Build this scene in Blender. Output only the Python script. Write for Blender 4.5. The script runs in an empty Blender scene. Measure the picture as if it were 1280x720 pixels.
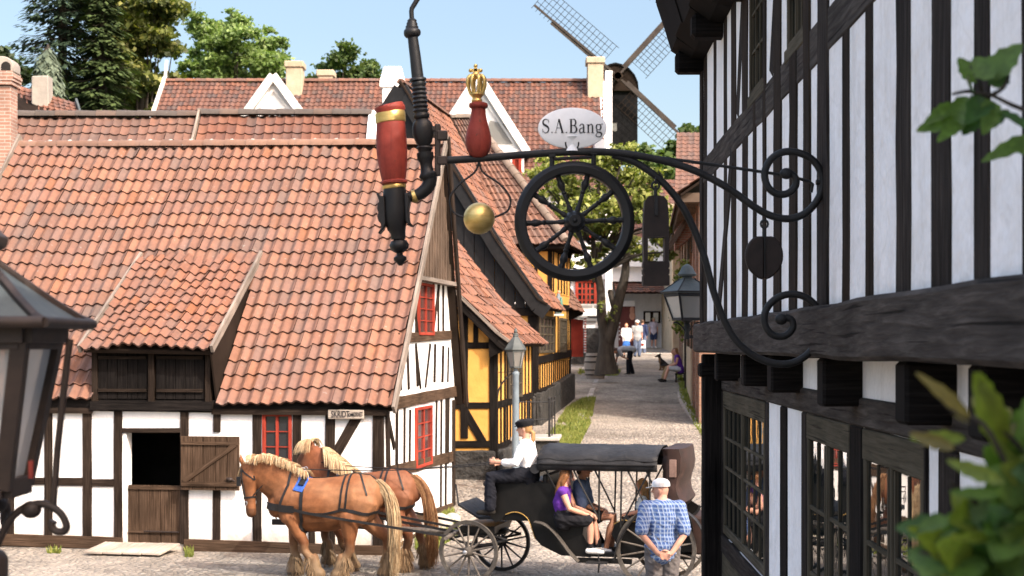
import bpy, bmesh, math, random
from mathutils import Vector as V, Matrix, noise as mnoise
from mathutils.bvhtree import BVHTree
random.seed(11)
R = random.Random(5)
SC = bpy.context.scene
COL = SC.collection
PI = math.pi
rad = math.radians

# ------------------------------------------------------------------ camera model
F = 2000.0; EYE = 3.3; HY = 432.0
def P(px, py, Y):
    return V(((px-640)/F*Y, Y, EYE-(py-HY)/F*Y))
def sm(a, b, t):
    t = max(0, min(1, (t-a)/(b-a))); return t*t*(3-2*t)
def gz(y):
    if y < 25: return 0.0
    if y < 29: return 0.065*(y-25)**2/8
    if y < 57: return 0.13+0.065*(y-29)
    if y < 88: return 1.95+0.04*(y-57)
    return 3.19
# ------------------------------------------------------------------ mesh builder
WM = {}           # world matrix of every root/part (by name)
def wmat(o): return WM.get(o.name, Matrix())
class MB:
    def __init__(s, M=None):
        s.v=[]; s.f=[]; s.c=[]; s.uv=[]; s.M=M; s.anyc=False; s.anyuv=False
    def add(s, verts, faces, col=None, uvs=None):
        b=len(s.v)
        if s.M is not None: verts=[s.M@V(p) for p in verts]
        s.v.extend([tuple(p) for p in verts])
        for i,f in enumerate(faces):
            s.f.append([b+k for k in f])
            s.c.append(col[i] if isinstance(col,list) else col)
            s.uv.append(uvs[i] if uvs else None)
        if col is not None: s.anyc=True
        if uvs: s.anyuv=True
    def box(s, c, size, rot=None, col=None):
        hx,hy,hz=size[0]/2,size[1]/2,size[2]/2
        vs=[V((x,y,z)) for z in(-hz,hz) for y in(-hy,hy) for x in(-hx,hx)]
        if rot is not None: vs=[rot@p for p in vs]
        fs=[(0,2,3,1),(4,5,7,6),(0,1,5,4),(2,6,7,3),(0,4,6,2),(1,3,7,5)]
        L=[V((x,y,z)) for z in(-hz,hz) for y in(-hy,hy) for x in(-hx,hx)]
        ax=max(range(3),key=lambda k:size[k]); o=[k for k in range(3) if k!=ax]
        off=R.random()*7
        uvs=[[(L[k][ax]+off, L[k][o[0]]+L[k][o[1]]+off) for k in f] for f in fs]
        s.add([V(c)+p for p in vs],fs,col,uvs)
    def bx(s,x0,x1,y0,y1,z0,z1,col=None):
        s.box(((x0+x1)/2,(y0+y1)/2,(z0+z1)/2),(abs(x1-x0),abs(y1-y0),abs(z1-z0)),None,col)
    def beam(s,p,q,w,d,side=None,seg=1,wob=0,col=None):
        p=V(p);q=V(q);t=(q-p);L=t.length;t.normalize()
        if side is None: side=V((0,0,1)) if abs(t.z)<.9 else V((1,0,0))
        side=V(side);side=(side-t*side.dot(t)).normalized();n=t.cross(side)
        vs=[];off=R.random()*9
        for i in range(seg+1):
            a=i/seg;c=p+(q-p)*a
            w1=w/2*(1+R.uniform(-wob,wob));w2=w/2*(1+R.uniform(-wob,wob))
            vs+=[c-side*w1-n*d/2,c+side*w2-n*d/2,c+side*w2+n*d/2,c-side*w1+n*d/2]
        fs=[];uv=[]
        for i in range(seg):
            for k in range(4):
                k2=(k+1)%4
                fs.append((4*i+k,4*i+k2,4*i+4+k2,4*i+4+k))
                u0=L*i/seg+off;u1=L*(i+1)/seg+off;v0=k*.25+off;v1=v0+ (w if k%2==0 else d)
                uv.append([(u0,v0),(u0,v1),(u1,v1),(u1,v0)])
        e=4*seg
        fs+=[(3,2,1,0),(e,e+1,e+2,e+3)];uv+=[[(off,off)]*4]*2
        s.add(vs,fs,col,uv)
    def tube(s,pts,r,n=8,caps=True,closed=False,col=None,flat=None):
        pts=[V(p) for p in pts];N=len(pts)
        rs=r if isinstance(r,(list,tuple)) else [r]*N
        up=None;vs=[];fs=[]
        for i in range(N):
            if closed: t=pts[(i+1)%N]-pts[i-1]
            else: t=pts[min(i+1,N-1)]-pts[max(i-1,0)]
            if t.length<1e-9:t=V((0,0,1))
            t.normalize()
            if up is None:
                up=V((0,0,1)) if abs(t.z)<.9 else V((1,0,0))
            a=(up-t*up.dot(t))
            if a.length<1e-6:a=t.orthogonal()
            a.normalize();up=a;b=t.cross(a)
            for k in range(n):
                th=2*PI*k/n
                vs.append(pts[i]+a*rs[i]*math.cos(th)*(flat or 1)+b*rs[i]*math.sin(th))
        for i in range(N if closed else N-1):
            j=(i+1)%N
            for k in range(n):
                k2=(k+1)%n
                fs.append((i*n+k,i*n+k2,j*n+k2,j*n+k))
        if caps and not closed:
            fs.append(tuple(range(n-1,-1,-1)));fs.append(tuple((N-1)*n+k for k in range(n)))
        s.add(vs,fs,col)
    def lathe(s,prof,o=(0,0,0),M=None,n=20,sx=1,sy=1,col=None,tw=0):
        o=V(o);vs=[];fs=[]
        for i,(r,z) in enumerate(prof):
            for k in range(n):
                th=2*PI*k/n
                p=V((r*math.cos(th)*sx,r*math.sin(th)*sy,z))
                if M is not None:p=M@p
                vs.append(o+p)
        for i in range(len(prof)-1):
            for k in range(n):
                k2=(k+1)%n
                fs.append((i*n+k,i*n+k2,(i+1)*n+k2,(i+1)*n+k))
        fs.append(tuple(range(n-1,-1,-1)));fs.append(tuple((len(prof)-1)*n+k for k in range(n)))
        s.add(vs,fs,col)
    def ball(s,c,r,M=None,nu=14,nv=9,col=None):
        c=V(c)
        if not isinstance(r,(tuple,list)):r=(r,r,r)
        vs=[];fs=[]
        for i in range(nv+1):
            ph=PI*i/nv
            for k in range(nu):
                th=2*PI*k/nu
                p=V((r[0]*math.sin(ph)*math.cos(th),r[1]*math.sin(ph)*math.sin(th),-r[2]*math.cos(ph)))
                if M is not None:p=M@p
                vs.append(c+p)
        for i in range(nv):
            for k in range(nu):
                k2=(k+1)%nu
                fs.append((i*nu+k,i*nu+k2,(i+1)*nu+k2,(i+1)*nu+k))
        s.add(vs,fs,col)
    def loft(s,pts,ra,rb,side,n=14,col=None):
        """elliptic sections: ra along side, rb along third axis; rounded ends"""
        pts=[V(p) for p in pts];N=len(pts);side=V(side)
        P_=[];A=[];B=[];T=[]
        for i in range(N):
            t=(pts[min(i+1,N-1)]-pts[max(i-1,0)]).normalized()
            T.append(t)
        seq=[]
        for k,(sc,off) in enumerate([(.02,1),(.5,.87),(.87,.5)]):
            seq.append((0,sc,-off))
        for i in range(N):seq.append((i,1,0))
        for sc,off in [(.87,.5),(.5,.87),(.02,1)]:
            seq.append((N-1,sc,off))
        vs=[];fs=[]
        for (i,sc,off) in seq:
            t=T[i];a=(side-t*side.dot(t)).normalized();b=t.cross(a)
            rr=min(ra[i],rb[i])
            c=pts[i]+t*off*rr
            for k in range(n):
                th=2*PI*k/n
                vs.append(c+a*ra[i]*sc*math.cos(th)+b*rb[i]*sc*math.sin(th))
        for i in range(len(seq)-1):
            for k in range(n):
                k2=(k+1)%n
                fs.append((i*n+k,i*n+k2,(i+1)*n+k2,(i+1)*n+k))
        fs.append(tuple(range(n-1,-1,-1)));fs.append(tuple((len(seq)-1)*n+k for k in range(n)))
        s.add(vs,fs,col)
    def limb(s,pts,rs,n=10,col=None):
        pts=[V(p) for p in pts]
        t=(pts[-1]-pts[0]);side=t.orthogonal() if t.length>0 else V((1,0,0))
        s.loft(pts,rs,rs,side,n,col)
    def prism(s,poly,ext,col=None):
        poly=[V(p) for p in poly];ext=V(ext);n=len(poly)
        vs=poly+[p+ext for p in poly]
        fs=[tuple(range(n-1,-1,-1)),tuple(range(n,2*n))]
        for i in range(n):
            j=(i+1)%n;fs.append((i,j,n+j,n+i))
        s.add(vs,fs,col)
    def quad(s,a,b,c,d,col=None):
        s.add([a,b,c,d],[(0,1,2,3)],col)
    def build(s,name,mat,parent=None,smooth=None,bevel=0,M=None):
        me=bpy.data.meshes.new(name)
        vs=s.v
        if parent is not None:
            inv=wmat(parent).inverted()
            vs=[tuple(inv@V(p)) for p in vs]
        me.from_pydata(vs,[],s.f)
        if s.anyc:
            at=me.color_attributes.new('Col','FLOAT_COLOR','CORNER')
            arr=[]
            for f,c in zip(s.f,s.c):
                c=c or (.5,.5,.5)
                arr+= [c[0],c[1],c[2],1.0]*len(f)
            at.data.foreach_set('color',arr)
        if s.anyuv:
            ul=me.uv_layers.new(name='UVMap');arr=[]
            for f,u in zip(s.f,s.uv):
                if u is None: arr+=[0,0]*len(f)
                else:
                    for q in u:arr+=[q[0],q[1]]
            ul.data.foreach_set('uv',arr)
        return link(name,me,mat,parent,smooth,bevel)
def link(name,me,mat,parent=None,smooth=None,bevel=0):
    o=bpy.data.objects.new(name,me);COL.objects.link(o)
    if mat is not None:
        for m in (mat if isinstance(mat,list) else [mat]):
            me.materials.append(m)
    if smooth is not None:
        me.shade_smooth()
        if smooth<180: me.set_sharp_from_angle(angle=rad(smooth))
    if bevel:
        b=o.modifiers.new('bevel','BEVEL');b.width=bevel;b.segments=1;b.limit_method='ANGLE'
    if parent is not None:
        o.parent=parent;WM[o.name]=wmat(parent)
    return o
def thing(name,label,cat,loc=(0,0,0),rz=0,group=None):
    o=bpy.data.objects.new(name,None);COL.objects.link(o)
    o.empty_display_size=.2
    o.location=loc;o.rotation_euler=(0,0,rz)
    WM[o.name]=Matrix.Translation(V(loc))@Matrix.Rotation(rz,4,'Z')
    o['label']=label;o['category']=cat
    if group:o['group']=group
    return o
def tag(o,label=None,cat=None,group=None,kind=None):
    if label:o['label']=label
    if cat:o['category']=cat
    if group:o['group']=group
    if kind:o['kind']=kind
    return o
def recenter(o):
    """move a single-mesh thing's origin to the middle of its base"""
    me=o.data;n=len(me.vertices);xs=[v.co for v in me.vertices]
    c=V((sum(p.x for p in xs)/n,sum(p.y for p in xs)/n,min(p.z for p in xs)))
    me.transform(Matrix.Translation(-c));o.location=c
    return o
def spline(pts,k=6,closed=False):
    pts=[V(p) for p in pts];N=len(pts);out=[]
    rng=range(N if closed else N-1)
    for i in rng:
        p0=pts[i-1] if (closed or i>0) else pts[0]
        p1=pts[i];p2=pts[(i+1)%N];p3=pts[(i+2)%N] if (closed or i+2<N) else pts[-1]
        for j in range(k):
            t=j/k
            out.append(.5*((2*p1)+(p2-p0)*t+(2*p0-5*p1+4*p2-p3)*t*t+(3*p1-p0-3*p2+p3)*t**3))
    if not closed:out.append(pts[-1])
    return out
def voxel(mb,name,mat,parent,vox=.012,smooth=3,colfn=None,fac=.5,wrinkle=0):
    """fuse overlapping primitives into one continuous surface"""
    me=bpy.data.meshes.new('tmp');inv=wmat(parent).inverted() if parent else Matrix()
    me.from_pydata([tuple(inv@V(p)) for p in mb.v],[],mb.f)
    bm=bmesh.new();bm.from_mesh(me);bmesh.ops.recalc_face_normals(bm,faces=bm.faces);bm.to_mesh(me);bm.free()
    t=bpy.data.objects.new('tmp',me);COL.objects.link(t)
    m=t.modifiers.new('r','REMESH');m.mode='VOXEL';m.voxel_size=vox
    if smooth:
        q=t.modifiers.new('s','SMOOTH');q.iterations=smooth;q.factor=fac
    dg=bpy.context.evaluated_depsgraph_get();dg.update()
    me2=bpy.data.meshes.new_from_object(t.evaluated_get(dg))
    bpy.data.objects.remove(t);bpy.data.meshes.remove(me)
    me2.name=name;me2.materials.clear()
    if wrinkle:
        nn=[v.normal.copy() for v in me2.vertices];sd=R.uniform(0,50)
        for v,n in zip(me2.vertices,nn):
            p=v.co;a=mnoise.noise(V((p.x*9+p.z*5+sd,p.y*9-p.z*4,p.z*15+p.x*6)));b=mnoise.noise(V((p.x*22,p.y*22+sd,p.z*26)))
            v.co=p+n*wrinkle*((1-2*abs(a))*1.0+b*.45-.3)
    if colfn:
        at=me2.color_attributes.new('Col','FLOAT_COLOR','POINT');arr=[]
        for v in me2.vertices:
            c=colfn(v.co,v.normal);arr+=[c[0],c[1],c[2],1]
        at.data.foreach_set('color',arr)
    return link(name,me2,mat,parent,180)

class Wall:
    """vertical wall plane: o=(x,y), u along the wall, n outward"""
    def __init__(s,o,ud,nd):
        s.o=V((o[0],o[1],0));s.ud=V((ud[0],ud[1],0)).normalized();s.nd=V((nd[0],nd[1],0)).normalized()
        s.M=Matrix((( s.ud.x,s.nd.x,0,s.o.x),(s.ud.y,s.nd.y,0,s.o.y),(0,0,1,0),(0,0,0,1)))
    def pt(s,u,n,z):return s.M@V((u,n,z))
    def u(s,px,n=0):
        d=V(((px-640)/F,1));o=(s.o+s.nd*n).xy;ud=s.ud.xy
        # o+u*ud = t*d
        det=ud.x*(-d.y)+d.x*ud.y
        return (-o.x*(-d.y)+(-d.x)*(o.y))/det if abs(det)>1e-9 else 0
    def uz(s,px,py,n=0):
        u=s.u(px,n);p=s.pt(u,n,0);return u,EYE-(py-HY)/F*p.y
    def offset(s,n):
        p=s.o+s.nd*n;return Wall((p.x,p.y),s.ud,s.nd)
_tk=[0]
def timber(root,W,a,b,w,mat,name='post',proud=.025,deep=.06,wob=.06,seg=None,bev=.008):
    """one squared timber lying in wall W from (u,z) a to b"""
    _tk[0]=(_tk[0]+1)%11
    pr=proud+_tk[0]*.0011
    d=pr+deep;c=(pr-deep)/2
    p=W.pt(a[0],c,a[1]);q=W.pt(b[0],c,b[1])
    L=(q-p).length
    t=(q-p).normalized()
    side=W.nd.cross(t)
    m=MB();m.beam(p,q,w,d,side,seg or max(1,int(L/.45)),wob)
    return m.build(name,mat,root,bevel=bev)
def holewall(mb,W,u0,u1,z0,z1,holes,th=.25):
    us=sorted({u0,u1,*[h[0] for h in holes],*[h[1] for h in holes]})
    zs=sorted({z0,z1,*[h[2] for h in holes],*[h[3] for h in holes]})
    for i in range(len(us)-1):
        for j in range(len(zs)-1):
            uc=(us[i]+us[i+1])/2;zc=(zs[j]+zs[j+1])/2
            if any(h[0]<uc<h[1] and h[2]<zc<h[3] for h in holes):continue
            mb.quad(*[W.pt(u,0,z) for u,z in((us[i],zs[j]),(us[i+1],zs[j]),(us[i+1],zs[j+1]),(us[i],zs[j+1]))])
            mb.quad(*[W.pt(u,-th,z) for u,z in((us[i],zs[j]),(us[i+1],zs[j]),(us[i+1],zs[j+1]),(us[i],zs[j+1]))])
    for h in holes:
        c=[(h[0],h[2]),(h[1],h[2]),(h[1],h[3]),(h[0],h[3])]
        for k in range(4):
            a=c[k];b=c[(k+1)%4]
            mb.quad(W.pt(a[0],0,a[1]),W.pt(b[0],0,b[1]),W.pt(b[0],-th,b[1]),W.pt(a[0],-th,a[1]))
def poly_wall(mb,W,pts,n0,n1):
    mb.prism([W.pt(u,n0,z) for u,z in pts],W.nd*(n1-n0))
# ------------------------------------------------------------------ tiles
PAL_WARM=[((.46,.205,.13),5),((.50,.215,.128),4),((.42,.195,.135),4),((.38,.205,.155),3),((.53,.24,.145),2),((.29,.19,.155),1.0),((.53,.2,.095),.8)]
PAL_RED=[((.36,.14,.085),5),((.29,.125,.085),4),((.41,.155,.09),4),((.18,.12,.095),2),((.46,.19,.11),1.5)]
PAL_OR=[((.47,.18,.10),5),((.52,.21,.115),4),((.40,.175,.115),3),((.34,.18,.13),1)]
PAL_DULL=[((.42,.2,.13),5),((.36,.18,.125),4),((.28,.165,.125),3),((.47,.21,.13),2)]
def pick(r,pal):
    t=r.random()*sum(w for _,w in pal)
    for c,w in pal:
        t-=w
        if t<=0:break
    w=sum(b for _,b in pal);mean=[sum(a[i]*b for a,b in pal)/w for i in range(3)]
    k=r.uniform(.88,1.12);return tuple((x*.68+y*.32)*k for x,y in zip(c,mean))
def tile_roof(name,P0,P1,R1,R0,tw,th,mat,parent,amp=.045,lift=.03,sub=6,seed=1,skip=None,jit=.006,pal=PAL_WARM,sag=0,deck=True,under=None):
    r=random.Random(seed)
    P0,P1,R1,R0=V(P0),V(P1),V(R1),V(R0)
    nc=max(2,round((P1-P0).length/tw));nr=max(2,round((R0-P0).length/th))
    n=((P1-P0).cross(R0-P0)).normalized()
    if n.z<0:n=-n
    dn=((P0-R0)).normalized()
    m=MB();sd=seed*13.7
    def S(u,v):
        p=P0*(1-u)*(1-v)+P1*u*(1-v)+R1*u*v+R0*(1-u)*v
        if sag:
            p=p+V((0,0,1))*sag*(mnoise.noise(V((u*4+sd,v*2.2,sd)))*1.1-math.sin(PI*u)*.5*(v))
        return p
    for j in range(nr):
        for i in range(nc):
            if skip and skip((i+.5)/nc,(j+.5)/nr):continue
            c=pick(r,pal)
            du=r.uniform(-jit,jit)*.6;dv=r.uniform(-jit,jit)*1.5+(r.uniform(.02,.06) if jit>.008 and r.random()<.025 else 0);dh=r.uniform(0,jit);tilt=r.uniform(-jit,jit)*.6
            vs=[]
            for row in (0,1,2,3):
                for k in range(sub+1):
                    t=k/sub
                    h=amp*((1+math.cos(2*PI*(t-.06*math.sin(2*PI*t))))/2)**1.5+tilt*(t-.5)*2
                    u=(i+t)/nc
                    if row<=1:
                        p=S(u,j/nr)+dn*(th*.12+dv)
                        p=p+n*(h+dh+(lift if row==1 else -.004-h*.0))
                    elif row==2:
                        p=S(u,(j+.5)/nr)+n*(h+dh+lift*.5)
                    else:
                        p=S(u,(j+1)/nr)+n*(h+dh*.3-.002)
                    vs.append(p+(P1-P0).normalized()*du)
            fs=[]
            w=sub+1
            for row in range(3):
                for k in range(sub):
                    fs.append((row*w+k,row*w+k+1,(row+1)*w+k+1,(row+1)*w+k))
            dark=(c[0]*.5,c[1]*.5,c[2]*.5)  # lower lip painted darker, the shadow line under each row
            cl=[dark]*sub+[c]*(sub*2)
            m.add(vs,fs,cl)
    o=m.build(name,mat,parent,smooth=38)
    if deck:
        d=MB();e=.02
        d.prism([P0-n*.03,P1-n*.03,R1-n*.03,R0-n*.03],-n*.06)
        d.build('roof_deck',under or MAT['timber'],o)
    return o
def ridge_caps(name,a,b,mat,parent,r=.11,step=.38,seed=3,pal=PAL_WARM):
    a=V(a);b=V(b);n=max(1,int((b-a).length/step));t=(b-a).normalized();rr=random.Random(seed)
    side=t.cross(V((0,0,1))).normalized();up=side.cross(t)
    m=MB()
    for i in range(n):
        p=a+(b-a)*i/n;q=a+(b-a)*(i+1.1)/n;c=pick(rr,pal)
        vs=[]
        for e,(pt,k) in enumerate(((p,1.1),(q,.95))):
            for j in range(9):
                th=PI*j/8
                vs.append(pt+side*math.cos(th)*r*k+up*(math.sin(th)*r*k-.03)+up*rr.uniform(-.004,.004))
        m.add(vs,[(j,j+1,10+j,9+j) for j in range(8)]+[tuple(range(8,-1,-1))],[c]*9)
    return m.build(name,mat,parent,smooth=50)
# ------------------------------------------------------------------ materials
MAT={}
def nm(name):
    m=bpy.data.materials.new(name);m.use_nodes=True;nt=m.node_tree
    MAT[name]=m
    return m,nt,nt.nodes['Principled BSDF']
def N(nt,t,**k):
    n=nt.nodes.new(t)
    for a,b in k.items():
        if a.startswith('i_'):
            key=a[2:]
            key=int(key) if key.isdigit() else key.replace('_',' ')
            n.inputs[key].default_value=b
        else:setattr(n,a,b)
    return n
def ramp(nt,fac,stops,interp='LINEAR'):
    r=nt.nodes.new('ShaderNodeValToRGB');e=r.color_ramp.elements;r.color_ramp.interpolation=interp
    while len(e)>1:e.remove(e[-1])
    e[0].position=stops[0][0];e[0].color=(*stops[0][1],1)
    for p,c in stops[1:]:
        q=e.new(p);q.color=(*c,1)
    nt.links.new(fac,r.inputs[0]);return r.outputs[0]
def coords(nt,kind='Object',scale=(1,1,1)):
    tc=N(nt,'ShaderNodeTexCoord');mp=N(nt,'ShaderNodeMapping');mp.inputs['Scale'].default_value=scale
    nt.links.new(tc.outputs[kind],mp.inputs[0]);return mp.outputs[0]
def nz(nt,vec,scale,detail=4,rough=.6,dist=0):
    n=N(nt,'ShaderNodeTexNoise');n.inputs['Scale'].default_value=scale;n.inputs['Detail'].default_value=detail
    n.inputs['Roughness'].default_value=rough;n.inputs['Distortion'].default_value=dist
    nt.links.new(vec,n.inputs['Vector']);return n.outputs['Fac']
def nzc(nt,vec):
    n=N(nt,'ShaderNodeTexNoise');n.inputs['Scale'].default_value=3;nt.links.new(vec,n.inputs['Vector']);return n.outputs['Color']
def bump(nt,b,h,strength=.3,dist=.02,prev=None):
    n=N(nt,'ShaderNodeBump');n.inputs['Strength'].default_value=strength;n.inputs['Distance'].default_value=dist
    nt.links.new(h,n.inputs['Height'])
    if prev is not None:nt.links.new(prev,n.inputs['Normal'])
    nt.links.new(n.outputs[0],b.inputs['Normal']);return n.outputs[0]
def mixc(nt,fac,a,b,mode='MIX'):
    n=N(nt,'ShaderNodeMix',data_type='RGBA',blend_type=mode)
    for i,x in ((0,fac),(6,a),(7,b)):
        if isinstance(x,(int,float)):n.inputs[i].default_value=x
        elif isinstance(x,tuple):n.inputs[i].default_value=(*x,1)
        else:nt.links.new(x,n.inputs[i])
    return n.outputs[2]
def noisy(name,stops,scale=6,rough=.8,bscale=30,bstr=.2,bdist=.01,stretch=(1,1,1),kind='Object',spec=.3,metal=0,detail=5):
    m,nt,b=nm(name);v=coords(nt,kind,stretch)
    f=nz(nt,v,scale,detail);c=ramp(nt,f,stops);nt.links.new(c,b.inputs['Base Color'])
    b.inputs['Roughness'].default_value=rough;b.inputs['Specular IOR Level'].default_value=spec;b.inputs['Metallic'].default_value=metal
    if bstr:
        bump(nt,b,nz(nt,v,bscale,3),bstr,bdist)
    return m
def plaster(name,c0,c1,stain,sstr=.35,bstr=.35,dirt=0):
    m,nt,b=nm(name);v=coords(nt)
    a=ramp(nt,nz(nt,v,1.7,6,.65),[(.3,c1),(.62,c0)])
    st=nz(nt,coords(nt,'Object',(3,3,.7)),1.5,6,.7)
    sr=ramp(nt,st,[(.5,(0,0,0)),(.8,(sstr,)*3)])
    col=mixc(nt,sr,a,stain)
    fine=ramp(nt,nz(nt,v,45,2),[(.35,(.95,.95,.95)),(.6,(1,1,1))])
    col=mixc(nt,1.0,col,fine,'MULTIPLY')
    if dirt:
        sp=N(nt,'ShaderNodeSeparateXYZ');nt.links.new(coords(nt),sp.inputs[0])
        ad=N(nt,'ShaderNodeMath',operation='MULTIPLY_ADD');ad.inputs[1].default_value=.9;nt.links.new(nz(nt,v,2.6,5,.7),ad.inputs[0]);nt.links.new(sp.outputs[2],ad.inputs[2])
        dr=ramp(nt,ad.outputs[0],[(.5,(dirt,)*3),(.95,(0,0,0))]);col=mixc(nt,dr,col,(.42,.34,.25))
        ck=N(nt,'ShaderNodeTexVoronoi',feature='DISTANCE_TO_EDGE');ck.inputs['Scale'].default_value=1.1;nt.links.new(mixc(nt,.12,coords(nt),nzc(nt,v)),ck.inputs['Vector'])
        cr=ramp(nt,ck.outputs['Distance'],[(0,(.13,.13,.13)),(.006,(0,0,0))]);col=mixc(nt,cr,col,(.35,.32,.29))
    nt.links.new(col,b.inputs['Base Color']);b.inputs['Roughness'].default_value=.92;b.inputs['Specular IOR Level'].default_value=.15
    p=bump(nt,b,nz(nt,v,3.5,3),bstr,.05);bump(nt,b,nz(nt,v,40,3),.25,.008,p)
    return m
def wood(name,c0,c1,c2,rough=.85,bstr=.5,gr=28):
    """weathered timber, grain runs along UV.x"""
    m,nt,b=nm(name);v=coords(nt,'UV',(1.3,gr,1))
    g=nz(nt,v,1.6,6,.65,.4);c=ramp(nt,g,[(.28,c0),(.52,c1),(.75,c2)])
    ob=coords(nt)
    big=ramp(nt,nz(nt,ob,1.1,3),[(.3,(.65,.65,.65)),(.7,(1.25,1.22,1.2))])
    c=mixc(nt,1.0,c,big,'MULTIPLY')
    ck=nz(nt,coords(nt,'UV',(.8,gr*1.6,1)),1.1,3,.5,.3);c=mixc(nt,ramp(nt,ck,[(.34,(.8,.8,.8)),(.39,(0,0,0))]),c,tuple(x*.3 for x in c0))
    nt.links.new(c,b.inputs['Base Color']);b.inputs['Roughness'].default_value=rough;b.inputs['Specular IOR Level'].default_value=.04
    bump(nt,b,g,bstr,.012);return m
def tiles(name,mul=(1,1,1),lichen=.5):
    m,nt,b=nm(name)
    a=N(nt,'ShaderNodeVertexColor',layer_name='Col');v=coords(nt)
    t=ramp(nt,nz(nt,v,9,5,.7),[(.25,(.74,.73,.73)),(.5,(1,1,1)),(.75,(1.15,1.12,1.1))])
    c=mixc(nt,1.0,a.outputs[0],t,'MULTIPLY')
    big=nz(nt,v,.7,4);c=mixc(nt,ramp(nt,big,[(.45,(0,0,0)),(.75,(.5,.5,.5))]),c,(.2,.15,.13))
    l=nz(nt,v,14,3,.6);c=mixc(nt,ramp(nt,l,[(.665,(0,0,0)),(.72,(lichen,)*3)]),c,(.6,.54,.46))
    st=nz(nt,coords(nt,'Object',(2.2,.35,.35)),1.6,5,.65);c=mixc(nt,ramp(nt,st,[(.5,(0,0,0)),(.7,(.38,.38,.38))]),c,(.3,.22,.19))
    c=mixc(nt,1.0,c,mul,'MULTIPLY')
    nt.links.new(c,b.inputs['Base Color']);b.inputs['Roughness'].default_value=.8;b.inputs['Specular IOR Level'].default_value=.25
    bump(nt,b,nz(nt,v,60,3),.2,.006);return m
def attrmat(name,rough=.8,spec=.2,mul=(1,1,1),nscale=20,trans=0,bstr=.0):
    m,nt,b=nm(name);a=N(nt,'ShaderNodeVertexColor',layer_name='Col')
    v=coords(nt);t=ramp(nt,nz(nt,v,nscale,4),[(.3,(.78,.78,.78)),(.7,(1.15,1.15,1.15))])
    c=mixc(nt,1.0,a.outputs[0],t,'MULTIPLY')
    nt.links.new(c,b.inputs['Base Color']);b.inputs['Roughness'].default_value=rough;b.inputs['Specular IOR Level'].default_value=spec
    if bstr:bump(nt,b,nz(nt,v,nscale*3,3),bstr,.01)
    if trans:
        tr=N(nt,'ShaderNodeBsdfTranslucent');nt.links.new(mixc(nt,1.0,c,(1.3,1.5,.5),'MULTIPLY'),tr.inputs[0])
        mx=N(nt,'ShaderNodeMixShader');mx.inputs[0].default_value=trans
        nt.links.new(b.outputs[0],mx.inputs[1]);nt.links.new(tr.outputs[0],mx.inputs[2])
        nt.links.new(mx.outputs[0],nt.nodes['Material Output'].inputs[0])
    return m
def pane(name,base,rough=.03,clear=0.0,wave=.08):
    m,nt,b=nm(name);b.inputs['Base Color'].default_value=(*base,1);b.inputs['Roughness'].default_value=rough
    b.inputs['Specular IOR Level'].default_value=.5
    bump(nt,b,nz(nt,coords(nt),5,2),wave,.02)
    if clear:
        tr=N(nt,'ShaderNodeBsdfTransparent');tr.inputs[0].default_value=(.8,.82,.8,1)
        mx=N(nt,'ShaderNodeMixShader');fr=N(nt,'ShaderNodeFresnel');fr.inputs[0].default_value=1.5
        mt=N(nt,'ShaderNodeMath',operation='ADD');mt.inputs[1].default_value=1-clear
        nt.links.new(fr.outputs[0],mt.inputs[0]);nt.links.new(mt.outputs[0],mx.inputs[0])
        nt.links.new(tr.outputs[0],mx.inputs[1]);nt.links.new(b.outputs[0],mx.inputs[2])
        nt.links.new(mx.outputs[0],nt.nodes['Material Output'].inputs[0])
    return m
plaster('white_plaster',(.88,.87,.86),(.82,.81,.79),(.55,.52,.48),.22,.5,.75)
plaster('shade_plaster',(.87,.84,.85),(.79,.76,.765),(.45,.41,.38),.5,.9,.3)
plaster('yellow_plaster',(.66,.36,.095),(.56,.29,.07),(.5,.3,.12),.2)
plaster('grey_plaster',(.6,.61,.62),(.5,.51,.52),(.25,.25,.25),.25)
plaster('buff_plaster',(.46,.39,.29),(.36,.29,.2),(.3,.22,.16),.4)
plaster('cement',(.33,.3,.26),(.24,.22,.2),(.15,.13,.12),.5)
wood('timber',(.010,.0075,.006),(.026,.019,.015),(.055,.042,.033))
wood('black_timber',(.005,.0045,.0045),(.012,.0105,.010),(.024,.021,.019))
wood('grey_timber',(.010,.0085,.008),(.030,.025,.023),(.068,.058,.053),gr=22,bstr=.9)
wood('door_wood',(.032,.021,.014),(.07,.046,.031),(.125,.085,.06))
wood('pale_wood',(.28,.24,.2),(.4,.35,.3),(.5,.45,.39))
wood('board_wood',(.05,.037,.028),(.105,.078,.06),(.17,.13,.1))
wood('verge_wood',(.13,.11,.095),(.21,.18,.155),(.3,.26,.23))
wood('yellow_wood',(.5,.24,.05),(.62,.31,.07),(.7,.37,.1),bstr=.2)
wood('red_wood',(.2,.03,.02),(.29,.046,.03),(.36,.07,.045),bstr=.25)
wood('white_wood',(.62,.62,.6),(.75,.75,.73),(.8,.8,.79),bstr=.2)
wood('sill_timber',(.022,.019,.0175),(.055,.047,.043),(.105,.092,.085),gr=18,bstr=.9)
wood('frame_wood',(.04,.035,.025),(.078,.067,.049),(.115,.1,.077),bstr=.3)
tiles('tile_near',(.405,.45,.48));tiles('tile_far',(.37,.41,.45),lichen=.2)
noisy('iron',[(.3,(.007,.007,.0075)),(.7,(.018,.018,.019))],12,.6,60,.25,.004,spec=.3)
noisy('rust_iron',[(.3,(.015,.01,.008)),(.7,(.04,.026,.02))],10,.6,50,.3,.004,spec=.4)
noisy('black_paint',[(.3,(.006,.006,.0065)),(.7,(.013,.013,.014))],8,.5,50,.2,.003,spec=.3)
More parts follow.
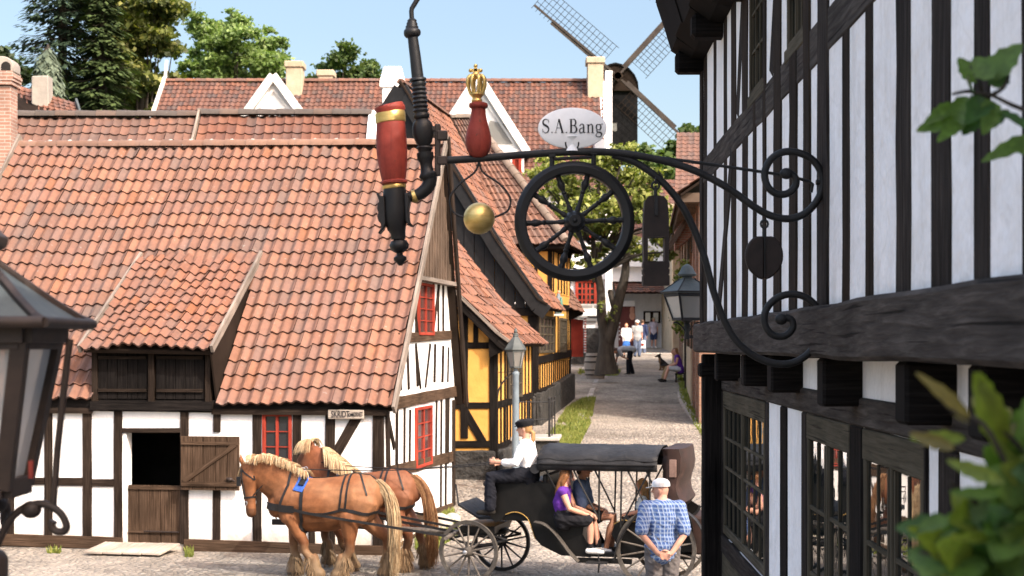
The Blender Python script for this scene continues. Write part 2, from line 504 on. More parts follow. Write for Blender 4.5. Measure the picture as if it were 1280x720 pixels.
def worn(name,c0,c1,chip,rough):
    m,nt,b=nm(name);v=coords(nt)
    c=ramp(nt,nz(nt,v,6,5,.7),[(.3,c0),(.7,c1)])
    st=nz(nt,coords(nt,'Object',(14,14,1.5)),2.2,5,.65);c=mixc(nt,ramp(nt,st,[(.5,(0,0,0)),(.72,(.55,.55,.55))]),c,tuple(x*.5 for x in c0))
    ch=nz(nt,v,38,4,.6);c=mixc(nt,ramp(nt,ch,[(.66,(0,0,0)),(.69,(.9,.9,.9))]),c,chip)
    nt.links.new(c,b.inputs['Base Color']);nt.links.new(ramp(nt,nz(nt,v,20,3),[(.3,(rough-.12,)*3),(.7,(rough+.15,)*3)]),b.inputs['Roughness'])
    b.inputs['Specular IOR Level'].default_value=.25;p=bump(nt,b,nz(nt,v,30,4),.4,.006);bump(nt,b,ch,-.3,.004,p);return m
worn('sign_red',(.15,.022,.015),(.27,.042,.028),(.09,.03,.02),.62)
noisy('brass_gold',[(.3,(.5,.33,.10)),(.7,(.74,.54,.21))],9,.42,70,.15,.002,metal=.85,stretch=(1,1,5))
noisy('sign_white',[(.3,(.74,.74,.74)),(.7,(.85,.85,.85))],14,.6,60,.1,.002)
noisy('sign_black',[(.3,(.008,.008,.01)),(.7,(.015,.015,.018))],10,.6,0,0)
noisy('dark_block',[(.3,(.010,.007,.006)),(.7,(.026,.017,.014))],8,.7,40,.3,.004)
noisy('zinc',[(.3,(.04,.05,.052)),(.7,(.095,.108,.108))],5,.6,40,.15,.004,spec=.2)
noisy('post_blue',[(.3,(.12,.155,.185)),(.7,(.175,.22,.255))],6,.55,40,.1,.003)
noisy('black_stone',[(.3,(.012,.012,.012)),(.7,(.05,.048,.045))],3,.85,7,1,.08)
noisy('stone',[(.3,(.24,.22,.2)),(.7,(.42,.39,.35))],4,.85,20,.6,.02)
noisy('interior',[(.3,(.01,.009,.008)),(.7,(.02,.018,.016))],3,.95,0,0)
noisy('leather',[(.3,(.007,.007,.0075)),(.7,(.018,.0165,.017))],12,.5,60,.3,.004,spec=.3)
noisy('canvas_black',[(.3,(.010,.0105,.012)),(.7,(.026,.0265,.029))],3,.6,12,.6,.02,spec=.18)
noisy('brown_leather',[(.3,(.014,.008,.006)),(.6,(.032,.0155,.012)),(.8,(.065,.036,.029))],6,.6,40,.3,.005)
noisy('carriage_black',[(.3,(.004,.004,.004)),(.7,(.009,.0085,.008))],6,.4,40,.12,.002,spec=.22)
noisy('wheel_grey',[(.3,(.035,.031,.027)),(.7,(.095,.085,.073))],14,.7,50,.3,.003)
noisy('gold_line',[(.3,(.3,.18,.05)),(.7,(.42,.27,.08))],14,.5,0,0)
noisy('mill_black',[(.3,(.006,.006,.0065)),(.7,(.013,.013,.014))],3,.9,20,.4,.02,spec=.05,stretch=(1,1,.2))
noisy('steel',[(.3,(.35,.35,.36)),(.7,(.5,.5,.5))],14,.35,0,0,metal=.8)
noisy('blue_cloth',[(.3,(.02,.06,.28)),(.7,(.04,.12,.42))],20,.8,90,.3,.003)
noisy('horse_pole',[(.3,(.07,.06,.05)),(.7,(.15,.13,.11))],14,.6,40,.3,.004)
pane('old_glass',(.012,.014,.013),.015,0,.02);MAT['old_glass'].node_tree.nodes['Principled BSDF'].inputs['Specular IOR Level'].default_value=1.0
pane('dark_glass',(.02,.022,.025),.06)
pane('red_glass',(.07,.028,.026),.1)
pane('lamp_glass',(.5,.5,.5),.15,.45)
pane('lamp_glass_pale',(.24,.235,.22),.2,.4)
attrmat('leaf',.55,.3,trans=.3);attrmat('leaf_fg',.45,.35,trans=.35,nscale=60);attrmat('needle',.7,.15,trans=.12)
attrmat('grass_blade',.75,.15,trans=.25);attrmat('horse_coat',.62,.22,nscale=9,bstr=.35);attrmat('hair_strand',.65,.2)
attrmat('dog_coat',.7,.2)
noisy('bark',[(.3,(.022,.018,.014)),(.7,(.065,.054,.043))],6,.9,14,.9,.03,stretch=(1,1,.3))
noisy('skin',[(.3,(.48,.24,.16)),(.7,(.58,.31,.22))],10,.55,60,.1,.002)
noisy('skin_tan',[(.3,(.36,.17,.10)),(.7,(.44,.22,.14))],10,.55,60,.1,.002)
def cloth(name,c,var=.2):
    a=tuple(x*(1-var) for x in c);d=tuple(min(.85,x*(1+var)) for x in c)
    return noisy(name,[(.3,a),(.7,d)],8,.9,12,.55,.02,spec=.1)
for n_,c_ in dict(shirt_white=(.72,.74,.78),trouser_black=(.012,.013,.018),trouser_grey=(.13,.115,.11),top_purple=(.1,.03,.24),shirt_blue=(.09,.13,.22),
  top_pale=(.4,.46,.5),shorts_black=(.015,.015,.018),shirt_grey=(.3,.31,.32),dress_blue=(.05,.16,.5),cloth_tan=(.3,.22,.12),cloth_navy=(.025,.035,.08),
  cap_white=(.75,.74,.73),cap_black=(.014,.014,.016),bag_white=(.75,.73,.72),shoe_dark=(.02,.018,.016),shoe_white=(.7,.69,.66),cloth_maroon=(.2,.03,.04),
  hat_straw=(.5,.42,.28),shorts_pale=(.55,.55,.58),jeans_mid=(.1,.13,.2),cloth_lilac=(.45,.42,.5)).items():cloth(n_,c_)
def hairmat(name,c):return noisy(name,[(.3,tuple(x*.6 for x in c)),(.7,tuple(x*1.3 for x in c))],18,.55,60,.6,.006,stretch=(1,1,.2),spec=.35)
hairmat('hair_blond',(.36,.2,.08));hairmat('hair_auburn',(.22,.09,.03));hairmat('hair_brown',(.06,.035,.02));hairmat('hair_grey',(.3,.28,.26))
def plaid():
    m,nt,b=nm('plaid');v=coords(nt,'Object',(1,1,1))
    sep=N(nt,'ShaderNodeSeparateXYZ');nt.links.new(v,sep.inputs[0])
    def stripe(out,freq,lo,hi):
        mt=N(nt,'ShaderNodeMath',operation='MULTIPLY');mt.inputs[1].default_value=freq;nt.links.new(out,mt.inputs[0])
        fr=N(nt,'ShaderNodeMath',operation='FRACT');nt.links.new(mt.outputs[0],fr.inputs[0])
        g=N(nt,'ShaderNodeMath',operation='LESS_THAN');g.inputs[1].default_value=hi;nt.links.new(fr.outputs[0],g.inputs[0]);return g.outputs[0]
    a=N(nt,'ShaderNodeMath',operation='ADD');nt.links.new(sep.outputs[1],a.inputs[0]);nt.links.new(sep.outputs[0],a.inputs[1])
    sx=stripe(a.outputs[0],22,0,.5);sz=stripe(sep.outputs[2],21,0,.4)
    c=mixc(nt,sx,(.025,.065,.2),(.08,.145,.3));c=mixc(nt,sz,c,(.19,.255,.38))
    w=stripe(a.outputs[0],22,0,.18);c=mixc(nt,w,c,(.36,.41,.49))
    c=mixc(nt,.2,c,(.08,.13,.3))
    nt.links.new(c,b.inputs['Base Color']);b.inputs['Roughness'].default_value=.9
    bump(nt,b,nz(nt,v,9,3),.6,.03)
plaid()
def brick(name,c1,c2,mort,sc=1.0):
    m,nt,b=nm(name);v=coords(nt)
    sep=N(nt,'ShaderNodeSeparateXYZ');nt.links.new(v,sep.inputs[0])
    a=N(nt,'ShaderNodeMath',operation='ADD');nt.links.new(sep.outputs[0],a.inputs[0]);nt.links.new(sep.outputs[1],a.inputs[1])
    cb=N(nt,'ShaderNodeCombineXYZ');nt.links.new(a.outputs[0],cb.inputs[0]);nt.links.new(sep.outputs[2],cb.inputs[1])
    br=N(nt,'ShaderNodeTexBrick');nt.links.new(cb.outputs[0],br.inputs[0])
    br.inputs['Color1'].default_value=(*c1,1);br.inputs['Color2'].default_value=(*c2,1);br.inputs['Mortar'].default_value=(*mort,1)
    br.inputs['Scale'].default_value=1;br.inputs['Brick Width'].default_value=.24*sc;br.inputs['Row Height'].default_value=.075*sc;br.inputs['Mortar Size'].default_value=.008*sc
    t=ramp(nt,nz(nt,v,2,5),[(.3,(.7,.7,.7)),(.7,(1.2,1.2,1.2))])
    nt.links.new(mixc(nt,1.0,br.outputs[0],t,'MULTIPLY'),b.inputs['Base Color']);b.inputs['Roughness'].default_value=.9
    bump(nt,b,br.outputs[1],-.4,.01)
wood('sail_wood',(.035,.03,.028),(.06,.052,.048),(.09,.08,.072));brick('brick_pale',(.26,.135,.095),(.33,.2,.15),(.36,.32,.28))
brick('brick_red',(.27,.10,.065),(.33,.14,.09),(.32,.27,.22));brick('brick_brown',(.2,.105,.07),(.26,.14,.09),(.22,.17,.13))
brick('grey_block',(.14,.14,.14),(.2,.2,.19),(.4,.4,.38),5)
def cobble():
    m,nt,b=nm('cobbles');v=coords(nt)
    vo=N(nt,'ShaderNodeTexVoronoi',feature='F1');vo.inputs['Scale'].default_value=8.5;nt.links.new(v,vo.inputs['Vector'])
    ve=N(nt,'ShaderNodeTexVoronoi',feature='DISTANCE_TO_EDGE');ve.inputs['Scale'].default_value=8.5;nt.links.new(v,ve.inputs['Vector'])
    rnd=N(nt,'ShaderNodeSeparateColor');nt.links.new(vo.outputs['Color'],rnd.inputs[0])
    stone=ramp(nt,rnd.outputs[0],[(0,(.15,.135,.12)),(.45,(.25,.225,.195)),(.8,(.34,.305,.26)),(1,(.2,.165,.14))])
    gap=ramp(nt,ve.outputs['Distance'],[(.0,(0,0,0)),(.11,(1,1,1))])
    c=mixc(nt,gap,(.11,.1,.08),stone)
    dust=nz(nt,v,.55,6,.7);c=mixc(nt,ramp(nt,dust,[(.38,(0,0,0)),(.68,(.75,.75,.75))]),c,(.37,.33,.28))
    d2=nz(nt,coords(nt,'Object',(1,.35,1)),2.3,4);c=mixc(nt,ramp(nt,d2,[(.5,(0,0,0)),(.72,(.6,.6,.6))]),c,(.15,.135,.115))
    nt.links.new(c,b.inputs['Base Color']);b.inputs['Roughness'].default_value=.88;b.inputs['Specular IOR Level'].default_value=.2
    lg=nz(nt,coords(nt,'Object',(.5,1,1)),.35,5,.65);c=mixc(nt,1.0,c,ramp(nt,lg,[(.35,(.68,.67,.66)),(.5,(1,1,1)),(.68,(1.12,1.1,1.06))]),'MULTIPLY');nt.links.new(c,b.inputs['Base Color'])
    h=ramp(nt,ve.outputs['Distance'],[(.0,(0,0,0)),(.3,(1,1,1))])
    p=bump(nt,b,h,.8,.05);bump(nt,b,nz(nt,v,30,3),.3,.01,p)
cobble()
noisy('earth',[(.3,(.05,.07,.025)),(.5,(.08,.1,.035)),(.7,(.13,.14,.06))],.8,.95,20,.5,.05)
noisy('meadow',[(.3,(.06,.11,.025)),(.6,(.12,.18,.05)),(.75,(.22,.24,.1))],.25,.95,5,.5,.1)
noisy('paving',[(.3,(.34,.31,.28)),(.7,(.46,.43,.39))],3,.9,20,.4,.02)
noisy('poster',[(.3,(.08,.02,.02)),(.7,(.15,.035,.03))],2,.6,0,0)
noisy('paper',[(.3,(.55,.55,.5)),(.7,(.7,.7,.66))],6,.8,0,0)
# ------------------------------------------------------------------ world, sun, camera
SUN=V((0.50,-0.55,0.67)).normalized()
W_=bpy.data.worlds.new('World');SC.world=W_;W_.use_nodes=True
nt=W_.node_tree;bg=nt.nodes['Background']
sky=nt.nodes.new('ShaderNodeTexSky');sky.sky_type='NISHITA';sky.sun_disc=False
sky.sun_elevation=math.asin(SUN.z);sky.sun_rotation=math.atan2(SUN.x,SUN.y)
sky.air_density=1.0;sky.dust_density=2.6;sky.ozone_density=1.0;sky.altitude=0
# overhead sky brightened out of view as added fill; horizon stays pale blue
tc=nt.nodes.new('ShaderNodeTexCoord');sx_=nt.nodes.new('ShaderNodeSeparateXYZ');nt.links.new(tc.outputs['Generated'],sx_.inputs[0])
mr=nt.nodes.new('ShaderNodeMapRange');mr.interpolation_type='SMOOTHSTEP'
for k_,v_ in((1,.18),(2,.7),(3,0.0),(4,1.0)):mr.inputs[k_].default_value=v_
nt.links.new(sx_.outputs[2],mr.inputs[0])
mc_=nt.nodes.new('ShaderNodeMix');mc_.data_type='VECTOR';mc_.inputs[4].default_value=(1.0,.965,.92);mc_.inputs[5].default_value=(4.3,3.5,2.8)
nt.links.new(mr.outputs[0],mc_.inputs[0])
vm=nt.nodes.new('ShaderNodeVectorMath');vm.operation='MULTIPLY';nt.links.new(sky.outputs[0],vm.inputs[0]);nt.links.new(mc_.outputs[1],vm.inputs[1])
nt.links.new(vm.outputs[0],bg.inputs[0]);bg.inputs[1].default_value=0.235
sl=bpy.data.lights.new('sun','SUN');sl.energy=5.2;sl.angle=rad(.53);sl.color=(1,.955,.88)
so=bpy.data.objects.new('sun',sl);COL.objects.link(so);so.rotation_euler=SUN.to_track_quat('Z','Y').to_euler();so.location=(10,-10,30)
cam=bpy.data.cameras.new('camera');co=bpy.data.objects.new('camera',cam);COL.objects.link(co)
co.location=(0,0,EYE);co.rotation_euler=(PI/2,0,0)
cam.sensor_width=36;cam.lens=36*F/1280;cam.shift_y=(HY-360)/1280;cam.clip_start=.1;cam.clip_end=3000
cam.dof.use_dof=True;cam.dof.focus_distance=13;cam.dof.aperture_fstop=56.25/1000/.0115
SC.camera=co
SC.view_settings.view_transform='Standard';SC.view_settings.look='None';SC.view_settings.exposure=0;SC.view_settings.gamma=1
SC.render.engine='CYCLES';SC.cycles.max_bounces=6;SC.cycles.transparent_max_bounces=8
# ------------------------------------------------------------------ ground
def sheet(name,mat,xs,ys,dz,zf=None):
    m=MB();vs=[];fs=[]
    for y in ys:
        for x in xs:vs.append((x,y,(zf(x,y) if zf else gz(y))+dz))
    w=len(xs)
    for j in range(len(ys)-1):
        for i in range(w-1):fs.append((j*w+i,j*w+i+1,(j+1)*w+i+1,(j+1)*w+i))
    m.add(vs,fs);o=m.build(name,MAT[mat],smooth=60);o['kind']='structure';return o
YS=[-60,-20,0,10,20,25]+[25+.5*i for i in range(1,9)]+[30+i for i in range(0,28)]+[58+2*i for i in range(16)]+[92,110,160,300,700,1500]
XS=[-900,-300,-100,-40,-20,-10,0,10,20,40,100,300,900]
sheet('ground','earth',XS,YS,-.02)
sheet('road','cobbles',[-24,-12,-6,0,6,12,24],[y for y in YS if -20<=y<=92],0.0)
def hillz(x,y):
    d=((x-12)/60)**2+((y-158)/52)**2
    return 1.5+17.6*math.exp(-d*2.0)
sheet('hill','meadow',[-140+8*i for i in range(40)],[100+6*i for i in range(26)],0,hillz)
# cobbled kerb line and paving at the corner of the street
m=MB()
edge=[P(735,497,51),P(716,533,44.2),P(700,556,39.6)]
def gp(px,py):
    # pixel -> point on the ground
    lo,hi=5,95
    for _ in range(50):
        y=(lo+hi)/2
        if EYE-(py-HY)/F*y>gz(y):lo=y
        else:hi=y
    return V(((px-640)/F*y,y,gz(y)))
def kerb(name,pts,label):
    pts=spline([gp(*p) for p in pts],6);m=MB()
    for i in range(len(pts)-1):
        a=pts[i];b=pts[i+1];L=(b-a).length;k=max(1,int(L/.35))
        for j in range(k):
            p=a+(b-a)*(j+.04)/k;q=a+(b-a)*(j+.94)/k
            dz=R.uniform(.02,.05);m.beam(p+V((0,0,dz-.08)),q+V((0,0,dz-.08)),R.uniform(.16,.2),.16,V((1,0,0)))
    o=m.build(name,MAT['stone'],bevel=.015);return tag(o,label,'kerb')
recenter(kerb('kerb_stone_row',[(748,470),(738,494),(722,530),(708,556),(690,580)],'low row of kerb stones along the left grass verge'))
recenter(kerb('kerb_stone_row',[(846,470),(852,500),(868,525),(886,545)],'low row of kerb stones along the right grass verge'))
def verge(name,poly,n,label,seed):
    r=random.Random(seed);pts=[gp(*p) for p in poly]
    x0=min(p.x for p in pts);x1=max(p.x for p in pts);y0=min(p.y for p in pts);y1=max(p.y for p in pts)
    def inside(x,y):
        c=False;j=len(pts)-1
        for i in range(len(pts)):
            a=pts[i];b=pts[j]
            if (a.y>y)!=(b.y>y) and x<(b.x-a.x)*(y-a.y)/(b.y-a.y)+a.x:c=not c
            j=i
        return c
    m=MB();k=0
    while k<n:
        x=r.uniform(x0,x1);y=r.uniform(y0,y1)
        if not inside(x,y):continue
        if mnoise.noise(V((x*1.1,y*.7,seed)))<r.uniform(-.5,.15):continue
        k+=1
        z=gz(y);h=r.uniform(.05,.16);w=r.uniform(.012,.03);a=r.uniform(0,6.3);lx=r.uniform(-.06,.06);ly=r.uniform(-.06,.06)
        d=V((math.cos(a)*w,math.sin(a)*w,0));p=V((x,y,z-.01))
        t=r.random();c=(.10+.17*t,.15+.12*t,.03+.05*t)
        m.add([p-d,p+d,p+V((lx,ly,h))],[(0,1,2)],c)
    o=m.build(name,MAT['grass_blade']);o['kind']='stuff';o['label']=label;o['category']='grass';return o
verge('grass_verge',[(708,512),(728,500),(744,498),(738,530),(722,560),(696,572),(680,600),(655,610),(670,570)],12000,'dry grass growing between the dark plinth and the street',3)
verge('grass_verge',[(846,470),(880,462),(900,500),(900,575),(870,535),(852,500)],9000,'green grass growing along the foot of the brick house',4)
verge('grass_verge',[(725,462),(760,458),(776,464),(772,470),(740,470),(722,468)],1500,'small grass ring growing round the foot of the street tree',5)
verge('grass_verge',[(520,660),(566,640),(575,668),(540,690),(520,688)],2500,'weedy grass growing below the white gable wall',6)
verge('grass_verge',[(60,689),(75,689),(75,692),(60,692)],60,'small weeds growing at the foot of the white wall left of the door',7)
verge('grass_verge',[(232,691),(242,691),(242,697),(232,697)],90,'small weeds growing beside the wooden door ramp',8)

# ------------------------------------------------------------------ white half-timbered house
A0=(-2.0,25.2)
WH=thing('half_timbered_house','white half-timbered house with sagging red tile roof, a dormer and an open stable door','house',(-2.0,25.2,0),math.atan2(-.158,.987))
Wf=Wall(A0,(.987,-.158),(-.158,-.987));Wg=Wall(A0,(.158,.987),(.987,-.158))
MF=Matrix(((.987,.158,0,-2.0),(-.158,.987,0,25.2),(0,0,1,0),(0,0,0,1)))   # local (x right, y back, z)
def L(x,y,z):return MF@V((x,y,z))
UL=-8.15
EZ=2.42;RY=4.05;RZ=6.98;BY=5.65
d0=Wf.u(158);d1=Wf.u(227);dt=Wf.uz(190,540)[1];dm=Wf.uz(190,607)[1];db=Wf.uz(190,679)[1]
w0=Wf.u(328);w1=Wf.u(365);wt=Wf.uz(346,516)[1];wb=Wf.uz(346,582)[1]
m=MB();holewall(m,Wf,UL,0,-.3,2.34,[(d0,d1,db,dt),(w0,w1,wb,wt)],.22)
m.build('front_wall',MAT['white_plaster'],WH)
gpts=[(-.0,-.3),(BY,-.3),(BY,2.5),(RY,RZ-.12),(0,EZ+.02)]
m=MB();poly_wall(m,Wg,[(u+.0,z) for u,z in gpts],-.2,0);m.build('gable_wall',MAT['white_plaster'],WH)
m=MB();m.prism([L(UL,.23,-.3),L(UL,BY,-.3),L(UL,BY,2.5),L(UL,RY,RZ-.12),L(UL,.23,EZ)],L(1,0,0)-L(0,0,0)-(L(.8,0,0)-L(0,0,0)))
m.prism([L(UL,BY,-.3),L(-.2,BY,-.3),L(-.2,BY,2.5),L(UL,BY,2.5)],L(0,-.2,0)-L(0,0,0))
m.build('rear_wall',MAT['white_plaster'],WH)
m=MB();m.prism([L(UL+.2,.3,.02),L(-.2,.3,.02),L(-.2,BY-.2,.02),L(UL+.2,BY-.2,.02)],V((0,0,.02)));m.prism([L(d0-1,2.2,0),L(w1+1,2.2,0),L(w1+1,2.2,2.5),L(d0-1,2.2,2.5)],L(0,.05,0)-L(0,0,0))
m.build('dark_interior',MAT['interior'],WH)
T=MAT['timber']
def fpost(x0,x1,y0,y1,W=Wf,root=WH,mat=None,name='post',**k):
    u=(W.u(x0)+W.u(x1))/2;w=abs(W.u(x1)-W.u(x0))
    pc=(x0+x1)/2
    za=W.uz(pc,y0)[1];zb=W.uz(pc,y1)[1]
    return timber(root,W,(u,za),(u,zb),w,mat or T,name,**k)
def frail(x0,x1,ya0,yb0,ya1=None,yb1=None,W=Wf,root=WH,mat=None,name='rail',**k):
    ya1=ya0 if ya1 is None else ya1;yb1=yb0 if yb1 is None else yb1
    u0,a0=W.uz(x0,ya0);_,b0=W.uz(x0,yb0);u1,a1=W.uz(x1,ya1);_,b1=W.uz(x1,yb1)
    return timber(root,W,(u0,(a0+b0)/2),(u1,(a1+b1)/2),(abs(a0-b0)+abs(a1-b1))/2,mat or T,name,**k)
# sill and wall plate
m=MB();a=Wf.pt(UL,.03,.12);b=Wf.pt(Wf.u(143),.03,.09)
o=timber(WH,Wf,(UL,.14),(d0-.06,.10),.2,MAT['door_wood'],'sill_beam',proud=.05)
timber(WH,Wf,(d1+.05,.09),(0,.05),.2,MAT['door_wood'],'sill_beam',proud=.05)
timber(WH,Wf,(UL,2.36),(.02,2.31),.2,MAT['black_timber'],'wall_plate',proud=.04)
for x0,x1,y0,y1 in[(-40,-29,512,675),(8,18,512,675),(56,66,512,676),(104,115,512,676),(143,153,512,678),(226,236,512,680),(267,276,512,540),(266,276,612,680),(316,327,512,683),(366,377,512,684),(386,394,640,684),(407,419,512,684),(466,480,506,688)]:
    fpost(x0,x1,y0,y1)
frail(66,104,597,607);frail(115,143,599,608);frail(18,56,597,606)
frail(153,226,535,541,name='lintel');frail(236,266,596,606);frail(327,366,584,592)
frail(-29,8,597,606)
u0,z0=Wf.uz(450,515);u1,z1=Wf.uz(410,585)
timber(WH,Wf,(u0,z0),(u1,z1),.16,T,'brace')
u0,z0=Wf.uz(440,684);u1,z1=Wf.uz(425,612)
# lower half door, hatch, ramp
def board_door(name,W,u0,u1,z0,z1,n,root,mat,nb,battens,th=.04,brace=False):
    m=MB()
    for i in range(nb):
        a=u0+(u1-u0)*i/nb;b=u0+(u1-u0)*(i+1)/nb
        m.beam(W.pt((a+b)/2,n+R.uniform(0,.004),z0),W.pt((a+b)/2,n+R.uniform(0,.004),z1),(b-a)-.008,th,W.ud,3,.01)
    o=m.build(name,mat,root,bevel=.003)
    for zb,w in battens:
        m=MB();m.beam(W.pt(u0+.02,n+th/2+.015,zb),W.pt(u1-.02,n+th/2+.015,zb),w,.03,V((0,0,1)));m.build('batten',mat,o)
    if brace:
        m=MB();m.beam(W.pt(u0+.06,n+th/2+.014,z0+.14),W.pt(u1-.05,n+th/2+.014,z1-.12),.075,.028,W.nd.cross(V((u1-u0,0,z1-z0)).normalized()) if False else V((0,0,1)));m.build('batten',mat,o)
    return o
dd=board_door('door',Wf,d0+.01,d1-.01,db,dm,-.07,WH,MAT['door_wood'],5,[(db+.18,.035),(dm-.04,.05)])
m=MB();m.tube([Wf.pt(d0+.3,-.02,db+.19),Wf.pt(d1-.05,-.02,db+.185)],.014,6);m.build('hinge',MAT['rust_iron'],dd)
h0,h1=Wf.u(229),Wf.u(302);hz0,hz1=Wf.uz(265,612)[1],Wf.uz(265,545)[1]
hd=board_door('hatch_door',Wf,h0,h1,hz0,hz1,.10,WH,MAT['door_wood'],5,[(hz0+.1,.07),(hz1-.11,.05)],brace=True)
m=MB();m.ball(Wf.pt(h1-.14,.15,hz0+.18),(.05,.04,.035));m.tube([Wf.pt(h1-.2,.15,hz0+.2),Wf.pt(h1-.06,.15,hz0+.15)],.014,6);m.build('latch',MAT['rust_iron'],hd,40)
m=MB()
for k in range(4):
    a=d0-.32+k*.32
    m.beam(Wf.pt(a+.16,.12,.12),Wf.pt(a+.1,.82,.05),.31,.035,Wf.ud,2,.01)
o=recenter(m.build('door_ramp',MAT['pale_wood'],bevel=.004));tag(o,'low pale plank ramp lying in front of the stable door','ramp')
def red_window(root,W,u0,u1,z0,z1,n,cols,rows,glass,fm='red_wood',mid=True,fw=.05,mb=.016,depth=.05,label=None):
    m=MB()
    cx=(u0+u1)/2
    for a,b in((u0,u0+fw),(u1-fw,u1)):m.beam(W.pt((a+b)/2,n,z0),W.pt((a+b)/2,n,z1),b-a,depth,W.ud)
    for a,b in((z0,z0+fw),(z1-fw,z1)):m.beam(W.pt(u0+fw,n+.001,(a+b)/2),W.pt(u1-fw,n+.001,(a+b)/2),b-a,depth-.003,V((0,0,1)))
    o=m.build('window',MAT[fm],root,bevel=.004)
    m=MB()
    for i in range(1,cols):
        u=u0+fw+(u1-u0-2*fw)*i/cols;w=fw*.8 if (mid and i*2==cols) else mb
        m.beam(W.pt(u,n-.004,z0+fw),W.pt(u,n-.004,z1-fw),w,depth*.6,W.ud)
    for j in range(1,rows):
        z=z0+fw+(z1-z0-2*fw)*j/rows
        m.beam(W.pt(u0+fw,n-.006,z),W.pt(u1-fw,n-.006,z),mb,depth*.5,V((0,0,1)))
    if m.f:m.build('glazing_bar',MAT[fm],o)
    g=n-depth*.35
    m=MB();m.quad(W.pt(u0+.01,g,z0+.01),W.pt(u1-.01,g,z0+.01),W.pt(u1-.01,g,z1-.01),W.pt(u0+.01,g,z1-.01))
    m.build('pane',MAT[glass],o)
    return o
red_window(WH,Wf,w0,w1,wb,wt,.0,2,3,'dark_glass',fw=.055)
# shop sign on the wall
sg=thing('wall_sign','small cream name board screwed under the eave at the house corner','sign',tuple(Wf.pt(Wf.u(435),.07,Wf.uz(435,517)[1])))
u0,u1=Wf.u(412),Wf.u(457);z0,z1=Wf.uz(435,523.5)[1],Wf.uz(435,512)[1]
m=MB();m.beam(Wf.pt(u0,.10,(z0+z1)/2),Wf.pt(u1,.10,(z0+z1)/2),z1-z0,.025,V((0,0,1)));m.build('board',MAT['pale_wood'],sg,bevel=.012)
def text(body,size,loc,M3,mat,parent,name='lettering',ext=.002,align='CENTER',sx=1.0,bold=0):
    c=bpy.data.curves.new('t','FONT');c.body=body;c.size=size;c.extrude=ext;c.align_x=align;c.align_y='CENTER';c.offset=bold
    t=bpy.data.objects.new('t',c);COL.objects.link(t)
    dg=bpy.context.evaluated_depsgraph_get();dg.update()
    me=bpy.data.meshes.new_from_object(t.evaluated_get(dg));bpy.data.objects.remove(t)
    X=Matrix.Translation(V(loc))@M3.to_4x4()@Matrix.Diagonal((sx,1,1,1))
    me.transform(wmat(parent).inverted()@X)
    me.materials.clear();return link(name,me,mat,parent)
def face3(W):return Matrix((( W.ud.x,0,W.nd.x),(W.ud.y,0,W.nd.y),(0,1,0)))
zc=(z0+z1)/2
text('SKRIDT',.145,Wf.pt(u0+.055,.1145,zc-.002),face3(Wf),MAT['sign_black'],sg,align='LEFT',sx=.62,bold=.003)
text('OM',.07,Wf.pt(u0+.375,.1145,zc-.01),face3(Wf),MAT['sign_black'],sg,align='CENTER',sx=.75,bold=.003)
text('HJØRNET',.105,Wf.pt(u1-.018,.1145,zc-.002),face3(Wf),MAT['sign_black'],sg,align='RIGHT',sx=.42,bold=.001)
# gable timbers
G=MAT['door_wood']
timber(WH,Wg,(-.02,2.36),(BY+.05,2.42),.2,G,'rail',proud=.035)
u0,z0=Wg.uz(500,428);u1,z1=Wg.uz(561,426)
timber(WH,Wg,(.85,3.42),(BY-.45,3.50),.17,G,'rail',proud=.035)
def gb(a,b,w=.075,mat=T,name='stud',**k):
    timber(WH,Wg,Wg.uz(*a),Wg.uz(*b),w,mat,name,**k)
gb((481,592),(567,570),.2,G,'rail');gb((482,664),(568,634),.2,G,'rail')
gb((482,694),(568,640),.12,G,'sill_beam')
gb((483,512),(486,686),.2,T,'post');gb((566,500),(566,640),.2,T,'post')
for px,ya,yb in[(495,510,680),(505,505,672),(512,512,585),(545,498,575),(551,498,655),(557,496,650),(560,495,580)]:
    gb((px,ya),(px-1,yb),.09)
for px,ya,yb in[(498.5,434,488),(508,432,487),(519,432,483),(543,430,478),(553,432,478),(560,434,478)]:gb((px,ya),(px+ (2 if px<520 else -1),yb),.075)
gb((519,430),(525,486),.075,T,'brace');gb((537,430),(531,484),.075,T,'brace')
gb((483,516),(492,560),.12,T,'brace')
for px,ya,yb in[(512,356,418),(519,352,418),(541,352,420),(547,352,420),(553,356,420)]:gb((px,ya),(px,yb),.06)
gb((514,352),(521,418),.06,T,'brace');gb((548,354),(540,418),.06,T,'brace')
u0,u1=Wg.u(521),Wg.u(540);red_window(WH,Wg,u0,u1,Wg.uz(530,419)[1],Wg.uz(530,354)[1],.03,2,4,'red_glass',fw=.05)
u0,u1=Wg.u(518),Wg.u(537.5);red_window(WH,Wg,u0,u1,Wg.uz(528,583)[1],Wg.uz(528,508)[1],.03,2,4,'red_glass',fw=.05)
# boarded peak of the gable
def slope_z(u):return EZ+(RZ-.1-EZ)*u/RY if u<=RY else 2.5+(RZ-.1-2.5)*(BY-u)/(BY-RY)
zc=Wg.uz(536,349)[1]
us=[];u=1.55
pl=MB()
nbd=14;ua=Wg.u(513);ub=Wg.u(560)
for i in range(nbd):
    a=ua+(ub-ua)*i/nbd;b=ua+(ub-ua)*(i+1)/nbd-.02
    pl.prism([Wg.pt(a,.05+.006*(i%2),zc),Wg.pt(b,.05+.006*(i%2),zc),Wg.pt(b,.05+.006*(i%2),max(zc+.02,slope_z(b)-.02)),Wg.pt(a,.05+.006*(i%2),max(zc+.02,slope_z(a)-.02))],Wg.nd*.03)
pl.build('gable_boarding',MAT['board_wood'],WH)
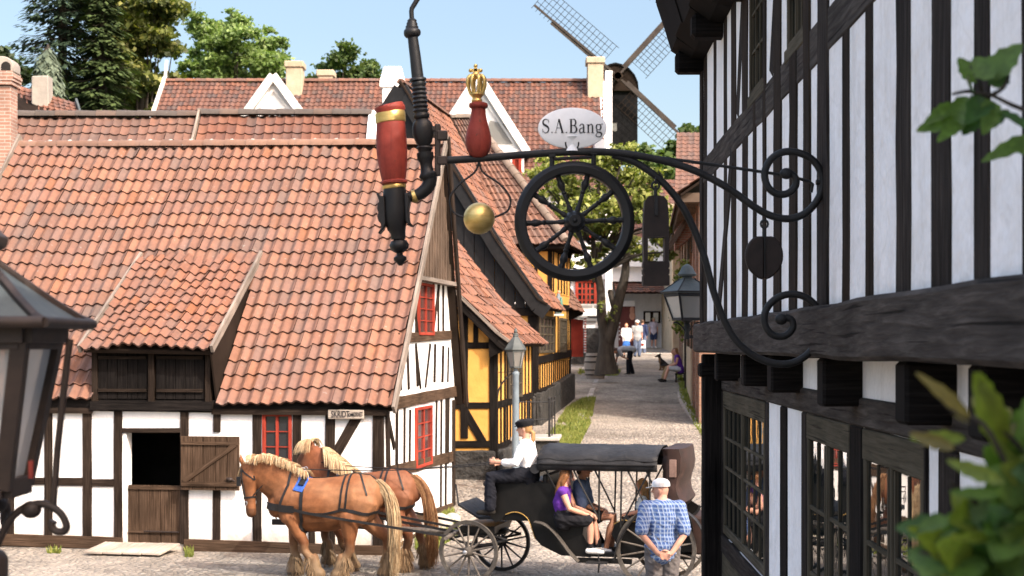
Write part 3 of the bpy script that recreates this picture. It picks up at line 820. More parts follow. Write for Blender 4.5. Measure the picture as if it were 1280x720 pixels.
# add grain uv by beams: thin cover strips
for i in range(nbd):
    a=ua+(ub-ua)*(i+1)/nbd-.01
    zt=slope_z(a)-.06
    if zt>zc+.05:
        m=MB();m.beam(Wg.pt(a,.09,zc),Wg.pt(a,.09,zt),.045,.03,Wg.ud,4,.1);m.build('cover_strip',MAT['board_wood'],WH)
m=MB();m.beam(Wg.pt(ua-.05,.09,zc-.03),Wg.pt(ub+.05,.09,zc-.03),.07,.2,V((0,0,1)));m.build('drip_board',MAT['verge_wood'],WH)
# roof, front slope with a gap for the dormer
ov=.10
P0=L(UL-.1,-ov,EZ+.02);P1=L(.14,-ov,EZ-.05);R1=L(.14,RY,RZ-.03);R0=L(UL+.05,RY,RZ+.12)
q0,q1=Wf.u(118),Wf.u(266)
def in_dormer(u,v):
    x=(UL-.1)+u*(.24-UL);return q0-.02<x<q1+.02 and v<.40
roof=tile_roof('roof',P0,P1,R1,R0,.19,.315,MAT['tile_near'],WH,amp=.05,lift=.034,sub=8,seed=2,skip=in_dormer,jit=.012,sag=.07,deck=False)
# deck under the tiles, cut away at the dormer
def SF(x,d):
    z=EZ+(RZ-EZ)/RY*d-.08;return L(x,d,z)
dk=MB();n3=V((0,0,-.05))
for xa,xb,da,dbb in((UL,q0,-.08,RY),(q1,.05,-.08,RY),(q0,q1,1.75,RY)):
    dk.prism([SF(xa,da),SF(xb,da),SF(xb,dbb),SF(xa,dbb)],n3)
dk.build('roof_deck',T,roof)
tile_roof('roof',L(.14,BY+.2,2.2),L(UL,BY+.2,2.2),L(UL,RY,RZ+.05),L(.14,RY,RZ-.03),.22,.33,MAT['tile_near'],WH,sub=3,seed=5,jit=.01)
ridge_caps('ridge_tiles',L(UL,RY,RZ+.13),L(.12,RY,RZ+.01),MAT['tile_near'],WH,.12,.4,pal=[((.5,.27,.18),4),((.45,.22,.14),2)])
for i in range(20):
    x=UL+.25+i*.4
    m=MB();m.ball(L(x,RY-.02,RZ+.2-.006*i),(.05,.05,.035),nu=7,nv=5);m.build('ridge_mortar',MAT['stone'],WH,60)
# verge boards
def vboard(a,b,w,d,mat,side=V((0,0,1)),name='verge_board',seg=6):
    m=MB();m.beam(a,b,w,d,side,seg,.06);return m.build(name,mat,WH,bevel=.006)
vboard(L(.18,-ov-.06,EZ-.13),L(.18,RY+.02,RZ+.12),.17,.05,MAT['verge_wood'])
vboard(L(.2,RY-.02,RZ+.1),L(.2,BY+.22,2.15),.2,.05,MAT['timber'])
vboard(L(UL-.12,-ov-.06,EZ-.1),L(UL+.03,RY+.02,RZ+.3),.16,.05,MAT['verge_wood'])
vboard(L(.1,-.05,EZ-.1),L(.1,RY,RZ-.12),.16,.09,MAT['timber'])
# dormer
DM=thing('tmp','','',(0,0,0))
bpy.data.objects.remove(DM)
zt=Wf.uz(190,430)[1];zb=2.28
m=MB();m.bx(0,0,0,0,0,0) if False else None
m.prism([Wf.pt(q0,-.1,zb),Wf.pt(q1,-.1,zb),Wf.pt(q1,-.1,zt),Wf.pt(q0,-.1,zt+.03)],Wf.nd*.1)
# cheeks
for x in(q0+.04,q1-.06):
    m.prism([L(x,.06,zb),L(x,2.0,zb+2.2),L(x,.06,zt)],L(.05,0,0)-L(0,0,0))
dorm=m.build('dormer',MAT['black_timber'],WH)
for a,b in((q0+.08,(q0+q1)/2-.07),((q0+q1)/2+.07,q1-.12)):
    sh=board_door('shutter',Wf,a,b,zb+.16,zt-.1,.035,dorm,MAT['black_timber'],5,[])
for u in(q0+.04,(q0+q1)/2,q1-.05):
    m=MB();m.beam(Wf.pt(u,.05,zb+.1),Wf.pt(u,.05,zt),.09,.1,Wf.ud,3,.06);m.build('jamb',T,dorm)
for z in(zb+.3,zt-.22):
    for a,b in((q0+.1,(q0+q1)/2-.09),((q0+q1)/2+.09,q1-.14)):
        m=MB();m.beam(Wf.pt(a,.075,z),Wf.pt(b,.075,z),.05,.035,V((0,0,1)));m.build('batten',T,dorm)
m=MB();m.beam(Wf.pt(q0-.03,.04,zb+.05),Wf.pt(q1+.03,.04,zb+.05),.14,.14,V((0,0,1)),6,.08);m.build('sill',MAT['black_timber'],dorm)
zu=EZ+(RZ-EZ)/RY*2.05+.1
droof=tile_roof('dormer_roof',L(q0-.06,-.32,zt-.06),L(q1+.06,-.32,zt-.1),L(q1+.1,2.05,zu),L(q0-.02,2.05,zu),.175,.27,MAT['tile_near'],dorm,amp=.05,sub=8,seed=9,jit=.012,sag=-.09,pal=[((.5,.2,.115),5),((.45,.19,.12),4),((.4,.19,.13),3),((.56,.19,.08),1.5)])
for x,xx in((q0-.1,q0-.05),(q1+.11,q1+.13)):
    m=MB();m.beam(L(x,-.36,zt-.08),L(xx,2.1,zu+.06),.13,.05,V((0,0,1)),5,.06);m.build('verge_board',MAT['verge_wood'],dorm)
m=MB();m.prism([L(q1+.06,-.3,zt-.16),L(q1+.06,2.0,zu-.05),L(q1+.06,1.9,zu-.2),L(q1+.06,.0,zb)],L(.03,0,0)-L(0,0,0));m.build('cheek_board',MAT['timber'],dorm)
# ------------------------------------------------------------------ right hand timber house
RH=thing('timber_house','tall shaded half-timbered house on the right with black posts and jettied upper floor','house',(1.8,9,0),math.atan2(-.025,1))
WU=Wall((1.425,0),(.025,1),(-1,.025));WL=Wall((1.61,0),(.025,1),(-1,.025))
YN=-2.0;YE=15.25
GT=MAT['grey_timber'];BT=MAT['black_timber']
# upper wall with two window holes
wins=[(10.75,11.55,5.06,6.0),(8.92,9.7,5.06,6.0),(5.95,6.4,5.06,6.0)]
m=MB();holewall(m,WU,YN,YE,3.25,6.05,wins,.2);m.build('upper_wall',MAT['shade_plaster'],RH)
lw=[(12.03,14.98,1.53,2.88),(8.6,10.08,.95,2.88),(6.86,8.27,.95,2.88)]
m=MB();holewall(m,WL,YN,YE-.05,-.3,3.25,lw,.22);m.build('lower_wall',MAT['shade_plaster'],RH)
# far end wall, other walls and the dark inside
m=MB()
e0=WU.pt(YE,-.01,0);ex=V((1,0,0))
def RP(x,y,z):  # x to the right from the wall plane
    return WU.pt(y,-x,z)
m.prism([RP(.0,YE-.2,3.3),RP(3.1,YE-.2,3.3),RP(3.1,YE-.2,6.2),RP(1.7,YE-.2,7.9),RP(0,YE-.2,6.05)],WU.ud*.2)
m.prism([RP(.2,YE-.25,-.3),RP(3.1,YE-.25,-.3),RP(3.1,YE-.25,3.3),RP(.2,YE-.25,3.3)],WU.ud*.2)
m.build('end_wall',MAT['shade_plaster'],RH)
m=MB()
m.prism([RP(3.1,YN,-.3),RP(3.1,YE-.2,-.3),RP(3.1,YE-.2,6.3),RP(3.1,YN,6.3)],WU.nd*-.2)
m.prism([RP(.0,YN,-.3),RP(3.1,YN,-.3),RP(3.1,YN,6.2),RP(1.7,YN,7.9),RP(0,YN,6.05)],WU.ud*-.2)
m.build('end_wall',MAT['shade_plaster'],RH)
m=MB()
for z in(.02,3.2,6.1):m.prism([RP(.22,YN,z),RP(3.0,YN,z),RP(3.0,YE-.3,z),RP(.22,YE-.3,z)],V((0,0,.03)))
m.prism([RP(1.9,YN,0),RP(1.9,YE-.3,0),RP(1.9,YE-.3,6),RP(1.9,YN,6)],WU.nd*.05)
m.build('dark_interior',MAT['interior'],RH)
# roof
tile_roof('roof',RP(-.45,YE+.1,6.62),RP(-.45,YN,6.62),RP(1.7,YN,8.1),RP(1.7,YE+.1,8.1),.22,.33,MAT['tile_near'],RH,sub=4,seed=22,pal=PAL_RED)
tile_roof('roof',RP(3.4,YN,6.3),RP(3.4,YE+.1,6.3),RP(1.7,YE+.1,8.1),RP(1.7,YN,8.1),.3,.4,MAT['tile_near'],RH,sub=3,seed=23,pal=PAL_RED)
# coved eave
prof=[(.0,5.88),(-.25,5.87),(-.255,6.05),(-.29,6.12),(-.36,6.35),(-.43,6.56),(-.45,6.66),(.2,6.9),(.2,6.0)]
m=MB()
nseg=26
for i in range(nseg):
    a=YN+(YE+.05-YN)*i/nseg;b=YN+(YE+.05-YN)*(i+.995)/nseg
    dz=R.uniform(-.012,.012);dx=R.uniform(-.012,.012)
    sec=[(x+(dx if x<-.28 else 0),z+dz) for x,z in prof if not -.26<x<-.2]
    sec=[(.0,5.98),(-.12,6.0)]+[q for q in sec if q[0]<-.27]+[(.2,6.9),(.2,6.0)]
    m.prism([RP(x,a,z) for x,z in sec],WU.ud*(b-a))
m.build('coved_eave',BT,RH)
# eave joist ends
for yy in(15.12,13.4,11.9,10.3,8.5,6.6,4.9,3.2):
    m=MB();m.beam(RP(.1,yy,5.97),RP(-.26,yy,5.97),.2,.2,V((0,0,1)));m.build('joist_end',BT,RH,bevel=.03)
# sill beam, rail and posts of the upper floor
m=MB();m.beam(WU.pt(YN,.0,3.372),WU.pt(YE+.04,.0,3.372),.272,.16,V((0,0,1)),34,.05);m.build('sill_beam',MAT['sill_timber'],RH,bevel=.02)
m=MB();m.beam(WU.pt(YN,-.03,4.93),WU.pt(YE+.02,-.03,4.93),.24,.075,V((0,0,1)),34,.06);m.build('rail',MAT['sill_timber'],RH,bevel=.015)
posts=[(882,6),(894,3.5),(907,4),(917.5,7),(932,7),(944,4),(956.5,4),(973,9),(993,9),(1010,8),(1030.5,13),(1058,10),(1086.5,11),(1130,19),(1177.5,25),(1228.5,20),(1290,26),(1372,28),(1475,34)]
for px,w in posts:
    y=WU.u(px);wd=w*y*y/2850
    wd=max(.13,min(.34,wd))
    # skip through the windows
    top=6.05
    for h in wins:
        if h[0]+.1<y<h[1]-.1:top=5.05
    timber(RH,WU,(y+R.uniform(-.02,.02),3.50),(y,top),wd,GT if w>12 else MAT['timber'],'post',proud=.003,deep=.06,wob=.09,seg=8,bev=.012)
timber(RH,WU,(YE-.11,3.5),(YE-.11,6.0),.2,GT,'post',proud=.012,wob=.05)
# braces
for a,b,w in(((13.7,3.52),(12.6,4.8),.2),((4.0,3.5),(2.9,4.8),.25),((12.3,5.06),(11.9,6.0),.22),((10.4,5.06),(10.0,6.0),.2)):
    timber(RH,WU,a,b,w,GT,'brace',proud=.002)
# upper windows
for h in wins:
    red_window(RH,WU,h[0],h[1],h[2],h[3],-.012,3,3,'old_glass',fm='frame_wood',fw=.06,mb=.02,depth=.03)
# joists carrying the jetty
for px in(897,931,965,1029.5,1131,1226,1340,1500):
    y=WU.u(px)
    z0=2.985 if px>1000 else 3.0
    wd=.2
    m=MB();m.beam(RP(-.02,y,(z0+3.236)/2),RP(.35,y,(z0+3.236)/2),3.236-z0,wd,V((0,0,1)),2,.03);m.build('joist_end',BT,RH,bevel=.015)
# lower floor timbers
m=MB();m.beam(WL.pt(YN,-.02,2.955),WL.pt(YE-.1,-.02,2.955),.15,.08,V((0,0,1)),20,.05);m.build('wall_plate',MAT['sill_timber'],RH,bevel=.012)
for a,b in((11.86,12.03),(10.93,11.24),(10.08,10.27),(8.27,8.6),(6.83,6.88),(6.32,6.62),(5.35,5.71),(4.3,4.6),(14.98,15.2)):
    timber(RH,WL,((a+b)/2,-.2),((a+b)/2,2.88),b-a,BT if b-a>.3 else GT,'post',proud=.008,deep=.08,wob=.05,seg=8,bev=.012)
timber(RH,WL,(12.03,1.45),(14.98,1.45),.16,GT,'rail',proud=.03)
for a,b in((8.6,10.08),(6.86,8.27)):timber(RH,WL,(a,.86),(b,.86),.16,GT,'rail',proud=.01)
timber(RH,WL,(YN,.1),(YE-.1,.1),.24,GT,'sill_beam',proud=.05)
timber(RH,WL,(12.1,.95),(15,.95),.9,MAT['frame_wood'],'parapet_board',proud=.012,wob=0)
# corner pillar under the jetty
m=MB();yy=15.12
m.beam(RP(.09,yy,-.2),RP(.09,yy,3.22),.19,.19,V((1,0,0)),8,.02);o=m.build('corner_pillar',BT,RH,bevel=.015)
m=MB();m.box(RP(.085,yy,3.07),(.25,.22,.13));m.build('capital',BT,o,bevel=.02)
for h in wins:timber(RH,WU,(h[0]-.05,5.05),(h[1]+.05,5.05),.09,MAT['frame_wood'],'window_sill',proud=.006)
# lower windows: casements with small panes
def casement_window(W,u0,u1,z0,z1,ncase,cols,rows):
    FW='frame_wood';n=.0
    m=MB()
    for k in range(ncase+1):
        u=u0+(u1-u0)*k/ncase;w=.085
        uu=min(max(u,u0+w/2),u1-w/2)
        m.beam(W.pt(uu,-.03,z0),W.pt(uu,-.03,z1),w*.62,.08,W.ud)
    m.beam(W.pt(u0,-.028,z1-.075),W.pt(u1,-.028,z1-.075),.16,.08,V((0,0,1)),3,.03)
    m.beam(W.pt(u0,-.028,z0+.04),W.pt(u1,-.028,z0+.04),.08,.08,V((0,0,1)))
    o=m.build('window',MAT[FW],RH,bevel=.006)
    for k in range(ncase):
        a=u0+(u1-u0)*k/ncase+.05;b=u0+(u1-u0)*(k+1)/ncase-.05
        m=MB();za=z0+.09;zb=z1-.16
        for u in(a+.025,b-.025):m.beam(W.pt(u,-.018,za),W.pt(u,-.018,zb),.03,.05,W.ud)
        for i in range(1,cols):
            u=a+(b-a)*i/cols;m.beam(W.pt(u,-.013,za),W.pt(u,-.013,zb),.015,.034,W.ud)
        for j in range(1,rows):
            z=za+(zb-za)*j/rows;m.beam(W.pt(a,-.0115,z),W.pt(b,-.0115,z),.024,.033,V((0,0,1)))
        c=m.build('casement',MAT[FW],o)
        m=MB()
        for i in range(cols):
            for j in range(rows):
                x0=a+(b-a)*i/cols;x1=a+(b-a)*(i+1)/cols;y0=za+(zb-za)*j/rows;y1=za+(zb-za)*(j+1)/rows
                t=R.uniform(-.002,.002);s=R.uniform(-.0015,.0015)
                m.quad(W.pt(x0,-.006+t,y0),W.pt(x1,-.006-t,y0),W.pt(x1,-.006-t+s,y1),W.pt(x0,-.006+t+s,y1))
        m.build('pane',MAT['old_glass'],c)
casement_window(WL,12.05,14.96,1.55,2.87,2,4,4)
casement_window(WL,8.62,10.06,.97,2.87,2,2,4)
casement_window(WL,6.88,8.25,.97,2.87,2,2,4)
# ------------------------------------------------------------------ wrought iron bracket with trade signs
YB=8.36
def B(px,py,dy=0):return P(px,py,YB)+V((0,dy,0))
KB=YB/F   # metres per pixel there
BR=thing('sign_bracket','large wrought iron bracket with spiral scrolls fixed to the half-timbered wall','bracket',tuple(P(1031,400,YB)))
m=MB();pts=spline([B(*p) for p in[(548,201),(600,198),(660,193),(715,190),(765,190.5),(810,197),(860,210),(905,232),(945,260),(968,271),(990,273),(1010,264),(1025,244),(1028,222),(1018,202),(1000,191.5),(980,190),(964,199),(956,215),(959,232),(970,242),(984,242),(994,233),(994,222),(986,215)]],6)
m.tube(pts,[.0195]*(len(pts)-8)+[.0195-.0005*i for i in range(8)],10);m.ball(B(983,217),(.036,.03,.03));o=m.build('upper_scroll',MAT['iron'],BR,60)
m=MB();pts=spline([B(*p,.012) for p in[(766,193),(795,203),(825,224),(850,253),(868,287),(881,322),(891,360),(904,397),(920,425),(942,444),(967,454),(990,454),(1010,443),(1023,424),(1027,402),(1020,382),(1004,370),(985,368),(968,375),(957,390),(957,407),(967,419),(981,420),(991,411),(990,400),(981,396)]],6)
m.tube(pts,.019,10);m.ball(B(977,399,.012),(.034,.03,.03));m.build('lower_scroll',MAT['iron'],BR,60)
m=MB();m.tube([B(800,193,.02),B(890,205,.02),B(985,219,.02),B(1012,226,.02)],.0085,6);m.tube([B(1012,226,.02),B(1017,230,.02),B(1015,240,.02)],.008,6);m.build('tie_rod',MAT['iron'],BR,60)
for py in(224,402):
    m=MB();c=B(1031,py);m.box(c+V((.02,0,0)),(.03,.06,.16));m.ball(c+V((-.014,0,.05)),.013);m.ball(c+V((-.014,0,-.05)),.013);m.build('wall_plate',MAT['rust_iron'],BR,bevel=.004)
for py,dy in((228,0),(402,.01)):
    m=MB();m.tube([B(1020,py,dy),B(1033,py)],.014,8);m.build('wall_bolt',MAT['iron'],BR,60)
m=MB();c=B(550,190);m.box(c+V((-.012,0,.01)),(.03,.035,.27));m.box(c+V((.012,0,.085)),(.055,.05,.05));m.box(c+V((.012,0,-.045)),(.055,.045,.045));m.box(c+V((-.02,0,.12)),(.05,.03,.03));m.build('end_clamp',MAT['rust_iron'],BR,bevel=.005)
# oval name plate
OV=thing('oval_sign','white oval name plate with black lettering standing on the iron bracket','sign',tuple(B(715,188)))
m=MB();c=B(715.5,160.5);rx,rz=43*KB,25.5*KB
pr=[]
Mx=Matrix(((1,0,0),(0,0,1),(0,-1,0))).transposed()
m.lathe([(.95,-.014),(1,-.010),(1,.010),(.95,.014)],c,Matrix(((rx,0,0),(0,0,1),(0,rz,0))),48);m.build('plate',MAT['sign_white'],OV,40)
FC=Matrix(((1,0,0),(0,0,-1),(0,1,0)))
def serif_text(body,c,h,total,parent,mat):
    """roman letters drawn with thick and thin pen strokes; c = centre, h = cap height"""
    G_={
    'S':(.66,[([(.58,.80),(.47,.95),(.30,.98),(.12,.86),(.14,.66),(.33,.54),(.52,.42),(.58,.22),(.45,.04),(.26,.02),(.10,.20)],[.03,.05,.07,.11,.14,.16,.14,.11,.07,.05,.03]),([(.59,.98),(.58,.70)],[.03,.04]),([(.08,.02),(.09,.30)],[.03,.04])]),
    'A':(.80,[([(.10,.02),(.37,1.0)],[.05,.05]),([(.37,1.0),(.68,.02)],[.15,.15]),([(.20,.36),(.56,.36)],[.04,.04]),([(.0,.015),(.22,.015)],[.035,.035]),([(.54,.015),(.82,.015)],[.035,.035])]),
    'B':(.74,[([(.19,.02),(.19,.98)],[.15,.15]),([(.04,.015),(.4,.015)],[.035,.035]),([(.04,.985),(.38,.985)],[.035,.035]),([(.3,.98),(.48,.96),(.58,.76),(.48,.56),(.26,.53)],[.04,.08,.14,.08,.04]),([(.26,.53),(.52,.5),(.65,.27),(.53,.04),(.3,.02)],[.04,.08,.15,.08,.04])]),
    'a':(.58,[([(.10,.5),(.2,.62),(.34,.63),(.43,.5),(.43,.12),(.50,.03),(.58,.08)],[.09,.06,.07,.12,.12,.06,.03]),([(.43,.40),(.25,.35),(.10,.24),(.12,.06),(.26,.02),(.43,.16)],[.04,.05,.09,.10,.06,.04])]),
    'n':(.68,[([(.16,.02),(.16,.62)],[.12,.12]),([(.02,.61),(.16,.61)],[.035,.035]),([(.02,.015),(.3,.015)],[.035,.035]),([(.16,.44),(.3,.6),(.44,.61),(.51,.46),(.51,.02)],[.04,.06,.08,.12,.12]),([(.38,.015),(.65,.015)],[.035,.035])]),
    'g':(.60,[([(.27,.62),(.12,.58),(.08,.42),(.14,.27),(.27,.23),(.40,.27),(.46,.42),(.41,.58),(.27,.62)],[.05,.09,.12,.09,.05,.09,.12,.09,.05]),([(.42,.56),(.52,.65),(.60,.62)],[.04,.04,.08]),([(.17,.26),(.10,.16),(.2,.08),(.42,.04),(.52,-.08),(.42,-.24),(.22,-.27),(.06,-.18),(.10,-.04),(.2,.04)],[.04,.06,.08,.13,.11,.07,.05,.08,.05,.04])]),
    '.':(.26,[([(.13,.0),(.13,.09)],[.1,.1])])}
    W0=sum(G_[ch][0]+.07 for ch in body)*h;sx=total/W0
    x=-total/2
    for ch in body:
        adv,st=G_[ch];m=MB()
        for e,(pts,ws) in enumerate(st):
            P3=[V((a,0,b)) for a,b in pts];k=6 if len(P3)>2 else 1
            sp=spline(P3,k) if k>1 else P3
            vs=[];n=len(sp)
            for i,p in enumerate(sp):
                t=(sp[min(i+1,n-1)]-sp[max(i-1,0)]).normalized();nn=V((-t.z,0,t.x))
                q=i/k;a=int(min(q,len(ws)-1));b=min(a+1,len(ws)-1);w_=ws[a]+(ws[b]-ws[a])*(q-a)
                for sgn in(-1,1):
                    g=p+nn*sgn*w_/2;vs.append(c+V((x+g.x*h*sx,-.0008*e,(g.z-.42)*h)))
            m.add(vs,[(2*i,2*i+1,2*i+3,2*i+2) for i in range(n-1)])
        m.build('letter',mat,parent);x+=(adv+.07)*h*sx
serif_text('S.A.Bang',c+V((0,-.0165,.004)),17.5*KB,77*KB,OV,MAT['sign_black'])
m=MB();m.lathe([(.035,0),(.03,.015),(.014,.035),(.016,.06),(.03,.075)],B(715,189),None,12);m.build('pedestal',MAT['sign_white'],OV,50)
for s in(-1,1):
    m=MB();m.tube(spline([B(715,188)+V((s*.01,-.012,0)),B(715,184)+V((s*.03,-.012,0)),B(715,178)+V((s*.034,-.012,0))],4),.005,6);m.build('stay',MAT['iron'],OV,60)
# spinning wheel hanging under the bracket
SW=thing('wheel_sign','black turned spoke wheel hanging below the iron bracket','hanging sign',tuple(B(718,353)))
c=B(718,277)
MW=Matrix(((1,0,0),(0,0,1),(0,1,0)))
m=MB();ro=76*KB;ri=60*KB
prof=[(ri,-.035),(ri+.006,-.045),(ro-.03,-.05),(ro-.012,-.036),(ro-.004,-.02),(ro-.008,-.008),(ro-.008,.008),(ro-.004,.02),(ro-.012,.036),(ro-.03,.05),(ri+.006,.045),(ri,.035)]
vs=[];fs=[];n=72
for k in range(n):
    a=2*PI*k/n
    for r_,d_ in prof:vs.append(c+V((r_*math.cos(a),d_,r_*math.sin(a))))
q=len(prof)
for k in range(n):
    for j in range(q):fs.append((k*q+j,k*q+(j+1)%q,((k+1)%n)*q+(j+1)%q,((k+1)%n)*q+j))
m.add(vs,fs);m.build('rim',MAT['black_paint'],SW,35)
m=MB();m.lathe([(.01,-.085),(.03,-.085),(.035,-.07),(.045,-.06),(.05,-.03),(.058,-.01),(.058,.01),(.05,.03),(.045,.06),(.02,.08)],c,Matrix(((1,0,0),(0,0,1),(0,1,0))),18);m.ball(c+V((0,-.09,0)),.012);m.build('hub',MAT['black_paint'],SW,40)
for k in range(10):
    a=rad(2+36*k);d=V((math.cos(a),0,math.sin(a)));L0=ri+.004
    m=MB()
    pr=[(.013,.045),(.015,.07),(.010,.09),(.011,.12),(.0125,.145),(.010,.15),(.016,.158),(.010,.166),(.012,.175),(.02,.195),(.021,.21),(.013,.225),(.015,.235),(.015,L0)]
    z=d;x=V((0,1,0));y=z.cross(x)
    m.lathe(pr,c,Matrix((x,y,z)).transposed(),9);m.build('spoke',MAT['black_paint'],SW,50)
m=MB();m.tube([B(690,199),B(744,196)],.009,8);
for px,py in((690,200),(742,197)):m.tube([B(px,py-7),B(px,py+9)],.013,8);m.box(B(px,py-6),(.035,.035,.02))
m.build('hanger',MAT['iron'],SW,50)
# red club with gilt crown standing on the bracket
CL=thing('club_sign','red turned club with a gilded crown standing on the iron bracket','sign',tuple(B(598,196)))
def prof(cx,rows):return [(r*KB,EYE-(y-HY)*KB-B(cx,196).z) for y,r in rows]
m=MB();m.lathe(prof(598,[(197,7),(194,11),(188,14.5),(180,16.3),(172,16.2),(162,14),(152,11.2),(143,9.4),(136,8.9),(134.5,11.5),(132,12),(129.5,11.5),(128,8)]),B(598,196),None,26);m.build('club',MAT['sign_red'],CL,50)
m=MB();m.lathe(prof(596,[(128,6),(126,7),(123,5.5),(120,7.5),(118.5,9.5),(116.5,9.5),(115,7)]),B(596,196),None,20)
m.build('crown_base',MAT['brass_gold'],CL,50)
for k in range(8):
    a=2*PI*k/8+.3;d=V((math.cos(a),math.sin(a),0))
    pts=[B(595.5,y)+d*r*KB for y,r in((117,8),(110,10.5),(103,11.4),(98,10.4),(95,7.5),(93.5,3.5))]
    m=MB();m.tube(spline(pts,3),[.008]*4+[.0095]*4+[.0105]*5+[.008]*3,7);m.build('crown_arch',MAT['brass_gold'],CL,60)
m=MB();c=B(594.5,91);m.ball(B(595,94),.022);m.box(c+V((0,0,.01)),(.016,.012,.052));m.box(c+V((0,0,.012)),(.055,.012,.016))
for dx,dz in((-.026,.012),(.026,.012),(0,.036)):m.ball(c+V((dx,0,dz)),.011,nu=8,nv=6)
m.build('crown_cross',MAT['brass_gold'],CL,60)
# gilt ball in a wire yoke
GB=thing('gold_ball_sign','gilded ball held in a bent iron yoke under the red club','hanging sign',tuple(B(599,293)))
m=MB();m.ball(B(599,273),(.082,.082,.083),nu=26,nv=18);m.build('ball',MAT['brass_gold'],GB,180)
for s in(-1,1):
    m=MB();m.tube(spline([B(598.5,199),B(598.5+s*1.5,208),B(598.5+s*7,217),B(598.5+s*(24 if s<0 else 26),230),B(598.5+s*(36 if s<0 else 39),247),B(598.5+s*(34 if s<0 else 37),262),B(598.5+s*27,268.5),B(598.5+s*18,272)],5),.0058,7);m.build('yoke',MAT['iron'],GB,60)
# large tobacco pipe
PP=thing('pipe_sign','giant red and black tobacco pipe hanging from the end of the iron bracket','hanging sign',tuple(B(500,331)))
def lz(rows,tilt=0):
    return rows
m=MB()
def axis_lathe(m,rows,n=24,tw=None,ribs=0):
    """rows: (cx,cy,r) in pixels, rings perpendicular to the local run"""
    pts=[B(a,b) for a,b,_ in rows];vs=[];fs=[]
    for i,p in enumerate(pts):
        t=(pts[min(i+1,len(pts)-1)]-pts[max(i-1,0)]);t.y=0;t.normalize()
        a=V((0,1,0));b=t.cross(a)
        for k in range(n):
            th=2*PI*k/n;r=rows[i][2]*KB
            if ribs and 0<i<len(rows)-1:r*=1+.08*abs(math.cos(th*ribs/2+(tw or 0)*i))
            vs.append(p+b*r*math.cos(th)+a*r*math.sin(th))
    for i in range(len(rows)-1):
        for k in range(n):fs.append((i*n+k,i*n+(k+1)%n,(i+1)*n+(k+1)%n,(i+1)*n+k))
    fs.append(tuple(range(n)));fs.append(tuple((len(rows)-1)*n+k for k in range(n)))
    m.add(vs,fs)
m=MB();axis_lathe(m,[(487,133,14),(487,132,17),(487.3,134,19),(487.5,137,19.2),(487.7,140,17.5),(488,146,17.5),(488.5,153,17.8),(489,170,19),(490,190,19.3),(491,206,18),(492,222,15.5),(492.3,225,14.6),(492.4,227,17),(492.5,229,17),(492.6,231,14)]);m.build('bowl',MAT['sign_red'],PP,40)
m=MB();axis_lathe(m,[(487.5,141,18.2),(487.6,141.5,19),(488,147,18.9),(488.6,152.5,18.9),(488.7,153.5,18)]);m.build('gold_band',MAT['brass_gold'],PP,40)
m=MB();axis_lathe(m,[(492.5,230.5,14),(492.7,232,15.2),(492.9,235,15),(493,236,14)]);m.build('gold_band',MAT['brass_gold'],PP,40)
m=MB();axis_lathe(m,[(493,234,13.8),(493.5,245,15),(494,262,15.4),(494.5,276,14.6),(496,286,11.5),(497.5,291,9.5),(498,299,9)]);m.build('bowl_base',MAT['black_paint'],PP,40)
m=MB();axis_lathe(m,[(498.5,298,4),(498.7,301,9),(499,306,11.5),(499.2,311,10.5),(499.5,316,5)],24,0,6);axis_lathe(m,[(499.6,315,4),(499.8,319,4),(500,321.5,8),(500.3,325,8.2),(500.5,328,5),(500.6,332,2.5)],16);m.build('finial',MAT['black_paint'],PP,50)
# leaf wings on the base
for s,poly in((-1,[(481,246),(477,246),(473,241.5),(471,243),(475,252),(473,256),(472,262),(474,266),(472,271),(474,277),(477,281),(478,285),(473,292),(475,292.5),(480,287),(483,280)]),(1,[(506,240),(512,244),(513,252),(511.5,262),(512,272),(513,279),(518,283),(511,282.5),(507,277)])):
    m=MB();m.prism([B(a,b,-.05) for a,b in poly],V((0,.1,0)));m.build('leaf_wing',MAT['black_paint'],PP,30,bevel=.006)
m=MB();axis_lathe(m,[(508,246,5.5),(513,246,6.5),(519,245,7.2),(526,242,8),(533,236,8.3),(537,229,8.5),(537.5,222,9)]);m.build('elbow',MAT['black_paint'],PP,60)
m=MB();axis_lathe(m,[(515.5,246,7),(516,246,8.3),(520,244.6,8.3),(520.5,244.4,7)]);m.build('gold_band',MAT['brass_gold'],PP,50)
rows=[(536,224,9.5),(535.5,221,11.5),(535,218,11.5),(534,215,8.5),(533,208,7.5),(532.5,203,8),(532,199,10),(531.5,195,10.5),(531.2,191,10.5),(531,190,8),(531,187,9),(531,185,10.3),(531,183,9)]
m=MB();axis_lathe(m,rows);m.build('stem_joint',MAT['black_paint'],PP,40)
m=MB();axis_lathe(m,[(530.5,184,6),(530,178,9.5),(529,168,12),(528.3,160,12.3),(527.8,154,11),(527.3,149,8)],24,0,8);m.build('stem_bulb',MAT['black_paint'],PP,50)
rows=[(527.3,149,8),(527,147,10.3),(526.6,144,10.3),(526.3,142,8.5)]
for i in range(14):
    y=141-i*2.7;rows.append((526.2-(141-y)*.085,y,8.6+ (1.5 if i%2 else -.3)-.4*i/14))
rows+=[(522.8,102,8),(522.6,101,10.5),(522.4,98.5,10.5),(522.2,97,8)]
m=MB();axis_lathe(m,rows);m.build('twisted_stem',MAT['black_paint'],PP,60)
rows=[(522.2,98,7.6),(519,70,7),(516,47,6.5),(515.8,46,8.5),(515.5,44,10.3),(515.3,41,10.8),(515.1,38,10.3),(515,36,8.4)]
for i in range(6):rows.append((515,35.5-2*i,7.8-i*.55+(.9 if i%2 else 0)))
rows+=[(514.8,23,3.4)]
m=MB();axis_lathe(m,rows);m.build('upper_stem',MAT['black_paint'],PP,50)
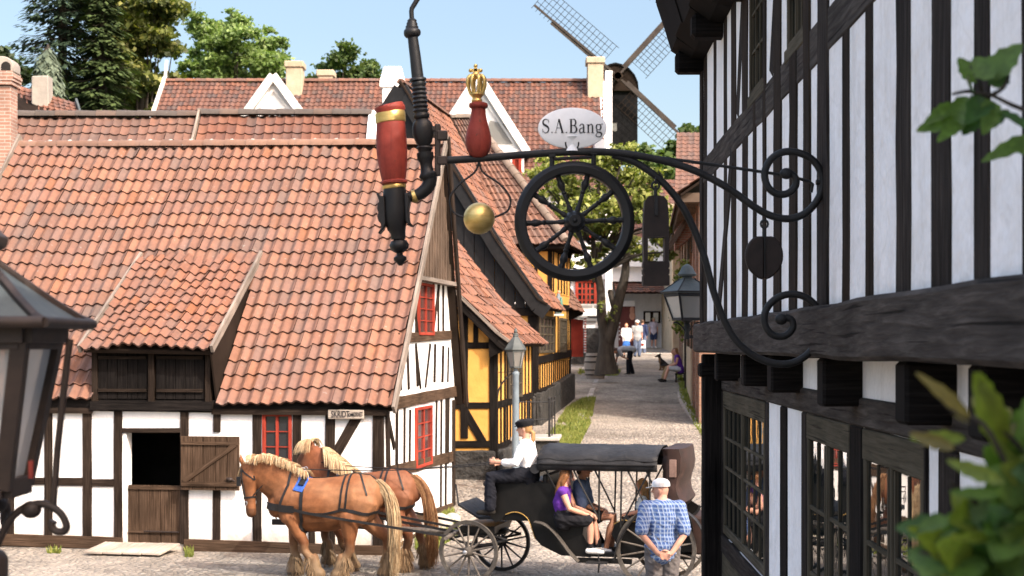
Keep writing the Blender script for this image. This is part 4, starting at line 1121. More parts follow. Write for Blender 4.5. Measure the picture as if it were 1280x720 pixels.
m=MB();m.tube([B(514.8,25),B(514.2,14),B(514.8,10.5),B(517,7),B(526,-8),B(533,-22)],[.0125,.0125,.0125,.013,.0135,.0135],8);m.build('mouthpiece',MAT['black_paint'],PP,50)
m=MB();m.tube([B(480,134,-.0),B(474,142,-.02),B(470,152,-.02),B(472,157,-.02),B(475,155,-.02)],.003,5);m.build('chain_hook',MAT['iron'],PP,50)
# wooden block sign
BL=thing('block_sign','dark wooden block sign with a square opening hanging from an iron eye','hanging sign',tuple(B(819,357)))
out=[(803,357),(803,345),(804.5,344),(803,342),(803,337),(804.5,336),(803,334),(803,329),(804,327),(803.5,300),(804,270),(805.5,252),(810,246.5),(819.5,245),(829,246.5),(833.5,252),(835,270),(835.5,300),(835,327),(836,329),(836,334),(834.5,336),(836,337),(836,342),(834.5,344),(836,345),(836,357)]
inn=[(809,297),(830,297),(830,327),(809,327)]
bm=bmesh.new()
def loop(pp,dy):return [bm.verts.new(B(a,b,dy)) for a,b in pp]
for dy in(-.05,.05):
    o_=loop(out,dy);i_=loop(inn,dy)
    es=[bm.edges.new((o_[k],o_[(k+1)%len(o_)])) for k in range(len(o_))]+[bm.edges.new((i_[k],i_[(k+1)%4])) for k in range(4)]
    bmesh.ops.triangle_fill(bm,use_beauty=True,edges=es)
    if dy<0:O1,I1=o_,i_
    else:
        for k in range(len(o_)):bm.faces.new((O1[k],O1[(k+1)%len(o_)],o_[(k+1)%len(o_)],o_[k]))
        for k in range(4):bm.faces.new((I1[k],i_[k],i_[(k+1)%4],I1[(k+1)%4]))
bmesh.ops.recalc_face_normals(bm,faces=bm.faces)
m=MB();bm.verts.index_update();m.add([v.co.copy() for v in bm.verts],[[v.index for v in f.verts] for f in bm.faces]);bm.free()
m.build('block',MAT['dark_block'],BL,30)
m=MB();m.tube([B(819.5,232),B(819.5,248),B(819.5,268)],[.006,.012,.012],8);m.box(B(819,258,-.055),(.018,.012,.1));m.tube([B(819.5,232)+V((.02*math.cos(a*PI/5),0,.02*math.sin(a*PI/5))) for a in range(10)],.006,6,closed=True);m.build('hanging_eye',MAT['iron'],BL,50)
m=MB();m.tube([B(819.5,230),B(819.5,219),B(823,214),B(828,222),B(826,228)],.006,6);m.build('hook',MAT['iron'],BL,50)
# bean shaped plate
BN=thing('round_hanging_sign','dark round lobed plate hanging from the big upper scroll','hanging sign',tuple(B(955,349)))
m=MB();c=B(955,320)
for s in(-1,1):
    vs=[];fs=[]
    poly=[]
    for k in range(21):
        a=-PI/2+PI*k/20;x=23.5*math.cos(a);z=27.5*math.sin(a)
        if z<-22:z=-22+(z+22)*1.35
        if z>24.5:z=24.5
        poly.append(c+V((s*(x*KB+.001),0,z*KB)))
    m.prism([p+V((0,-.018,0)) for p in poly],V((0,.036,0)))
m.build('plate',MAT['dark_block'],BN,30,bevel=.008)
m=MB();m.tube([B(955.5,280)+V((.019*math.cos(a*PI/5),0,.021*math.sin(a*PI/5))) for a in range(10)],.006,6,closed=True);m.tube([B(955.5,284),B(955.3,297)],.008,6);m.tube([B(955.3,294,-.022),B(955.3,346,-.022)],.004,6);m.build('hanging_eye',MAT['iron'],BN,50)
# ------------------------------------------------------------------ lanterns
def frustum4(m,c,h0,z0,h1,z1,th):
    """four corner bars between two squares"""
    for sx in(-1,1):
        for sy in(-1,1):m.beam(c+V((sx*h0,sy*h0,z0)),c+V((sx*h1,sy*h1,z1)),th,th,V((1,0,0)))
def lantern(root,c,rim,zr,roof,gt,zt,gb,zb,fm,glass,th,rot=0):
    """roof: (halfwidth,z) profile from rim up;  glass frustum gt@zt -> gb@zb"""
    c=V((c[0],c[1],0));Rz=Matrix.Rotation(rot,3,'Z')
    def sq(h,z):return [c+Rz@V((a*h,b*h,z)) for a,b in((-1,-1),(1,-1),(1,1),(-1,1))]
    m=MB();rows=[(rim*.97,zr-.014),(rim,zr)]+roof
    vs=[];fs=[]
    for h,z in rows:vs+=sq(h,z)
    for i in range(len(rows)-1):
        for k in range(4):fs.append((4*i+k,4*i+(k+1)%4,4*i+4+(k+1)%4,4*i+4+k))
    fs.append((3,2,1,0));e=4*len(rows)-4;fs.append((e,e+1,e+2,e+3))
    m.add(vs,fs);o=m.build('lantern_roof',MAT[fm[0]],root)
    m=MB()
    for k in range(4):
        for i in range(1,len(rows)-1):
            m.tube([vs[4*i+k],vs[4*i+4+k]],th*.34,6)
    for k in range(4):m.tube([vs[4+k],vs[4+(k+1)%4]],th*.36,6)
    m.build('roof_rib',MAT[fm[1]],o,60)
    m=MB();T4=sq(gt,zt);B4=sq(gb,zb)
    for k in range(4):m.beam(T4[k],B4[k],th,th,V((1,0,0)) )
    for Q,t in((T4,th*1.3),(B4,th*1.2)):
        for k in range(4):m.beam(Q[k],Q[(k+1)%4],t,th*1.05,V((0,0,1)))
    Q=sq((gt+rim)/2*.93,(zt+zr)/2)
    for k in range(4):m.beam(Q[k]*.5+T4[k]*.5,Q[(k+1)%4]*.5+T4[(k+1)%4]*.5,abs(zr-zt),th,V((0,0,1)))
    m.quad(*[p+V((0,0,-.005)) for p in B4])
    m.build('lantern_frame',MAT[fm[1]],root,bevel=.002)
    for k in range(4):
        m=MB();a,b=T4[k],T4[(k+1)%4];d,e2=B4[k],B4[(k+1)%4]
        m.quad(a,b,e2,d);m.build('pane',MAT[glass],root)
# close street lantern at the left edge
YL=4.6
def Q(px,py,dy=0):return P(px,py,YL)+V((0,dy,0))
KL=YL/F;cx=-24
LA=thing('street_lantern','big black iron street lantern close by at the left edge with a scrolled foot','street lamp',tuple(Q(cx,700)))
cc=Q(cx,432)
zq=lambda y:EYE-(y-HY)*KL
lantern(LA,cc,.2545,zq(404),[(.222,zq(397)),(.162,zq(377)),(.092,zq(351)),(.034,zq(329)),(.03,zq(322))],.166,zq(424),.096,zq(608),('zinc','rust_iron'),'lamp_glass',.045)
m=MB();vs=[]
def sq(h,z):return [V((cc.x,cc.y,0))+V((a*h,b*h,z)) for a,b in((-1,-1),(1,-1),(1,1),(-1,1))]
rows=[(13,330),(14,316),(24,309),(26,303),(27,296),(21,290),(15,280),(6,268)]
for h,y in rows:vs+=sq(h*KL,zq(y))
m.add(vs,[(4*i+k,4*i+(k+1)%4,4*i+4+(k+1)%4,4*i+4+k) for i in range(len(rows)-1) for k in range(4)]+[(3,2,1,0)]);m.build('chimney_cap',MAT['rust_iron'],LA,bevel=.003)
m=MB();m.lathe([(.05,0),(.05,.02),(.02,.035),(.02,.12),(.045,.14),(.04,.2),(.015,.24)],V((cc.x,cc.y,zq(606))),None,14);m.build('burner',MAT['iron'],LA,50)
m=MB();m.lathe([(33*KL,0),(33*KL,zq(690)-.02),(28*KL,zq(690)),(14*KL,zq(684)),(9*KL,zq(672)),(8*KL,zq(645)),(13*KL,zq(637)),(9*KL,zq(628)),(9*KL,zq(608))],V((cc.x,cc.y,0)),None,18);m.build('post',MAT['rust_iron'],LA,40)
for ang in(0,PI/2,PI,3*PI/2):
    Rz=Matrix.Rotation(ang,3,'Z')
    def q2(px,py):return V((cc.x,cc.y,0))+Rz@V(((px-cx)*KL,0,zq(py)))
    m=MB();pts=spline([q2(*p) for p in[(-4,682),(2,668),(12,650),(28,636),(46,630),(62,632),(76,642),(83,656),(80,664),(70,664),(65,657),(67,651)]],5)
    m.tube(pts,.0155,8,flat=.75);o=m.build('scroll_arm',MAT['rust_iron'],LA,60)
    m=MB();m.ball(q2(39,637),(.03,.03,.026));m.build('knob',MAT['rust_iron'],o,60)
    m=MB();m.tube([q2(88,424),q2(84,450),q2(72,560),q2(66,640)],.0105,6);m.build('stay_rod',MAT['rust_iron'],LA,60)
m=MB();m.box(Q(57,582,-.14),(.012,.012,.05));m.build('red_tag',MAT['sign_red'],LA)
# wall lantern at the far corner of the right house
YW=15.7;KW=YW/F
WLN=thing('wall_lantern','black lantern with bell cap and pale glass on an iron arm at the house corner','street lamp',tuple(P(861,424,YW)))
c=P(859,432,YW);zq=lambda y:EYE-(y-HY)*KW
lantern(WLN,c,25*KW,zq(365),[(8*KW,zq(350)),(7*KW,zq(348))],21*KW,zq(369),13*KW,zq(399),('zinc','iron'),'lamp_glass_pale',.022,.35)
m=MB();m.lathe([(7*KW,zq(349)),(6*KW,zq(346)),(11*KW,zq(345)),(12*KW,zq(343)),(9*KW,zq(339)),(7*KW,zq(334)),(3*KW,zq(331)),(1*KW,zq(330))],V((c.x,c.y,0)),None,16);m.build('bell_cap',MAT['zinc'],WLN,50)
m=MB();m.lathe([(3*KW,zq(424)),(4*KW,zq(421)),(2.5*KW,zq(415)),(4.5*KW,zq(408)),(3*KW,zq(404)),(9*KW,zq(400))],V((c.x,c.y,0)),None,12);m.build('stem',MAT['iron'],WLN,50)
m=MB();m.box(P(868,421,YW),(.16,.03,.03));m.tube([P(859,421,YW),P(878,421,YW)],.016,8)
m.build('wall_arm',MAT['iron'],WLN)
for s in(-1,1):
    m=MB();m.tube(spline([P(859,419,YW),P(859+s*5,410,YW),P(859+s*10,405,YW),P(859+s*14,403,YW),P(859+s*18,404,YW)],4),.007,6);m.build('scroll',MAT['iron'],WLN,60)
# street lamp post by the yellow house
YP=32;KP=YP/F
LP=thing('lamp_post','pale blue street lamp post with a hexagonal lantern in front of the yellow house','street lamp',(P(645,432,YP).x,YP,gz(YP)))
c=P(644.5,432,YP);zq=lambda y:EYE-(y-HY)*KP
m=MB();m.lathe([(.13,gz(YP)-.05),(.13,gz(YP)+.3),(.09,gz(YP)+.36),(.078,gz(YP)+.5),(.066,zq(470)),(.075,zq(468)),(.075,zq(466)),(.05,zq(464)),(.03,zq(461))],V((c.x,c.y,0)),None,10);m.build('post',MAT['post_blue'],LP,40)
n6=6
def hexr(h,z,off=.26):return [V((c.x+h*math.cos(off+k*PI/3),c.y+h*math.sin(off+k*PI/3),z)) for k in range(6)]
m=MB();rows=[(13,438.5),(14.3,437),(13.6,435.5),(6,424),(3.5,421),(4,419.5),(2.5,418)];vs=[]
for h,y in rows:vs+=hexr(h*KP,zq(y))
m.add(vs,[(6*i+k,6*i+(k+1)%6,6*i+6+(k+1)%6,6*i+6+k) for i in range(len(rows)-1) for k in range(6)]+[tuple(range(5,-1,-1))]);m.build('lantern_roof',MAT['zinc'],LP)
m=MB();m.lathe([(3*KP,zq(419)),(3.2*KP,zq(417)),(1.5*KP,zq(416)),(2.6*KP,zq(414.5)),(1.6*KP,zq(412)),(.3*KP,zq(410))],V((c.x,c.y,0)),None,10);m.build('finial',MAT['zinc'],LP,50)
m=MB();t6=hexr(11.6*KP,zq(439));b6=hexr(7.2*KP,zq(459))
for k in range(6):
    m.beam(t6[k],b6[k],.022,.022,V((1,0,0)));m.beam(b6[k],b6[(k+1)%6],.03,.022);m.beam(t6[k],t6[(k+1)%6],.022,.022)
m.build('lantern_frame',MAT['zinc'],LP)
for k in range(6):
    m=MB();m.quad(t6[k],t6[(k+1)%6],b6[(k+1)%6],b6[k]);m.build('pane',MAT['lamp_glass_pale'],LP)
m=MB();m.tube(spline([P(645,463,YP),P(638,468,YP),P(630,476,YP),P(624,486,YP),P(622,496,YP)],4),.016,6);m.tube(spline([P(622,466,YP),P(632,465,YP),P(644,464,YP)],3),.006,5);m.build('wall_stay',MAT['iron'],LP,60)
# ------------------------------------------------------------------ yellow house by the lamp post
YT=MAT['black_timber']
UD=(.158,.987);ND=(.987,-.158);FD=(.987,-.158);FN=(-.158,-.987)
def Ml(o):return Matrix(((.987,.158,0,o[0]),(-.158,.987,0,o[1]),(0,0,1,0),(0,0,0,1)))
oB=(-.374,34.0)
YH=thing('yellow_half_timbered_house','low yellow half-timbered house with sagging tile roof beside the white gable','house',(oB[0],oB[1],gz(34)-.3),math.atan2(-.158,.987))
Bf=Wall(oB,FD,FN);Bs=Wall(oB,UD,ND);MBm=Ml(oB)
def LB(x,y,z):return MBm@V((x,y,z))
sE=5.45
eB=3.46;rB=7.3;hw=3.0
m=MB();poly_wall(m,Bf,[(-2*hw,-.2),(0,-.2),(0,eB),(-hw,rB-.1),(-2*hw,eB)],-.25,0);m.build('gable_wall',MAT['yellow_plaster'],YH)
m=MB();poly_wall(m,Bs,[(.26,-.2),(sE,-.2),(sE,eB),(.26,eB)],-.25,0);m.build('street_wall',MAT['yellow_plaster'],YH)
m=MB();poly_wall(m,Wall(Bf.pt(-hw,-sE,0).xy,FD,(.158,.987)),[(-hw,-.2),(hw,-.2),(hw-.3,eB),(0,rB-.1),(-hw,eB)],-.2,0)
poly_wall(m,Wall(Bf.pt(-2*hw,0,0).xy,UD,(-.987,.158)),[(.26,-.2),(sE-.21,-.2),(sE-.21,eB),(.26,eB)],-.2,0);m.build('rear_wall',MAT['yellow_plaster'],YH)
def pf(x0,x1,y0,y1,W,root,**k):return fpost(x0,x1,y0,y1,W=W,root=root,mat=YT,**k)
pf(612,622,432,600,Bf,YH);pf(576,585,386,548,Bf,YH);pf(592,598,404,432,Bf,YH)
frail(560,620,380,388,382,390,W=Bf,root=YH,mat=YT) if False else None
frail(560,588,386,393,W=Bf,root=YH,mat=YT)
frail(560,612,428,436,W=Bf,root=YH,mat=YT);frail(560,612,503,511,W=Bf,root=YH,mat=YT);frail(556,618,551,560,W=Bf,root=YH,mat=YT,name='sill_beam')
timber(YH,Bf,Bf.uz(567,490),Bf.uz(604,553),.17,YT,'brace')
timber(YH,Bf,Bf.uz(568,370),Bf.uz(571,500),.1,YT,'brace')
m=MB()
r_=random.Random(8)
m.beam(Bf.pt(-2*hw,.02,.62),Bf.pt(.03,.02,.62),.9,.2,V((0,0,1)),20,.06);m.beam(Bs.pt(.0,.02,.62),Bs.pt(sE,.02,.62),.9,.2,V((0,0,1)),14,.06)
m.build('plinth',MAT['black_stone'],YH,bevel=.03)
# street side studs, rail, window
for s_ in(.08,.75,1.3,1.62,3.75,4.3,4.85,5.38):
    timber(YH,Bs,(s_,1.1),(s_,eB-.05),.12 if s_ in(.08,5.38) else .09,YT,'stud')
timber(YH,Bs,(0,2.02),(sE,2.08),.16,YT,'rail');timber(YH,Bs,(0,eB-.08),(sE,eB-.08),.2,YT,'wall_plate');timber(YH,Bs,(0,1.1),(sE,1.15),.16,YT,'sill_beam')
for i in range(12):
    s_=.3+i*.43;timber(YH,Bs,(s_,1.1),(s_,2.0),.05,YT,'stud',bev=0)
red_window(YH,Bs,1.75,3.65,2.1,eB-.2,.03,4,4,'dark_glass',fm='frame_wood',fw=.07,mb=.03)
def curveroof(name,Lm,x0,y0,y1,zE,xr,zR,ov,n,mat,parent,seed,pal,flare=.14,y2=None):
    """street-side slope, split in two so that it flares at the eave"""
    xm=x0-(x0-xr)*.28;zm=zE+(zR-zE)*.28-flare
    y2=y1 if y2 is None else y2;ym=y1+(y2-y1)*.28
    a=tile_roof(name,Lm(x0+.32,y0-ov,zE-.12),Lm(x0+.32,y1+ov,zE-.12),Lm(xm,ym+ov,zm),Lm(xm,y0-ov,zm),.2,.3,mat,parent,sub=5,seed=seed,pal=pal,jit=.01,sag=.03)
    tile_roof(name,Lm(xm,y0-ov,zm),Lm(xm,ym+ov,zm),Lm(xr,y2+ov,zR),Lm(xr,y0-ov,zR),.2,.3,mat,parent,sub=5,seed=seed+1,pal=pal,jit=.01,sag=.03)
    return xm,zm
xm,zm=curveroof('roof',LB,0,0,sE,eB,-hw,rB,.18,0,MAT['tile_near'],YH,31,PAL_OR,.1)
tile_roof('roof',LB(-2*hw-.3,sE+.15,eB-.1),LB(-2*hw-.3,-.18,eB-.1),LB(-hw,-.18,rB),LB(-hw,sE+.15,rB),.25,.35,MAT['tile_near'],YH,sub=3,seed=33)
ridge_caps('ridge_tiles',LB(-hw,-.2,rB+.06),LB(-hw,sE+.2,rB+.06),MAT['tile_near'],YH)
def vb(root,pts,w,d,mat):
    m=MB();
    for a,b in zip(pts[:-1],pts[1:]):m.beam(a,b+(b-a).normalized()*.03,w,d,V((0,0,1)),3,.04)
    return m.build('verge_board',mat,root,bevel=.006)
vb(YH,[LB(.34,-.22,eB-.24),LB(.12,-.22,eB-.06),LB(xm,-.22,zm-.1),LB(-hw,-.22,rB-.06)],.19,.06,YT)
vb(YH,[LB(.36,-.27,eB-.07),LB(.12,-.27,eB+.1),LB(xm,-.27,zm+.05),LB(-hw,-.27,rB+.09)],.07,.04,MAT['verge_wood'])
m=MB();m.prism([LB(.28,-.19,eB-.22),LB(-.08,-.19,eB-.42),LB(-.1,-.19,eB+.1)],LB(0,.3,0)-LB(0,0,0));m.build('eave_bracket',YT,YH)
# ------------------------------------------------------------------ black gabled house
oC=(.66,44.0)
BH=thing('black_gabled_house','yellow house with tall black boarded gable and steep orange tile roof, second along street','house',(oC[0],oC[1],gz(44)-.3),math.atan2(-.158,.987))
Cf=Wall(oC,FD,FN);Cs=Wall(oC,UD,ND);MC=Ml(oC)
def LC(x,y,z):return MC@V((x,y,z))
sC=7.7;eC=4.45;xr=-3.75;rC=10.55
m=MB();poly_wall(m,Cf,[(-7.5,.6),(0,.6),(0,eC),(-7.5,eC)],-.25,0);m.build('gable_wall',MAT['yellow_plaster'],BH)
m=MB();poly_wall(m,Cs,[(.26,.6),(sC,.6),(sC,eC+.4),(.26,eC+.4)],-.25,0)
m.build('street_wall',MAT['yellow_plaster'],BH)
m=MB();poly_wall(m,Wall(Cf.pt(0,-sC,0).xy,FD,(.158,.987)),[(-7.5,.6),(-.26,.6),(-.26,eC),(-7.5,eC)],-.2,0)
poly_wall(m,Wall(Cf.pt(-7.5,0,0).xy,UD,(-.987,.158)),[(.26,.6),(sC-.21,.6),(sC-.21,eC),(.26,eC)],-.2,0);m.build('rear_wall',MAT['yellow_plaster'],BH)
# boarded gable
nb=26
for i in range(nb):
    a=-7.4+7.4*i/nb;b=-7.4+7.4*(i+1)/nb-.015
    if b<-5.6:continue
    def zt(x):return eC+(rC-eC)*(1-abs(x-xr)/3.75)-.1
    m=MB();pr=.03+.02*(i%2)
    z0=eC-.15
    m.prism([Cf.pt(a,pr,z0),Cf.pt(b,pr,z0),Cf.pt(b,pr,max(z0+.05,zt(b))),Cf.pt(a,pr,max(z0+.05,zt(a)))],Cf.nd*.03)
    m.build('gable_board',MAT['black_paint'],BH)
timber(BH,Cf,(-7.5,eC-.22),(.1,eC-.22),.22,YT,'rail',proud=.09)
timber(BH,Cf,(-.1,.6),(-.1,eC-.2),.24,YT,'post',proud=.04);timber(BH,Cf,(-.9,.6),(-.9,eC-.3),.16,YT,'post')
timber(BH,Cf,(-.85,eC-.4),(-.15,eC-1.3),.14,YT,'brace')
sR=6.1;xm,zm=curveroof('roof',LC,0,0,3.2,eC,xr,rC,.22,0,MAT['tile_near'],BH,41,PAL_OR,.02,sR)
tile_roof('roof',LC(-7.7,sR+.2,eC-.1),LC(-7.7,-.2,eC-.1),LC(xr,-.2,rC),LC(xr,sR+.2,rC),.25,.35,MAT['tile_near'],BH,sub=3,seed=43,pal=PAL_OR)
ridge_caps('ridge_tiles',LC(xr,-.25,rC+.07),LC(xr,sR+.25,rC+.07),MAT['tile_near'],BH,pal=PAL_DULL)
vb(BH,[LC(.34,-.26,eC-.26),LC(.1,-.26,eC-.08),LC(xm,-.26,zm-.16),LC(xr,-.26,rC-.14)],.42,.06,MAT['black_paint'])
vb(BH,[LC(xr,-.26,rC-.14),LC(-7.8,-.26,eC-.3)],.42,.06,MAT['black_paint'])
vb(BH,[LC(.36,-.3,eC-.02),LC(.1,-.3,eC+.12),LC(xm,-.3,zm+.06),LC(xr,-.3,rC+.06)],.06,.05,MAT['timber'])
vb(BH,[LC(.3,3.44,eC-.1),LC(xm,4.3,zm+.06),LC(xr,sR+.26,rC+.1)],.12,.05,MAT['timber'])
# street front
zr=2.95
timber(BH,Cs,(0,zr-.06),(sC,zr+.1),.22,YT,'rail',proud=.05);timber(BH,Cs,(0,eC+.02),(sC,eC+.06),.16,YT,'wall_plate',proud=.05)
timber(BH,Cs,(.12,1.3),(.12,eC),.26,YT,'post',proud=.05);timber(BH,Cs,(sC-.08,1.3),(sC-.08,eC),.16,YT,'post',proud=.03)
for i in range(15):
    s_=.7+i*.47;timber(BH,Cs,(s_,2.0),(s_,zr-.1),.07,YT,'stud',bev=0)
for a,b in((.45,3.5),(4.9,6.4)):
    red_window(BH,Cs,a,b,zr+.14,eC-.3,.03,4 if b-a>2 else 3,4,'dark_glass',fm='frame_wood',fw=.08,mb=.04)
for s_ in(3.85,4.55,6.75,7.2):timber(BH,Cs,(s_,zr),(s_,eC),.06,YT,'stud',bev=0)
m=MB();m.beam(Cs.pt(-.02,.04,1.42),Cs.pt(sC+.03,.04,1.86),1.15,.24,V((0,0,1)),16,.05);m.beam(Cf.pt(-7.5,.04,1.4),Cf.pt(0,.04,1.4),1.0,.2,V((0,0,1)),12,.04);m.build('plinth',MAT['black_stone'],BH,bevel=.03)
timber(BH,Cs,(0,2.0),(sC,2.2),.16,YT,'sill_beam',proud=.14)
# ------------------------------------------------------------------ house with the painted figure (third along street)
oD=(Cs.pt(3.55,0,0).x-.012,Cs.pt(3.55,0,0).y)
PH=thing('corner_house','yellow corner house with hipped dull tile roof and a carved figure, third along the street','house',(oD[0],oD[1],gz(52)-.3),math.atan2(-.158,.987))
Df=Wall(oD,FD,FN);Ds=Wall(oD,UD,ND);MD=Ml(oD)
def LD(x,y,z):return MD@V((x,y,z))
eD=6.4
m=MB();poly_wall(m,Df,[(-5.5,eC+.15),(0,eC+.15),(0,eD),(-5.5,eD)],-.2,0);poly_wall(m,Ds,[(.2,eC+.42),(4.2,eC+.42),(4.2,eD),(.2,eD)],-.2,0);m.build('wall',MAT['yellow_plaster'],PH)
for u in(-.08,-.5,-.95,-1.5,-2.1):timber(PH,Df,(u,eC+.2),(u,eD),.14 if u>-.1 else .1,YT,'post')
for s_ in(.06,1.15,1.9,2.6,3.3,4.1):timber(PH,Ds,(s_,eC+.45),(s_,eD),.1,YT,'post')
timber(PH,Df,(-5.5,eD-.15),(.1,eD-.15),.3,YT,'wall_plate',proud=.06);timber(PH,Ds,(0,eD-.15),(4.2,eD-.15),.3,YT,'wall_plate',proud=.06)
timber(PH,Ds,(1.2,5.5),(4.2,5.5),.12,YT,'rail')
ap=P(590,148,51);
tile_roof('roof',LD(-5.5,-.4,eD-.1),LD(.45,-.4,eD-.1),V((ap.x,ap.y,ap.z)),V((ap.x-2.566,ap.y+.411,ap.z)),.2,.3,MAT['tile_near'],PH,sub=4,seed=51,pal=PAL_DULL,under=YT)
tile_roof('roof',LD(.45,-.4,eD-.1),LD(.45,4.6,eD-.1),V((ap.x+.1,ap.y+.9,ap.z)),V((ap.x,ap.y,ap.z)),.22,.32,MAT['tile_near'],PH,sub=3,seed=52,pal=PAL_DULL,under=YT)
tile_roof('roof',LD(.45,4.6,eD-.1),LD(-6,4.6,eD-.1),V((ap.x-2.6,ap.y+.9,ap.z)),V((ap.x+.1,ap.y+.9,ap.z)),.3,.4,MAT['tile_near'],PH,sub=3,seed=53,pal=PAL_DULL,under=YT)
ridge_caps('hip_tiles',LD(.45,-.4,eD),ap+V((0,0,.06)),MAT['tile_near'],PH,.13,.4,pal=[((.5,.36,.27),3),((.42,.3,.22),2)])
ridge_caps('ridge_tiles',ap+V((-2.566,.411,.05)),ap+V((0,0,.05)),MAT['tile_near'],PH,.13,.45,pal=[((.35,.3,.24),3),((.42,.3,.22),2)])
m=MB();m.prism([LD(.45,-.35,eD-.12),LD(-5.5,-.35,eD-.12),LD(-5.5,.1,eD-.2),LD(.4,.1,eD-.2)],V((0,0,-.12)));m.build('eave_board',YT,PH)
# lean-to roof on its right side
tile_roof('lean_to_roof',P(705,383,51.0),P(730,391,51.2),P(713,362,52.2),P(703,350,52.2),.25,.3,MAT['tile_near'],PH,sub=3,seed=55,pal=PAL_DULL,under=YT)
m=MB();m.prism([P(705,386,51.1),P(728,393,51.3),P(706,402,51.3)],V((.05,.5,0)));m.build('eave_bracket',YT,PH)
# carved figure
FG=thing('carved_figure','small painted carved figure of a standing person fixed to the yellow house front','carving',tuple(P(696.5,394,47.8)))
YF=47.85
def Fp(px,py,dy=0):return P(px,py,YF)+V((0,dy,0))
mm=MB();kf=YF/F
mm.loft([Fp(697,392),Fp(697,382),Fp(698,373),Fp(698,368)],[4*kf,4.4*kf,3.6*kf,2*kf],[.09,.1,.09,.05],(1,0,0));mm.loft([Fp(700,374),Fp(701,384),Fp(700.5,390)],[2*kf,2.2*kf,2*kf],[.06,.07,.06],(1,0,0))
mm.build('robe',MAT['post_blue'],FG,60)
mm=MB();mm.loft([Fp(698,390),Fp(701,383),Fp(701.5,373)],[2.5*kf,3*kf,1.6*kf],[.12,.13,.11],(1,0,0));mm.build('cloak',noisy('cloak_green',[(.3,(.06,.16,.13)),(.7,(.12,.26,.2))],6,.7,0,0),FG,60)
mm=MB();mm.ball(Fp(698.5,365.5),(2.1*kf,.055,2.6*kf));mm.limb([Fp(695,374,-.08),Fp(692.5,378,-.1),Fp(694.5,381,-.12)],[.035,.03,.025]);mm.build('head',MAT['skin'],FG,60)
mm=MB();mm.box(Fp(697,394),(.36,.26,.06));mm.build('base',MAT['white_wood'],FG,bevel=.01)
# stone landing with iron rail
SL=thing('stone_landing','small dark stone landing with a thin iron railing beside the lamp post','landing',tuple(P(668,560,33.4)[:2])+(gz(33.4),))
zt_=P(660,546,33).z
a=P(641,548,33.0);b=P(695,548,33.0)
m=MB();m.prism([V((a.x,32.9,gz(33)-.1)),V((b.x,32.9,gz(33)-.1)),V((b.x+.1,34.0,gz(33)-.1)),V((a.x+.1,34.0,gz(33)-.1))],V((0,0,zt_-gz(33)+.02)));m.build('base',MAT['black_stone'],SL,bevel=.02)
m=MB();m.prism([V((a.x-.05,32.83,zt_-.08)),V((b.x+.06,32.83,zt_-.08)),V((b.x+.15,34.02,zt_-.08)),V((a.x+.05,34.02,zt_-.08))],V((0,0,.08)));m.build('slab',MAT['stone'],SL,bevel=.015)
def rp(px,y,z):return V(((px-640)/F*y,y,z))
zz=zt_+.72
for px,y in((660,32.92),(686,32.92),(690,33.4),(693.5,33.9),(687.5,32.95)):
    m=MB();m.tube([rp(px,y,zt_-.02),rp(px,y,zz+(.06 if px>680 else 0))],.014,6);m.ball(rp(px,y,zz+(.07 if px>680 else 0)),.022,nu=8,nv=6);m.build('rail_post',MAT['iron'],SL,60)
for dz in(0,-.36):
    m=MB();m.tube([rp(641,32.92,zz+dz),rp(686,32.92,zz+dz),rp(690,33.4,zz+dz),rp(693.5,33.9,zz+dz)],.011,6);m.build('hand_rail',MAT['iron'],SL,60)
# ------------------------------------------------------------------ roofs behind the white house
def simple_house(name,label,Ef,x0,x1,y0,depth,zE,yr,zR,wallmat,tw,th,pal,seed,zb=0,group=None,sub=3):
    h=thing(name,label,'house',((x0+x1)/2,y0,zb),0,group)
    m=MB();m.bx(x0+.2,x1-.2,y0+.3,y0+.5,zb-.4,zE);m.bx(x0+.2,x1-.2,y0+depth-.5,y0+depth-.3,zb-.4,zE)
    for x in(x0+.2,x1-.4):m.prism([V((x,y0+.3,zb-.4)),V((x,y0+depth-.3,zb-.4)),V((x,y0+depth-.3,zE)),V((x,yr,zR-.2)),V((x,y0+.3,zE))],V((.2,0,0)))
    m.build('wall',wallmat,h)
    tile_roof('roof',V((x0,y0,zE-.15)),V((x1,y0,zE-.15)),V((x1,yr,zR)),V((x0,yr,zR)),tw,th,MAT['tile_far'],h,sub=sub,seed=seed,pal=pal,sag=.04,jit=.012)
    tile_roof('roof',V((x1,y0+depth,zE-.15)),V((x0,y0+depth,zE-.15)),V((x0,yr,zR)),V((x1,yr,zR)),.4,.5,MAT['tile_far'],h,sub=2,seed=seed+1,pal=pal)
    ridge_caps('ridge_tiles',V((x0,yr,zR+.06)),V((x1,yr,zR+.06)),MAT['tile_far'],h,.13,.42,seed,pal=[((.2,.16,.13),3),((.32,.2,.14),2)])
    return h
xr_=lambda px,y:(px-640)/F*y
h=simple_house('tiled_house','long dull red tiled roof of the house right behind the white house','F',xr_(2,36)-.2,xr_(246,36),33,6.4,5.4,36.2,EYE+285/F*36.2,MAT['cement'],.21,.31,PAL_DULL,61)
m=MB();m.beam(V((xr_(247,36)-.02,32.9,5.3)),V((xr_(247,36),36.25,8.62)),.16,.05,V((0,0,1)),4,.05);m.beam(V((xr_(247,36),36.2,8.2)),V((xr_(247,36),36.2,8.66)),.09,.09);m.build('verge_board',MAT['verge_wood'],h,bevel=.005)
h=simple_house('tiled_house','lower red tiled roof between the plank verge and the giant pipe','F',xr_(249,36)+.02,xr_(462,36),33,6.4,5.3,36.2,EYE+287/F*36.2,MAT['white_plaster'],.21,.31,PAL_RED,63)
